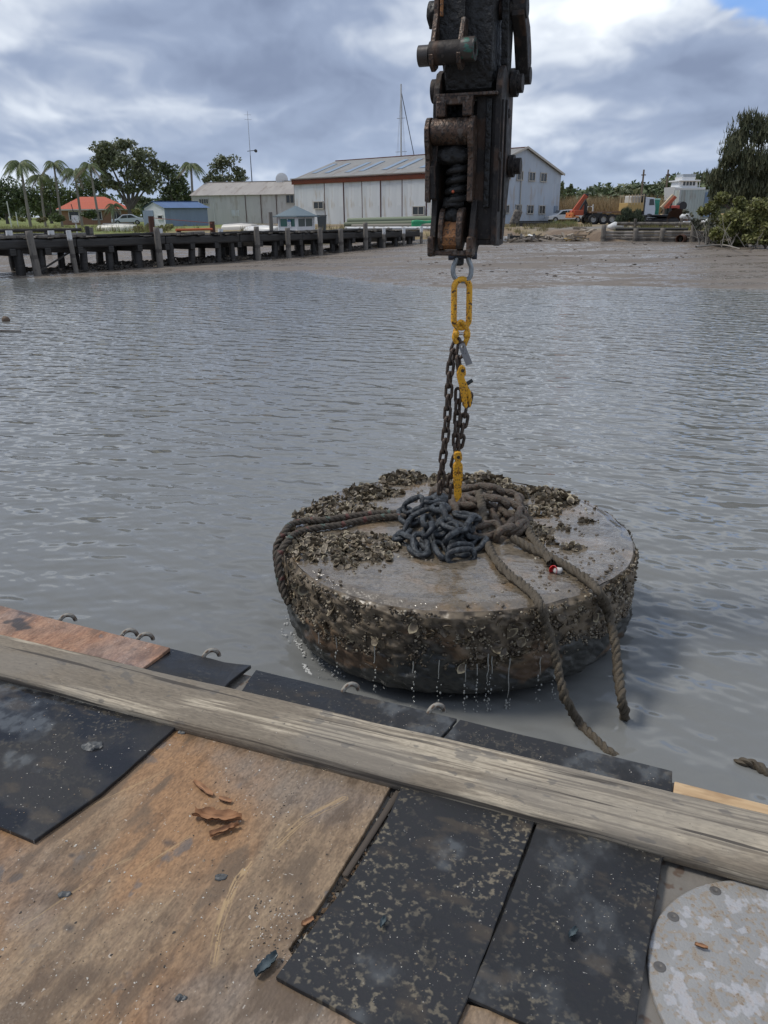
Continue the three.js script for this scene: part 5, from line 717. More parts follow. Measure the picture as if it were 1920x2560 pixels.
{ // kiosk: square, a corner to the barge, hipped roof
  const c = atZ(742, 583, 58); c.y = 0.95; const k = thing('wharf_kiosk', 'small white kiosk with grey green hipped roof behind the wharf', 'kiosk', c, PI / 4 + 0.12), e = hit(742, 541, c, V(1, 0, 0)).y - c.y, ap = hit(742, 515, c, V(1, 0, 0)).y - c.y, s = 1.72, white = S(0.66, 0.67, 0.68, 0.6), roofM = S(0.125, 0.165, 0.185, 0.6);
  for (const [sx, sz] of [[1, 1], [1, -1], [-1, 1], [-1, -1]]) mesh('corner_post', box(0.12, e, 0.12, sx * s / 2, e / 2, sz * s / 2), white, k);
  for (let i = 0; i < 4; i++) { const g = new THREE.Group(); const lo = mesh('wall_panel', box(s - 0.12, e * 0.45, 0.06), white, k), up = mesh('wall_panel', box(s - 0.12, e * 0.08, 0.06), white, k), gl = mesh('window', [box(s - 0.14, 0.06, 0.05, 0, e * 0.23, 0), box(0.06, e * 0.46, 0.05), box(0.06, e * 0.46, 0.05, s / 2 - 0.12), box(0.06, e * 0.46, 0.05, -s / 2 + 0.12)], white, k); mesh('pane', box(s - 0.2, e * 0.44, 0.012), i % 2 ? S(0.03, 0.12, 0.10, 0.15) : S(0.10, 0.12, 0.12, 0.15), gl); const a = i * PI / 2; for (const [o, y] of [[lo, e * 0.225], [up, e * 0.95], [gl, e * 0.68]]) { o.position.set(Math.sin(a) * s / 2, y, Math.cos(a) * s / 2); o.rotation.y = a; } void g; }
  const rg = new THREE.ConeGeometry(1.66, ap - e + 0.06, 4, 1); rg.rotateY(PI / 4); mesh('hipped_roof', rg.translate(0, e + (ap - e) / 2, 0), roofM, k); mesh('fascia', box(2.3, 0.09, 2.3, 0, e + 0.0, 0), roofM, k);
  const po = mesh('notice', box(0.34, 0.5, 0.01), surface(64, 96, (u, v) => { const t = (v * 12 % 1) > 0.5 && vn(u * 14, Math.floor(v * 12)) > 0.45 && u > 0.1 && u < 0.9; const hd = v > 0.78; return [...(hd ? [0.08, 0.16, 0.35] : t ? [0.15, 0.17, 0.2] : [0.75, 0.76, 0.76]), 0.6, 0.5]; }, { bump: 0 }), k); po.position.set(-s / 2 - 0.06, e * 0.6, 0.2); po.rotation.y = -PI / 2;
}
{ // house with orange red roof
  const c = atZ(240, 560, 128); c.y = 0.9; const h = thing('brick_house', 'house with bright orange red hipped roof among the palms', 'house', c, 0.35), e = hit(240, 523, c, V(1, 0, 0)).y - c.y, r = hit(240, 492, c, V(1, 0, 0)).y - c.y;
  const tile = surface(128, 128, (u, v) => { const n = fbm(u * 20, v * 20, 3), k = 0.85 + 0.3 * n; return [0.50 * k, 0.115 * k, 0.06 * k, 0.7, (v * 16) % 1]; }, { bump: 0.02, repeat: [0.5, 0.5] }), brick = S(0.30, 0.17, 0.11, 0.9);
  mesh('wall', box(9.5, e, 8, 0, e / 2, 0), brick, h);
  const X = 5.4, Z = 4.7, rx = 1.8, P = [[-X, e, Z], [X, e, Z], [X, e, -Z], [-X, e, -Z], [-rx, r, 0], [rx, r, 0]], F = [[0, 1, 5], [0, 5, 4], [1, 2, 5], [2, 3, 4], [2, 4, 5], [3, 0, 4]], pos = []; for (const f of F) for (const i of f) pos.push(...P[i]); const g = new THREE.BufferGeometry(); g.setAttribute('position', new THREE.Float32BufferAttribute(pos, 3)); g.computeVertexNormals(); mesh('hipped_roof', uvBox(g), tile, h); mesh('eave_board', box(2 * X - 0.02, 0.16, 2 * Z - 0.02, 0, e - 0.09, 0), frameW, h);
  for (const x of [-3, 0.2, 3]) win(h, x - 0.7, x + 0.7, 0.9, 2.1, 'z', 4.0, frameW);
}
// ---------- masts and poles ----------
{
  const metal = S(0.36, 0.37, 0.38, 0.5, { metalness: 0.4 }), dark = S(0.06, 0.06, 0.065, 0.6);
  const D = 125, b0 = atZ(636, 545, D), top = atZ(620, 278, D), a = thing('antenna_mast', 'tall thin radio antenna mast behind the long beige shed', 'antenna mast', V(b0.x, 0.9, b0.z)), H = top.y - 0.9;
  mesh('pole', cyl(0.13, 0.05, V(0, 0, 0), V(0, H * 0.62, 0), 8), dark, a); mesh('whip', cyl(0.05, 0.025, V(0, H * 0.62, 0), V(0, H, 0), 6), metal, a); const yb = hit(628, 377, V(b0.x, 0, b0.z), V(1, 0, 0)).y - 0.9; mesh('cross_arm', cyl(0.05, 0.05, V(-0.4, yb - 0.05, 0), V(0.75, yb + 0.05, 0), 6), dark, a); mesh('drum', cyl(0.22, 0.22, V(0.85, yb - 0.02, 0.2), V(0.85, yb - 0.02, -0.2), 12), dark, a); for (const t of [0.93, 0.97]) mesh('element', cyl(0.02, 0.02, V(-0.5, H * t, 0), V(0.5, H * t, 0), 5), metal, a);
  const D2 = 112, y0 = atZ(1003, 545, D2), y1 = atZ(999, 210, D2), m = thing('yacht_mast', 'tall aluminium yacht mast with spreaders standing behind the boat shed', 'mast', V(y0.x, 0.9, y0.z)), H2 = y1.y - 0.9, sp = py => hit(1000, py, V(y0.x, 0, y0.z), V(1, 0, 0)).y - 0.9;
  mesh('spar', cyl(0.15, 0.10, V(0, 0, 0), V(0, H2, 0), 10), S(0.50, 0.50, 0.50, 0.5), m); for (const [py, w] of [[296, 0.55], [380, 0.75]]) mesh('spreader', cyl(0.035, 0.035, V(-w, sp(py), 0), V(w, sp(py) + 0.05, 0), 6), metal, m);
  const st = atZ(1047, 392, D2).sub(V(y0.x, 0.9, y0.z)); mesh('backstay', cyl(0.055, 0.055, V(0.05, H2 - 1, 0), V(st.x * 1.0 + (st.x - 0) * 0.5, 0.5, 0.2), 6), dark, m); for (const s of [-1, 1]) for (const w of [0.55, 0.75]) mesh('shroud', cyl(0.012, 0.012, V(0, H2 * 0.97, 0), V(s * w * 1.6, 0, 0), 4), metal, m);
  const wood = S(0.13, 0.105, 0.085, 0.85); [[1610, 1608, 424, 170], [1671, 1666, 424, 175], [1632, 1628, 460, 240]].forEach(([tx, bx, ty, D3], i) => { const t = atZ(tx, ty, D3), p = thing('power_pole', ['bare timber power pole rising behind the white truck cab', 'bare timber power pole beside the boat wheelhouse', 'short distant power pole with a cross arm'][i], 'power pole', V(t.x, 1, t.z), 0, 'power poles behind the yard'), h = t.y - 1; mesh('shaft', cyl(0.24, 0.17, V(0, 0, 0), V(0, h, 0), 8), wood, p); mesh('cross_arm', box(i === 2 ? 2.6 : 0.9, 0.2, 0.16, 0, h - (i === 2 ? 1.2 : 1), 0.12), wood, p); });
}

// ---------- retaining walls and shore clutter at the right ----------
const crete = S(0.33, 0.31, 0.28, 0.85);
{
  const A = onY(1512, 606, 0.40), B = onY(1768, 604, 0.45), d = B.clone().sub(A).setY(0).normalize(), w = thing('retaining_wall', 'weathered plank retaining wall with four dark posts above the mud', 'retaining wall', V(A.x, 0, A.z), Math.atan2(-d.z, d.x)), L = B.clone().sub(A).setY(0).length() + 0.4;
  const yT = hit(1590, 577, A, d).y, rows = 4, rh = (yT - 0.36) / rows;
  const posts = [1508, 1588, 1655, 1731].map(px => hit(px, 590, A, d).a);
  for (let r = 0; r < rows; r++) { const cuts = [-0.2, posts[1], posts[2], posts[3], L]; for (let i = 0; i < 4; i++) { const l = cuts[i + 1] - cuts[i] - 0.02, m = mesh('plank', uvBox(rough3(new THREE.BoxGeometry(l, rh * 0.94, 0.09, 12, 2, 1), 0.012, 3, r * 9 + i)), r > 1 ? plankTimber : greyTimber, w); m.position.set((cuts[i] + cuts[i + 1]) / 2, 0.36 + rh * (r + 0.5), -0.06 + rr(-0.02, 0.02)); m.rotation.z = rr(-0.006, 0.006); } }
  mesh('cap_log', uvBox(rough3(cyl(0.09, 0.09, V(0.6, yT + 0.10, -0.35), V(L - 1.6, yT + 0.08, -0.35), 10), 0.02, 3)), wetTimber, w);
  posts.forEach((a, i) => { const top = hit([1508, 1588, 1655, 1731][i], [562, 571, 570, 558][i], A, d).y, m = mesh('post', uvBox(rough3(new THREE.CylinderGeometry(0.15, 0.17, top + 0.1, 10, 8), 0.03, 3, i * 7)), greyTimber, w); m.position.set(a, (top - 0.1) / 2, 0.10); });
  const q = hit(1706, 597, A, d), p = thing('drain_pipe', 'rusty drain pipe poking through the retaining wall, trickling water', 'pipe', V(q.p.x, q.p.y, q.p.z), Math.atan2(-d.z, d.x) - 0.35), og = new THREE.LatheGeometry([[0.22, -0.5], [0.27, -0.5], [0.27, 0.55], [0.22, 0.55], [0.22, -0.5]].map(v => new THREE.Vector2(...v)), 24); og.rotateX(PI / 2); mesh('tube', og, rustM, p); mesh('bore', new THREE.CylinderGeometry(0.218, 0.218, 0.02, 20).rotateX(PI / 2), S(0.01, 0.009, 0.008, 0.9), p); const run = mesh('trickle', rough3(new THREE.BoxGeometry(0.16, 0.02, 0.9, 3, 1, 8).rotateX(0.5).translate(0.02, -0.42, 0.85), 0.02, 6), S(0.34, 0.38, 0.38, 0.1), p); void run;
  // upper log fence
  const up = thing('log_rail', 'grey log rail on short posts above the retaining wall', 'rail', groundAt(1660, 57)); up.position.y = landH(up.position.x, up.position.z); mesh('log', uvBox(rough3(cyl(0.13, 0.13, V(-3.2, 0.42, 0), V(3.0, 0.36, 0.3), 10), 0.03, 3)), greyTimber, up); for (const x of [-2.0, 1.2]) mesh('post', uvBox(cyl(0.1, 0.1, V(x, -0.2, 0.16), V(x, 0.75, 0.16), 8)), greyTimber, up);
}
{ // broken wall at the foot of the slip
  const A = onY(1238, 606, 0.38), w = thing('broken_wall', 'collapsed low wall of white board and dark panels at the slip', 'wall', V(A.x, 0.3, A.z), -0.12); const k = 51 * 0.932 / FP;
  mesh('board', uvBox(rough3(new THREE.BoxGeometry(34 * k, 0.45, 0.12, 8, 2, 1), 0.03, 3).translate(17 * k, 0.24, 0)), whitePaint, w); for (const x of [36, 70, 104]) mesh('post', uvBox(box(0.16, 0.66, 0.16, x * k, 0.3, 0.06)), plankTimber, w); mesh('dark_panel', uvBox(box(32 * k, 0.5, 0.1, 53 * k, 0.26, 0)), wetTimber, w); mesh('dark_panel', uvBox(box(20 * k, 0.42, 0.1, 92 * k, 0.26, -0.15)), wetTimber, w);
  const a = onY(1308, 583, 0.7), b = onY(1339, 597, 0.5); const p = mesh('white_pipe', cyl(0.14, 0.14, a, b, 14), S(0.62, 0.62, 0.6, 0.5)); tag(p, 'fat white pipe lying on the mud against the collapsed wall', 'pipe');
}
const debris = (name, label, cat, n, x0, x1, D, fn, mat) => { const list = []; for (let i = 0; i < n; i++) { const p = groundAt(rr(x0, x1), D + rr(-2, 2)); p.y = Math.max(landH(p.x, p.z), mudH(p.x, p.z)); list.push(fn(p, i)); } return tag(mesh(name, list, mat), label, cat, null, 'stuff'); };
debris('driftwood', 'loose splintered timber and rubble on the slip bank', 'rubble', 90, 1245, 1480, 56, p => { const l = rr(0.3, 1.8), g = box(l, rr(0.04, 0.12), rr(0.06, 0.18), p.x, p.y + rr(0.03, 0.25), p.z, rr(-.2, .2), rr(0, 3), rr(-.3, .3)); return tint(g, mix3([0.10, 0.08, 0.06], [0.36, 0.31, 0.25], rnd())); }, S(1, 1, 1, 0.9, { vertexColors: true }));
debris('mud_litter', 'small stones, sticks and rubbish scattered over the mudflat', 'litter', 110, 1000, 1980, 44, p => { p.z += rr(-6, 14); p.x *= -p.z / 44; p.y = mudH(p.x, p.z); const g = new THREE.TetrahedronGeometry(rr(0.015, 0.05), 1); g.scale(rr(1, 3), 0.6, 1); g.translate(p.x, p.y + 0.01, p.z); const e = rnd(); return tint(g, e < 0.12 ? [0.5, 0.5, 0.48] : e < 0.7 ? [0.05, 0.04, 0.033] : [0.12, 0.08, 0.06]); }, S(1, 1, 1, 0.9, { vertexColors: true }));
{ const p = onY(1432, 600, 0.5), m = mesh('yellow_tarp', rough3(new THREE.BoxGeometry(1.6, 0.14, 0.5, 20, 2, 8), 0.06, 4), S(0.55, 0.36, 0.08, 0.7)); m.position.copy(p).setY(mudH(p.x, p.z) + 0.12); m.rotation.y = 0.2; tag(m, 'crumpled yellow sheet on the mud below the slip', 'tarp'); }
{ const P = [[1720, 547, 0.7], [1715, 534, 0.35], [1770, 540, 0.8], [1542, 566, 0.5]]; P.forEach(([x, y, r], i) => { const p = groundAt(x, 58); const g = new THREE.SphereGeometry(r * 0.9, 18, 12); g.scale(1.3, 0.55, 0.9); const m = mesh('bulk_bag', rough3(g, 0.12, 2.5, i * 5), S(0.60, 0.60, 0.59, 0.7)); m.position.set(p.x, landH(p.x, p.z) + (i === 1 ? 0.85 : 0.25), p.z); tag(m, ['slumped white bulk bag beside the mangroves', 'white bundle sitting on the rusty bucket heap', 'white bulk bag half hidden by mangrove branches', 'pale sack lying beside the dark green bush'][i], 'bag', 'white bags in the yard'); }); }
{ const p = groundAt(1690, 60), m = mesh('rusty_bucket', rough3(new THREE.CylinderGeometry(0.75, 0.5, 0.8, 18, 4, true).rotateX(1.1), 0.08, 3), rustM); m.position.set(p.x, landH(p.x, p.z) + 0.55, p.z); tag(m, 'rusty brown steel bucket beside the dark steel heap', 'bucket'); const q = groundAt(1655, 62), h = thing('steel_plate_heap', 'heap of flat dark steel plates behind the retaining wall', 'heap', V(q.x, landH(q.x, q.z), q.z)); for (let i = 0; i < 9; i++) { const o = mesh('plate', box(rr(2, 3.2), 0.07, 1.3), S(0.02, 0.021, 0.024, 0.5), h); o.position.set(rr(-0.3, 0.3), 0.1 + i * 0.10, rr(-0.2, 0.2)); o.rotation.set(rr(-.06, .06), rr(-.2, .2), rr(-.12, .12)); } }
{ const p = groundAt(1335, 76), w = thing('timber_stack', 'low stack of dark timbers in front of the blue gable', 'timber stack', V(p.x, landH(p.x, p.z), p.z), 0.1); for (let i = 0; i < 7; i++) { const o = mesh('timber', uvBox(box(rr(3, 4.5), 0.14, 0.16)), wetTimber, w); o.position.set(rr(-0.3, 0.5), 0.08 + Math.floor(i / 3) * 0.15, (i % 3) * 0.22); } const q = groundAt(1290, 76), c = mesh('tipped_crate', uvBox(rough3(new THREE.BoxGeometry(0.7, 1.3, 0.7, 4, 6, 4), 0.06, 3).rotateZ(-0.35)), greyTimber); c.position.set(q.x, landH(q.x, q.z) + 0.7, q.z); tag(c, 'rotting crate tipped against the blue gable wall', 'crate'); }
// long piles stacked on the shore behind the wharf
{
  const col = [[0.20, 0.23, 0.16], [0.16, 0.175, 0.12], [0.24, 0.22, 0.18], [0.28, 0.26, 0.22]];
  [[870, 1095, 553, 546, 60, 0.20], [862, 1095, 562, 556, 59.4, 0.19], [880, 1095, 566, 563, 58.7, 0.15], [863, 1090, 571, 570, 58.2, 0.11]].forEach(([x0, x1, y0, y1, D, r], i) => { const a = atZ(x0, y0, D), b = atZ(x1, y1, D - 2.5), m = mesh('spare_pile', uvBox(rough3(cyl(r, r * 0.9, a, b, 14), 0.015, 2, i)), i === 3 ? whitePaint : S(...col[i], 0.85)); tag(m, ['topmost greenish spare pile lying behind the wharf', 'greenish brown spare pile under the topmost one behind the wharf', 'thin grey spare pile in the stack behind the wharf', 'white spare pole lying lowest in the stack behind the wharf'][i], 'timber pile', 'spare piles on the shore'); });
  { const t = thing('pile_bearers', 'short dark timber bearers under the stacked spare piles', 'bearers', null); for (const px of [885, 950, 1020, 1080]) { const q = groundAt(px, 59), h = landH(q.x, q.z); mesh('bearer', uvBox(box(0.3, 0.5, 3.2, q.x, h + 0.05, q.z - 0.2, 0, 0.1, 0)), wetTimber, t); } }
  const p = atZ(1068, 561, 57), m = mesh('green_tarp', rough3(new THREE.BoxGeometry(2.2, 0.5, 1.0, 18, 5, 8), 0.12, 2), S(0.03, 0.30, 0.13, 0.5)); m.position.copy(p); tag(m, 'bright green tarpaulin bundle at the end of the spare piles', 'tarp');
  const q = atZ(805, 555, 66), b = thing('wheelie_bin', 'dark grey wheeled bin beside the kiosk', 'bin', V(q.x, landH(q.x, q.z), q.z)); mesh('body', prism([[-0.28, 0], [0.28, 0], [0.36, 1.15], [-0.36, 1.15]], 0.7, 0.02), S(0.06, 0.07, 0.075, 0.6), b); mesh('lid', rbox(0.8, 0.07, 0.8, 0.03, 0, 1.2, 0), S(0.05, 0.06, 0.065, 0.6), b);
  // upturned dinghies
  const hullG = (L, W, H) => grid(14, 18, (s, t) => { const z = t * 2 - 1, w = W / 2 * Math.sqrt(Math.max(0, 1 - (t > 0.5 ? (2 * t - 1) ** 2.2 : 0.25 * (1 - 2 * t) ** 2))), a = s * PI; return [Math.cos(a) * w, Math.sin(a) ** 0.7 * H * (1 - 0.15 * Math.abs(z)), z * L / 2]; });
  [[658, 562, 60, 0.9, 'white upturned dinghy left of the wharf kiosk', [0.64, 0.63, 0.60]], [292, 563, 66, 1.4, 'white upturned dinghy with a yellow patch near the parked car', [0.62, 0.60, 0.52]], [600, 556, 70, 1.2, 'small cream upturned dinghy in front of the beige shed', [0.55, 0.52, 0.47]]].forEach(([x, y, D, yaw, lab, c]) => { const p = groundAt(x, D), h = thing('dinghy', lab, 'dinghy', V(p.x, landH(p.x, p.z), p.z), yaw, 'upturned dinghies ashore'); mesh('hull', hullG(3.2, 1.3, 0.55), S(...c, 0.4), h); mesh('keel', box(0.05, 0.07, 2.6, 0, 0.56, 0), S(0.3, 0.3, 0.3, 0.6), h); });
}
// ---------- vehicles and yard plant ----------
const tyre = (r, w) => { const g = new THREE.LatheGeometry([[r * 0.55, -w / 2], [r * 0.92, -w / 2], [r, -w * 0.32], [r, w * 0.32], [r * 0.92, w / 2], [r * 0.55, w / 2]].map(v => new THREE.Vector2(...v)), 26); g.rotateX(PI / 2); return g; }, rimG = (r, w) => { const g = new THREE.LatheGeometry([[0.001, w * 0.2], [r * 0.2, w * 0.25], [r * 0.3, w * 0.05], [r * 0.5, w * 0.1], [r * 0.56, w * 0.45]].map(v => new THREE.Vector2(...v)), 20); g.rotateX(PI / 2); return g; };
const rub = S(0.022, 0.022, 0.023, 0.85), rimM = S(0.36, 0.36, 0.35, 0.5), blk = S(0.028, 0.028, 0.03, 0.6), orange = S(0.38, 0.075, 0.03, 0.5), cream = S(0.50, 0.40, 0.26, 0.6);
const wheel = (par, x, y, z, r, w) => { const m = mesh('wheel', tyre(r, w), rub, par); m.position.set(x, y, z); mesh('rim', rimG(r, w), rimM, m); };
{
  const p = groundAt(1530, 82), t = thing('crane_truck', 'flatbed truck with folded orange crane at its tail', 'truck', V(p.x, landH(p.x, p.z), p.z), 0.08), k = 82 * 0.955 / FP, X = px => (px - 1530) * k, Y = py => hit(1530, py, p, V(1, 0, 0)).y - landH(p.x, p.z);
  for (const z of [1.05, -1.05]) for (const px of [1474, 1499, 1520, 1612]) wheel(t, X(px), 0.47, z, 0.48, 0.32);
  mesh('chassis', [box(X(1620) - X(1462), 0.25, 0.9, (X(1620) + X(1462)) / 2, 0.75, 0), box(0.9, 0.55, 2.2, X(1485), 0.85, 0)], blk, t); mesh('tray', rbox(X(1560) - X(1466), 0.16, 2.45, 0.02, (X(1560) + X(1466)) / 2, Y(530), 0), S(0.17, 0.10, 0.06, 0.8), t);
  for (const px of [1488, 1511]) mesh('mudguard', box(0.5, 0.06, 0.34, X(px), 1.06, 1.06), S(0.2, 0.2, 0.2, 0.6), t);
  // yellow crate body with mesh frame behind the cab
  mesh('yellow_body', rbox(X(1596) - X(1556), 0.75, 2.3, 0.03, (X(1596) + X(1556)) / 2, Y(518), 0), S(0.42, 0.29, 0.11, 0.7), t); for (const z of [1.15, -1.15]) for (let i = 0; i < 6; i++) mesh('frame_bar', box(0.06, 0.95, 0.05, mix(X(1558), X(1594), i / 5), Y(500), z), cream, t); for (const z of [1.15, -1.15]) mesh('frame_rail', box(X(1596) - X(1556), 0.07, 0.06, X(1576), Y(490), z), cream, t); mesh('load', rough3(new THREE.BoxGeometry(1.0, 0.7, 1.6, 6, 5, 6), 0.12, 2).translate(X(1578), Y(500), 0), S(0.45, 0.44, 0.42, 0.8), t);
  mesh('cab', prism([[X(1599), 0.6], [X(1625), 0.6], [X(1626), 1.35], [X(1621), Y(496)], [X(1599), Y(494)]], 2.3, 0.05), S(0.56, 0.60, 0.66, 0.4), t); for (const z of [1.16, -1.16]) mesh('side_window', prism([[X(1609), Y(514)], [X(1622), Y(514)], [X(1619), Y(499)], [X(1609), Y(499)]], 0.02).translate(0, 0, z), paneM, t); mesh('headboard', box(0.12, 1.9, 2.3, X(1597), Y(512), 0), blk, t);
  // folded crane
  const q = (px, py, z = 0) => V(X(px), Y(py), z); mesh('crane_base', [rbox(0.9, 0.5, 1.6, 0.05, X(1440), Y(531), 0), box(0.35, 1.1, 0.5, X(1452), Y(522), 0)], orange, t); mesh('crane_post', barv(q(1462, 535), q(1456, 500), 0.34, 0.4), blk, t); mesh('crane_boom', barv(q(1424, 540, 0.2), q(1459, 488, 0.2), 0.36, 0.40), orange, t); mesh('crane_boom', barv(q(1434, 541, -0.3), q(1462, 492, -0.3), 0.30, 0.32), S(0.52, 0.075, 0.03, 0.5), t); mesh('crane_ram', cyl(0.09, 0.09, q(1440, 532, 0.45), q(1458, 498, 0.45), 10), blk, t); mesh('crane_knuckle', rbox(0.45, 0.4, 0.5, 0.08, X(1460), Y(489), 0), blk, t); mesh('rear_frame', [box(0.7, 0.12, 2.2, X(1430), Y(541), 0), box(0.12, 0.5, 2.2, X(1424), Y(537), 0)], S(0.55, 0.20, 0.06, 0.6), t); mesh('hose', new THREE.TubeGeometry(new THREE.CatmullRomCurve3([q(1461, 500), q(1466, 512), q(1462, 524), q(1456, 530)]), 16, 0.05, 6), blk, t); mesh('leg_frame', [box(0.1, 0.9, 0.1, X(1473), Y(523), 0.9), box(0.1, 0.9, 0.1, X(1473), Y(523), -0.9), box(0.1, 0.1, 1.9, X(1473), Y(516), 0)], frameW, t);
  const lt = S(0.5, 0.1, 0.03, 0.4); for (const z of [0.85, -0.85]) mesh('tail_light', box(0.06, 0.14, 0.3, X(1423) - 0.02, Y(536), z), lt, t);
}
{ const p = groundAt(1630, 84), h = landH(p.x, p.z), t = thing('portable_toilet', 'green portable toilet cubicle beside the white truck cab', 'portable toilet', V(p.x, h, p.z), -0.2), g = S(0.06, 0.34, 0.23, 0.5); mesh('cabin', rbox(1.1, 2.15, 1.1, 0.05, 0, 1.15, 0), g, t); mesh('roof', rbox(1.2, 0.16, 1.2, 0.06, 0, 2.28, 0), S(0.30, 0.52, 0.44, 0.5), t); mesh('door', box(0.72, 1.8, 0.04, 0, 1.05, 0.56), S(0.05, 0.28, 0.19, 0.5), t); mesh('vent_pipe', cyl(0.05, 0.05, V(0.4, 2.3, -0.4), V(0.4, 2.7, -0.4), 8), blk, t); }
{ const p = groundAt(1668, 82), h = landH(p.x, p.z), t = thing('loader_crane', 'orange and cream crane boom rising from a dark yard machine', 'crane', V(p.x, h, p.z)), k = 82 * 0.955 / FP, q = (px, py, z = 0) => V((px - 1668) * k, hit(1668, py, p, V(1, 0, 0)).y - h, z); mesh('base_frame', [rbox(3.4, 0.5, 1.6, 0.04, 0.4, 0.45, 0), box(0.8, 0.9, 1.2, 0.3, 1.0, 0)], blk, t); mesh('boom', barv(q(1651, 521, 0.1), q(1677, 489, 0.1), 0.34, 0.36), cream, t); mesh('boom', barv(q(1657, 520, 0.35), q(1680, 492, 0.35), 0.24, 0.28), orange, t); mesh('engine_box', rbox(0.8, 0.6, 1.2, 0.05, q(1681, 522).x, q(1681, 522).y, 0), S(0.45, 0.07, 0.05, 0.5), t); mesh('winch', cyl(0.4, 0.4, q(1700, 515, -0.4), q(1700, 515, 0.4), 16), blk, t); mesh('hanging_chain', cyl(0.02, 0.02, q(1679, 492, 0.2), q(1680, 520, 0.2), 5), blk, t); for (let i = 0; i < 5; i++) mesh('track_roller', cyl(0.26, 0.26, V(-1.2 + i * 0.75, 0.26, 0.5), V(-1.2 + i * 0.75, 0.26, 0.85), 14), blk, t); }
{ const p = groundAt(1733, 92), h = landH(p.x, p.z), k = 92 * 0.955 / FP, t = thing('shipping_container', 'pale green grey shipping container standing in the yard', 'container', V(p.x, h, p.z), -0.1), w = 88 * k, y0 = hit(1733, 520, p, V(1, 0, 0)).y - h, y1 = hit(1733, 476, p, V(1, 0, 0)).y - h; const base = Math.max(0, Math.min(y0, 0.3)); mesh('side_panel', corr(w, y1 - base, null, 0.28, 0.04).translate(-w / 2, base, 1.22), boxGreen, t); mesh('roof', box(w, 0.08, 2.44, 0, y1, 0), boxGreen, t); mesh('back_panel', box(w, y1 - base, 0.05, 0, (y1 + base) / 2, -1.22), boxGreen, t); for (const s of [-1, 1]) { mesh('end_panel', box(0.06, y1 - base, 2.44, s * w / 2, (y1 + base) / 2, 0), s > 0 ? S(0.5, 0.5, 0.49, 0.6) : boxGreen, t); for (const z of [-1.2, 1.2]) mesh('corner_post', box(0.16, y1 - base + 0.1, 0.16, s * w / 2, (y1 + base) / 2, z), S(0.40, 0.42, 0.42, 0.6), t); } mesh('blue_door', box(0.9, (y1 - base) * 0.85, 0.05, w / 2 - 0.9, (y1 + base) / 2, 1.29), S(0.16, 0.23, 0.34, 0.6), t); for (const z of [-1.05, 1.05]) mesh('bearer', box(w, base, 0.25, 0, base / 2, z), wetTimber, t); }
{ const p = groundAt(1700, 105), h = landH(p.x, p.z), k = 105 * 0.955 / FP, t = thing('boat_wheelhouse', 'white boat with flying bridge standing ashore behind the container', 'boat', V(p.x, h, p.z), 0.1), Y = py => hit(1700, py, p, V(1, 0, 0)).y - h, wh = S(0.70, 0.71, 0.72, 0.4), X = px => (px - 1700) * k; mesh('hull', prism([[X(1668), Y(500)], [X(1740), Y(500)], [X(1742), Y(470)], [X(1664), Y(468)]], 3.2, 0.15), S(0.55, 0.57, 0.58, 0.5), t); mesh('cabin', prism([[X(1678), Y(472)], [X(1724), Y(472)], [X(1722), Y(454)], [X(1680), Y(454)]], 2.6, 0.08), wh, t); mesh('cabin_roof', rbox(X(1728) - X(1674), 0.16, 3.0, 0.05, X(1701), Y(453), 0), wh, t); mesh('flying_bridge', prism([[X(1686), Y(453)], [X(1717), Y(453)], [X(1719), Y(443)], [X(1684), Y(443)]], 2.0, 0.06), wh, t); mesh('windscreen', prism([[X(1687), Y(443)], [X(1718), Y(443)], [X(1720), Y(436)], [X(1687), Y(436)]], 1.9, 0.02), S(0.38, 0.42, 0.46, 0.2), t); for (const px of [1687, 1695, 1703, 1711]) mesh('window', rbox(5.5 * k, 0.42, 0.06, 0.02, X(px + 2), Y(460), 1.31), paneM, t); mesh('keel_block', box(3, Math.max(0.4, Y(500)), 1.2, 0, Y(500) / 2, 0), wetTimber, t); for (const px of [1676, 1727]) mesh('stanchion', cyl(0.05, 0.05, V(X(px), Y(472), 1.3), V(X(px), Y(454), 1.3), 6), wh, t); }
function car(px, D, yaw, col, label, L = 4.4) { const p = groundAt(px, D), t = thing('parked_car', label, 'car', V(p.x, landH(p.x, p.z), p.z), yaw), paint = S(...col, 0.25, { clearcoat: 1, clearcoatRoughness: 0.1 }); mesh('body', prism([[-L / 2, 0.32], [-L / 2 + 0.05, 0.72], [-L * 0.30, 0.84], [-L * 0.14, 1.36], [L * 0.14, 1.42], [L * 0.36, 0.98], [L / 2 - 0.03, 0.90], [L / 2, 0.36]], 1.72, 0.08), paint, t); for (const z of [0.865, -0.865]) { mesh('side_window', prism([[-L * 0.23, 0.88], [-L * 0.12, 1.28], [0, 1.32], [0, 0.90]], 0.02).translate(0, 0, z), paneM, t); mesh('side_window', prism([[0.06, 0.90], [0.06, 1.32], [L * 0.13, 1.33], [L * 0.28, 0.96]], 0.02).translate(0, 0, z), paneM, t); for (const x of [-L * 0.31, L * 0.30]) wheel(t, x, 0.32, z * 0.95, 0.32, 0.2); mesh('headlight', box(0.1, 0.13, 0.34, -L / 2 + 0.02, 0.66, z * 0.72), S(0.6, 0.6, 0.58, 0.2), t); } const wg = prism([[-0.02, -0.3], [0.02, -0.3], [0.02, 0.3], [-0.02, 0.3]], 1.36).rotateZ(-0.62); const w = mesh('windscreen', wg, paneM, t); w.position.set(-L * 0.228, 1.09, 0); return t; }
car(318, 118, 0.25, [0.52, 0.56, 0.62], 'silver grey car parked on the lawn by the palms'); car(1412, 96, 0.1, [0.66, 0.67, 0.68], 'white car half hidden behind the corner of the blue gable');
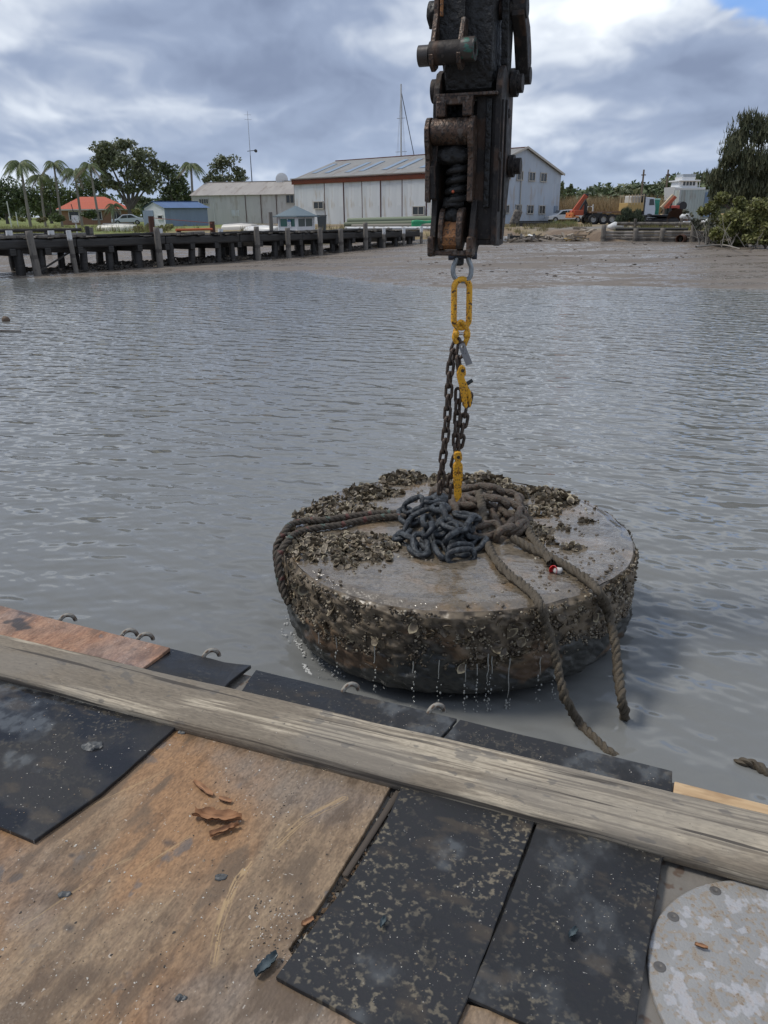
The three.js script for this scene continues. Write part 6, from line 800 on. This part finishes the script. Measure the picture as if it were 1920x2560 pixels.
{ const p = onY(15, 803, 0), m = mesh('floating_coconut', rough3(new THREE.SphereGeometry(0.09, 16, 12), 0.015, 12), S(0.11, 0.075, 0.05, 0.7)); m.position.set(p.x, 0.03, p.z); tag(m, 'small brown coconut like float on the open water', 'float'); const a = onY(-30, 828, 0), b = onY(52, 829, 0), s = mesh('floating_stick', rough3(cyl(0.035, 0.02, a, b, 8), 0.01, 8), S(0.06, 0.05, 0.045, 0.7)); s.position.y += 0.01; tag(s, 'thin dark stick floating near the brown float', 'stick'); }

// ---------- vegetation ----------
class Leaves { constructor() { this.p = []; this.c = []; this.n = []; }
  quad(p, u, v, c) { const q = this.p, a = [p.x - u.x - v.x, p.y - u.y - v.y, p.z - u.z - v.z], b = [p.x + u.x - v.x, p.y + u.y - v.y, p.z + u.z - v.z], d = [p.x + v.x * 1.2, p.y + v.y * 1.2, p.z + v.z * 1.2]; q.push(...a, ...b, ...d); for (let i = 0; i < 3; i++) this.c.push(...c); }
  cloud(cx, cy, cz, rx, ry, rz, n, size, cols, droop = 0, shell = 0.45) { for (let i = 0; i < n; i++) { let x, y, z, r; do { x = rr(-1, 1); y = rr(-1, 1); z = rr(-1, 1); r = x * x + y * y + z * z; } while (r > 1 || r < shell * rnd()); const P = V(cx + x * rx, cy + y * ry, cz + z * rz), s = size * rr(0.6, 1.4); let u, v; if (droop) { u = V(rr(-1, 1), 0, rr(-1, 1)).normalize().multiplyScalar(s * 0.13); v = V(rr(-.4, .4), -1, rr(-.4, .4)).normalize().multiplyScalar(-s * droop); } else { u = V(rr(-1, 1), rr(-.6, .6), rr(-1, 1)).normalize().multiplyScalar(s * 0.5); v = V(rr(-1, 1), rr(-1, 1), rr(-1, 1)).cross(u).normalize().multiplyScalar(s * 0.5); } const a = cols[(rnd() * cols.length) | 0], k = rr(0.7, 1.25); this.quad(P, u, v, [a[0] * k, a[1] * k, a[2] * k]); } }
  geo() { const g = new THREE.BufferGeometry(); g.setAttribute('position', new THREE.Float32BufferAttribute(this.p, 3)); g.setAttribute('color', new THREE.Float32BufferAttribute(this.c, 3)); g.computeVertexNormals(); return g; } }
const leafM = S(1, 1, 1, 0.75, { vertexColors: true, transmission: 0.25, thickness: 0 }), barkM = surface(128, 128, (u, v) => { const g = fbm(u * 16, v * 4, 4), c = mix3([0.06, 0.05, 0.04], [0.16, 0.14, 0.12], g); return [...c, 0.9, g]; }, { bump: 0.02 });
const G = { dark: [[0.062, 0.094, 0.035], [0.082, 0.115, 0.043], [0.102, 0.131, 0.053]], mid: [[0.125, 0.164, 0.053], [0.156, 0.187, 0.068], [0.102, 0.140, 0.050]], grey: [[0.173, 0.194, 0.101], [0.213, 0.224, 0.126], [0.133, 0.153, 0.077]], olive: [[0.200, 0.200, 0.056], [0.187, 0.200, 0.050], [0.200, 0.200, 0.074]], dry: [[0.20, 0.17, 0.07], [0.15, 0.14, 0.05], [0.25, 0.20, 0.09]] };
function limb(pts, r0, r1, n = 8) { const c = new THREE.CatmullRomCurve3(pts), k = 10, g = new THREE.TubeGeometry(c, k, 1, n), p = g.attributes.position; for (let i = 0; i <= k; i++) { const ctr = c.getPointAt(i / k), r = mix(r0, r1, i / k); for (let j = 0; j <= n; j++) { const q = i * (n + 1) + j; p.setXYZ(q, ctr.x + (p.getX(q) - ctr.x) * r, ctr.y + (p.getY(q) - ctr.y) * r, ctr.z + (p.getZ(q) - ctr.z) * r); } } g.computeVertexNormals(); return g; }
// a tree from photo ellipses: trunk foot and crown lobes [px, py, half width px, half height px]
function tree(name, label, foot, D, lobes, cols, o = {}) {
  const b = atZ(foot[0], foot[1], D), gy = landH(b.x, b.z), t = thing(name, label, o.cat ?? 'tree', V(b.x, gy, b.z), 0, o.group), k = D * 0.955 / FP, L = new Leaves(), limbs = [], wood = [];
  for (const [px, py, w, h] of lobes) { const c = atZ(px, py, D).sub(V(b.x, gy, b.z)), rx = w * k, ry = h * k * 0.95, rz = (rx + ry) / 2 * 0.9, dz = rr(-0.35, 0.35) * rx, n = Math.round((o.dens ?? 170) * w * h / 400), sub = Math.max(3, Math.round(w * h / 110));
    for (let i = 0; i < sub; i++) { let x, y, z; do { x = rr(-1, 1); y = rr(-1, 1); z = rr(-1, 1); } while (x * x + y * y + z * z > 1); const q = rr(0.38, 0.72); L.cloud(c.x + x * rx * 0.68, Math.max(c.y + y * ry * 0.68, 0.2), c.z + dz + z * rz * 0.68, rx * q, ry * q * (o.droop ? 1.1 : 0.85), rz * q, Math.round(n / sub), o.leaf ?? 0.3, cols, o.droop ?? 0, 0.05); }
    limbs.push(V(c.x, c.y - ry * 0.2, c.z + dz)); }
  const tr = o.trunk ?? 0.22; if (tr) { const fork = V(rr(-0.1, 0.1), limbs.reduce((s, v) => Math.min(s, v.y), 99) * 0.42, 0); wood.push(limb([V(0, -0.3, 0), V(fork.x * 0.5, fork.y * 0.5, 0), fork], tr * 1.15, tr * 0.85)); for (const q of limbs) wood.push(limb([fork, fork.clone().lerp(q, 0.5).add(V(rr(-.2, .2), 0.15 * q.y * 0.2, rr(-.2, .2))), q], tr * 0.6, tr * 0.12, 6)); mesh('trunk', wood.map(g => uvBox(g)), o.bark ?? barkM, t); }
  mesh(tr ? 'crown' : 'foliage', L.geo(), leafM, t); return t;
}
function palm(label, cx, cy, bx, by, D, fl, nF = 20, sc = 1) {
  const base = atZ(bx, by, D), gy = landH(base.x, base.z), top = atZ(cx, cy, D).sub(V(base.x, gy, base.z)), t = thing('palm_tree', label, 'palm', V(base.x, gy, base.z), 0, 'palms on the lawn'), L = new Leaves(); mesh('trunk', uvBox(limb([V(0, -0.2, 0), V(top.x * 0.35, top.y * 0.4, 0.05), V(top.x * 0.75, top.y * 0.75, 0), top], 0.20 * sc, 0.13 * sc, 10)), S(0.24, 0.215, 0.19, 0.9), t);
  for (let f = 0; f < nF; f++) { const a = f * 2.4 + rr(-.2, .2), lift = rr(-0.35, 1.0), len = fl * 1.2 * rr(0.8, 1.15), dir = V(Math.cos(a), 0, Math.sin(a)), dead = lift < -0.25; let prev = null; const N = 16; for (let i = 0; i <= N; i++) { const s = i / N, P = top.clone().addScaledVector(dir, len * s * (0.95 - 0.25 * Math.max(lift, 0))).add(V(0, len * (lift * 0.75 * s - (0.75 + 0.3 * lift) * s * s), 0)); if (prev) { const T = P.clone().sub(prev), side = new V3().crossVectors(T, V(0, 1, 0)).normalize(); const c0 = dead ? [0.12, 0.09, 0.045] : G.mid[(f + i) % 3], w = len * 0.25 * Math.sin(PI * Math.min(1, s * 0.9 + 0.12)); for (const sd of [-1, 1]) for (const off of [0, 0.5]) { const v = side.clone().multiplyScalar(sd * 0.75).add(V(0, -0.65 - rr(0, 0.35), 0)).add(T.clone().normalize().multiplyScalar(0.3)).normalize().multiplyScalar(w * 0.5); const u = T.clone().multiplyScalar(0.26); const k = rr(0.75, 1.25); L.quad(prev.clone().addScaledVector(T, off).add(v), u, v, [c0[0] * k, c0[1] * k, c0[2] * k]); } L.quad(prev.clone().addScaledVector(T, 0.5), V(0, 0.03, 0), T.clone().multiplyScalar(0.6), [0.09, 0.085, 0.03]); } prev = P; } }
  mesh('fronds', L.geo(), leafM, t);
}
palm('tall palm with a full round crown by the white pole', 50, 408, 77, 567, 104, 2.6, 26); palm('slim palm with drooping grey fronds beside the full crowned palm', 98, 440, 114, 564, 108, 2.0, 18, 0.8); palm('palm with a narrow upright crown between two drooping palms', 134, 408, 155, 560, 108, 2.1, 16, 0.85); palm('bushy palm left of the orange roof', 186, 428, 205, 558, 104, 2.4, 24, 0.9); palm('leaning palm in front of the orange roof', 224, 412, 250, 568, 100, 2.0, 16, 0.8); palm('tall palm rising behind the garage roof', 477, 412, 486, 560, 118, 2.3, 20, 1.05); palm('young yellow green palm beside the parked car', 284, 512, 285, 566, 100, 1.5, 14, 0.6);
tree('fig_tree', 'great spreading grey green tree over the orange roof', [327, 542], 122, [[262, 375, 40, 22], [310, 365, 38, 18], [355, 385, 34, 26], [300, 405, 55, 30], [345, 430, 45, 34], [255, 415, 34, 26], [275, 450, 38, 22], [372, 455, 32, 30], [330, 475, 34, 16], [385, 410, 20, 18]], G.grey, { dens: 330, leaf: 0.34, trunk: 0.42 });
tree('dark_tree', 'dense dark green tree behind the garage', [440, 550], 135, [[415, 430, 30, 26], [445, 465, 38, 34], [415, 490, 35, 30], [470, 500, 25, 25]], G.dark, { dens: 330, leaf: 0.36, trunk: 0.35 });
tree('gum_tree', 'open crowned gum tree behind the end of the beige shed', [570, 550], 132, [[548, 398, 17, 15], [575, 408, 26, 18], [545, 425, 27, 18], [592, 430, 26, 17], [562, 446, 46, 16], [608, 448, 18, 10], [522, 450, 18, 20]], G.grey, { dens: 260, leaf: 0.34, trunk: 0.28 });
[[[20, 560], [[10, 470, 40, 30], [60, 490, 50, 36], [20, 515, 40, 25]], G.dark, 'dark tree mass behind the full crowned palm'], [[130, 560], [[120, 480, 45, 40], [170, 500, 45, 40], [95, 510, 40, 30]], G.mid, 'mid green tree mass behind the slim palms'], [[-40, 560], [[-30, 480, 45, 40]], G.dark, 'dark tree behind the pale stakes at the lawn end'], [[215, 560], [[215, 480, 40, 36], [240, 455, 25, 25]], G.dark, 'shadowy tree standing behind the bushy palm'], [[385, 560], [[370, 505, 30, 22], [390, 520, 30, 20]], G.dark, 'low dark tree between the great tree and the garage']].forEach(([f, l, c, lab]) => tree('background_tree', lab, f, 150, l, c, { dens: 230, leaf: 0.42, trunk: 0.3, group: 'trees behind the palms' }));
[[[225, 560], [[225, 538, 28, 15]], G.dark, 100, 'clipped dark hedge below the orange roof'], [[140, 565], [[140, 545, 22, 16]], G.mid, 102, 'loose shrub at the foot of the slim palms'], [[50, 566], [[45, 548, 16, 12]], G.olive, 102, 'small olive shrub beside the first palm trunk'], [[340, 560], [[345, 532, 14, 14]], G.olive, 104, 'yellowish shrub beside the great tree trunk'], [[350, 590], [[345, 572, 22, 15], [368, 566, 14, 16]], G.dry, 64, 'pale feathery bush behind the wharf in front of the garage'], [[420, 585], [[420, 572, 24, 12]], G.olive, 66, 'feathery green bush behind the rusty wharf post'], [[92, 560], [[95, 552, 22, 10]], G.dry, 104, 'dry straw coloured shrub on the lawn']].forEach(([f, l, c, D, lab]) => tree('shrub', lab, f, D, l, c, { dens: 420, leaf: D < 80 ? 0.16 : 0.26, trunk: 0, cat: 'shrub', group: 'shrubs behind the wharf' }));
// right hand side
tree('she_oak', 'tall she-oak with drooping needle foliage on the shore', [1850, 600], 58, [[1880, 300, 30, 26], [1915, 320, 40, 40], [1850, 345, 36, 34], [1815, 385, 34, 34], [1870, 400, 44, 44], [1930, 420, 50, 50], [1800, 440, 38, 30], [1850, 470, 46, 40], [1910, 490, 50, 40], [1790, 485, 28, 22]], [[0.072, 0.084, 0.036], [0.090, 0.098, 0.044], [0.11, 0.112, 0.052]], { dens: 330, leaf: 0.34, droop: 0.5, trunk: 0.22 });
tree('she_oak', 'she-oak crown at the border of the mangroves', [1975, 610], 52, [[1960, 330, 40, 60], [1990, 420, 50, 60], [1960, 500, 40, 40]], [[0.072, 0.084, 0.036], [0.090, 0.098, 0.044]], { dens: 300, leaf: 0.34, droop: 0.5, trunk: 0.25 });
[[[1855, 625], [[1840, 545, 40, 30], [1806, 578, 34, 26], [1870, 588, 40, 26], [1835, 605, 40, 14], [1850, 515, 26, 20]], 47, 'yellow green mangrove bush below the she-oak'], [[1910, 625], [[1900, 535, 36, 36], [1930, 580, 44, 34], [1895, 595, 34, 18], [1925, 515, 30, 24]], 45, 'yellow green mangrove bush at the mud edge, densest of three'], [[1790, 615], [[1775, 525, 28, 22], [1800, 500, 26, 18], [1790, 555, 26, 22]], 50, 'small yellow green mangrove crown above grey branches']].forEach(([f, l, D, lab]) => tree('mangrove', lab, f, D, l, G.olive, { dens: 640, leaf: 0.15, trunk: 0.07, cat: 'mangrove', group: 'mangroves on the bank' }));
tree('mangrove', 'half bare grey mangrove with tangled branches beside the retaining wall', [1770, 615], 48, [[1740, 560, 26, 22], [1775, 570, 32, 26], [1720, 535, 16, 14], [1790, 600, 30, 12]], [[0.13, 0.13, 0.085], [0.095, 0.10, 0.06]], { dens: 150, leaf: 0.13, trunk: 0.09, cat: 'mangrove', group: 'mangroves on the bank', bark: S(0.24, 0.22, 0.19, 0.9) });
{ const w = []; for (let i = 0; i < 60; i++) { const a = onY(rr(1745, 1900), rr(598, 618), 0.4), h = V(rr(-1.1, 0.8), rr(0.2, 1.6), rr(-.6, .6)); w.push(limb([a, a.clone().addScaledVector(h, 0.5).add(V(rr(-.15, .15), 0.1, 0)), a.clone().add(h)], 0.025, 0.008, 5)); } for (const pts of [[[1560 + 180, 617], [1800, 612], [1850, 622]], [[1870, 617], [1905, 605], [1915, 596]], [[1768, 575], [1790, 592], [1800, 600]]]) w.push(limb(pts.map(([x, y]) => onY(x, y, 0.45)), 0.05, 0.025, 6)); tag(mesh('dead_branches', w, S(0.27, 0.245, 0.21, 0.9)), 'tangle of bare grey branches along the mangrove foot', 'branches', null, 'stuff'); }
tree('she_oak_sapling', 'dark green feathery young she-oak in front of the truck', [1575, 572], 59, [[1560, 552, 22, 18], [1590, 545, 22, 22], [1575, 535, 24, 14], [1605, 555, 10, 12]], [[0.050, 0.070, 0.032], [0.065, 0.085, 0.040]], { dens: 900, leaf: 0.24, droop: 0.5, trunk: 0, cat: 'shrub' });
tree('conifer', 'dark conifer at the corner of the blue gable', [1404, 545], 150, [[1404, 480, 7, 26], [1404, 500, 10, 14]], G.dark, { dens: 500, leaf: 0.36, trunk: 0.2 }); tree('conifer', 'pointed dark tree right of the gable corner', [1424, 545], 170, [[1424, 472, 8, 16], [1424, 492, 16, 14]], G.dark, { dens: 500, leaf: 0.4, trunk: 0.2 });
{ // wooded rise far behind the yard
  const L = new Leaves(), ridge = pieceLin([[1360, 502], [1440, 478], [1540, 468], [1610, 462], [1680, 448], [1760, 438], [1900, 430], [2050, 440]]); for (let i = 0; i < 340; i++) { const px = rr(1380, 2050), D = rr(230, 300), top = ridge(px) + rr(0, 30) + 6 * Math.sin(px * 0.07), c = atZ(px, top, D), s = rr(2.2, 5.2); L.cloud(c.x, c.y - s * 0.5, c.z, s, s * 0.8, s, 60, 1.3, i % 3 ? G.dark : G.grey, 0, 0.3); } for (let i = 0; i < 160; i++) { const px = rr(-150, 760), D = rr(230, 300), c = atZ(px, 528 + rr(-22, 8), D), s = rr(2, 4.5); L.cloud(c.x, c.y, c.z, s, s * 0.8, s, 50, 1.3, G.dark, 0, 0.3); }
  tag(mesh('far_woodland', L.geo(), leafM), 'distant dark woodland along the skyline', 'woodland', null, 'stuff');
  const h = grid(60, 12, (s, t) => { const px = mix(1330, 2300, s), D = mix(175, 320, t), top = atZ(px, ridge(px) + 16, 300).y, x = atZ(px, 520, D).x; return [x, mix(0.9, top, ss(0.25, 1, t)), -D]; }); structure('hill', h, S(0.045, 0.052, 0.026, 0.95));
}
{ // blades: dry grass along the bank, weeds round the yard, lawn edge
  const L = new Leaves(), tuft = (p, n, h, cols) => { for (let i = 0; i < n; i++) { const a = rr(0, 6.3), d = V(Math.cos(a) * 0.35, 1, Math.sin(a) * 0.35).normalize().multiplyScalar(h * rr(0.35, 0.7)), b = p.clone().add(V(rr(-.25, .25), 0, rr(-.25, .25))); const c = cols[(rnd() * cols.length) | 0], k = rr(0.7, 1.3); L.quad(b.add(d), V(rr(-1, 1), 0, rr(-1, 1)).normalize().multiplyScalar(h > 1 ? 0.05 : 0.02), d, [c[0] * k, c[1] * k, c[2] * k]); } };
  const add = (n, x0, x1, D0, D1, blades, h, cols) => { for (let i = 0; i < n; i++) { const p = groundAt(rr(x0, x1), rr(D0, D1)); if (bankZ(p.x) - p.z < 0.5) continue; if (fbm(p.x * 0.5, p.z * 0.5, 3) < 0.42) continue; tuft(p, blades, h, cols); } };
  add(110, 1235, 1480, 62, 72, 16, 0.3, G.dry); add(120, 1500, 1800, 53.5, 60, 16, 0.35, [...G.dry, ...G.olive]); add(160, 600, 1100, 60, 75, 16, 0.4, G.dry); add(60, 1380, 1440, 74, 84, 16, 0.4, [...G.olive, ...G.mid]); add(900, 1395, 1640, 100, 135, 16, 2.3, [[0.30, 0.21, 0.10], [0.24, 0.165, 0.08], [0.34, 0.25, 0.13]]); add(120, -50, 420, 62, 66, 16, 0.5, [...G.dry, ...G.olive]); add(260, -50, 500, 66, 115, 10, 0.22, G.olive);
  tag(mesh('rough_grass', L.geo(), leafM), 'rough dry grass and weeds along the bank and yard', 'grass', null, 'stuff');
}
// pale stakes at the end of the lawn
{ [[20, 515, 503], [22, 545, 530]].forEach(([x, y1, y0], i) => { const a = atZ(x, y1, 96), b = atZ(x - 3, y0, 96); const p = groundAt(x, 96); const m = mesh('lawn_stake', cyl(0.06, 0.06, V(a.x + i * 0.5, landH(p.x, p.z) - 0.1, a.z - i), V(b.x + i * 0.5, b.y + (i ? 0 : 0), b.z - i), 8), S(0.6, 0.6, 0.58, 0.6)); tag(m, i ? 'short white stake on the lawn by the dark trees' : 'tall white stake on the lawn by the dark trees', 'stake'); }); }
// little navigation light box on a post at the wharf's far side
{ const p = groundAt(187, 62), b = atZ(186, 548, 62), t = thing('meter_post', 'white service box on a thin post at the edge of the lawn', 'service post', V(p.x, 0.4, p.z)); mesh('post', cyl(0.06, 0.06, V(0, 0, 0), V(0, b.y - 0.4, 0), 8), whitePaint, t); mesh('box', rbox(0.45, 0.5, 0.3, 0.03, 0, b.y - 0.4, 0), whitePaint, t); mesh('lamp_arm', cyl(0.03, 0.03, V(0, b.y - 0.3, 0), V(-0.15, hit(183, 510, p, V(1, 0, 0)).y - 0.4, 0), 6), blk, t); }
renderer.render(scene, camera);
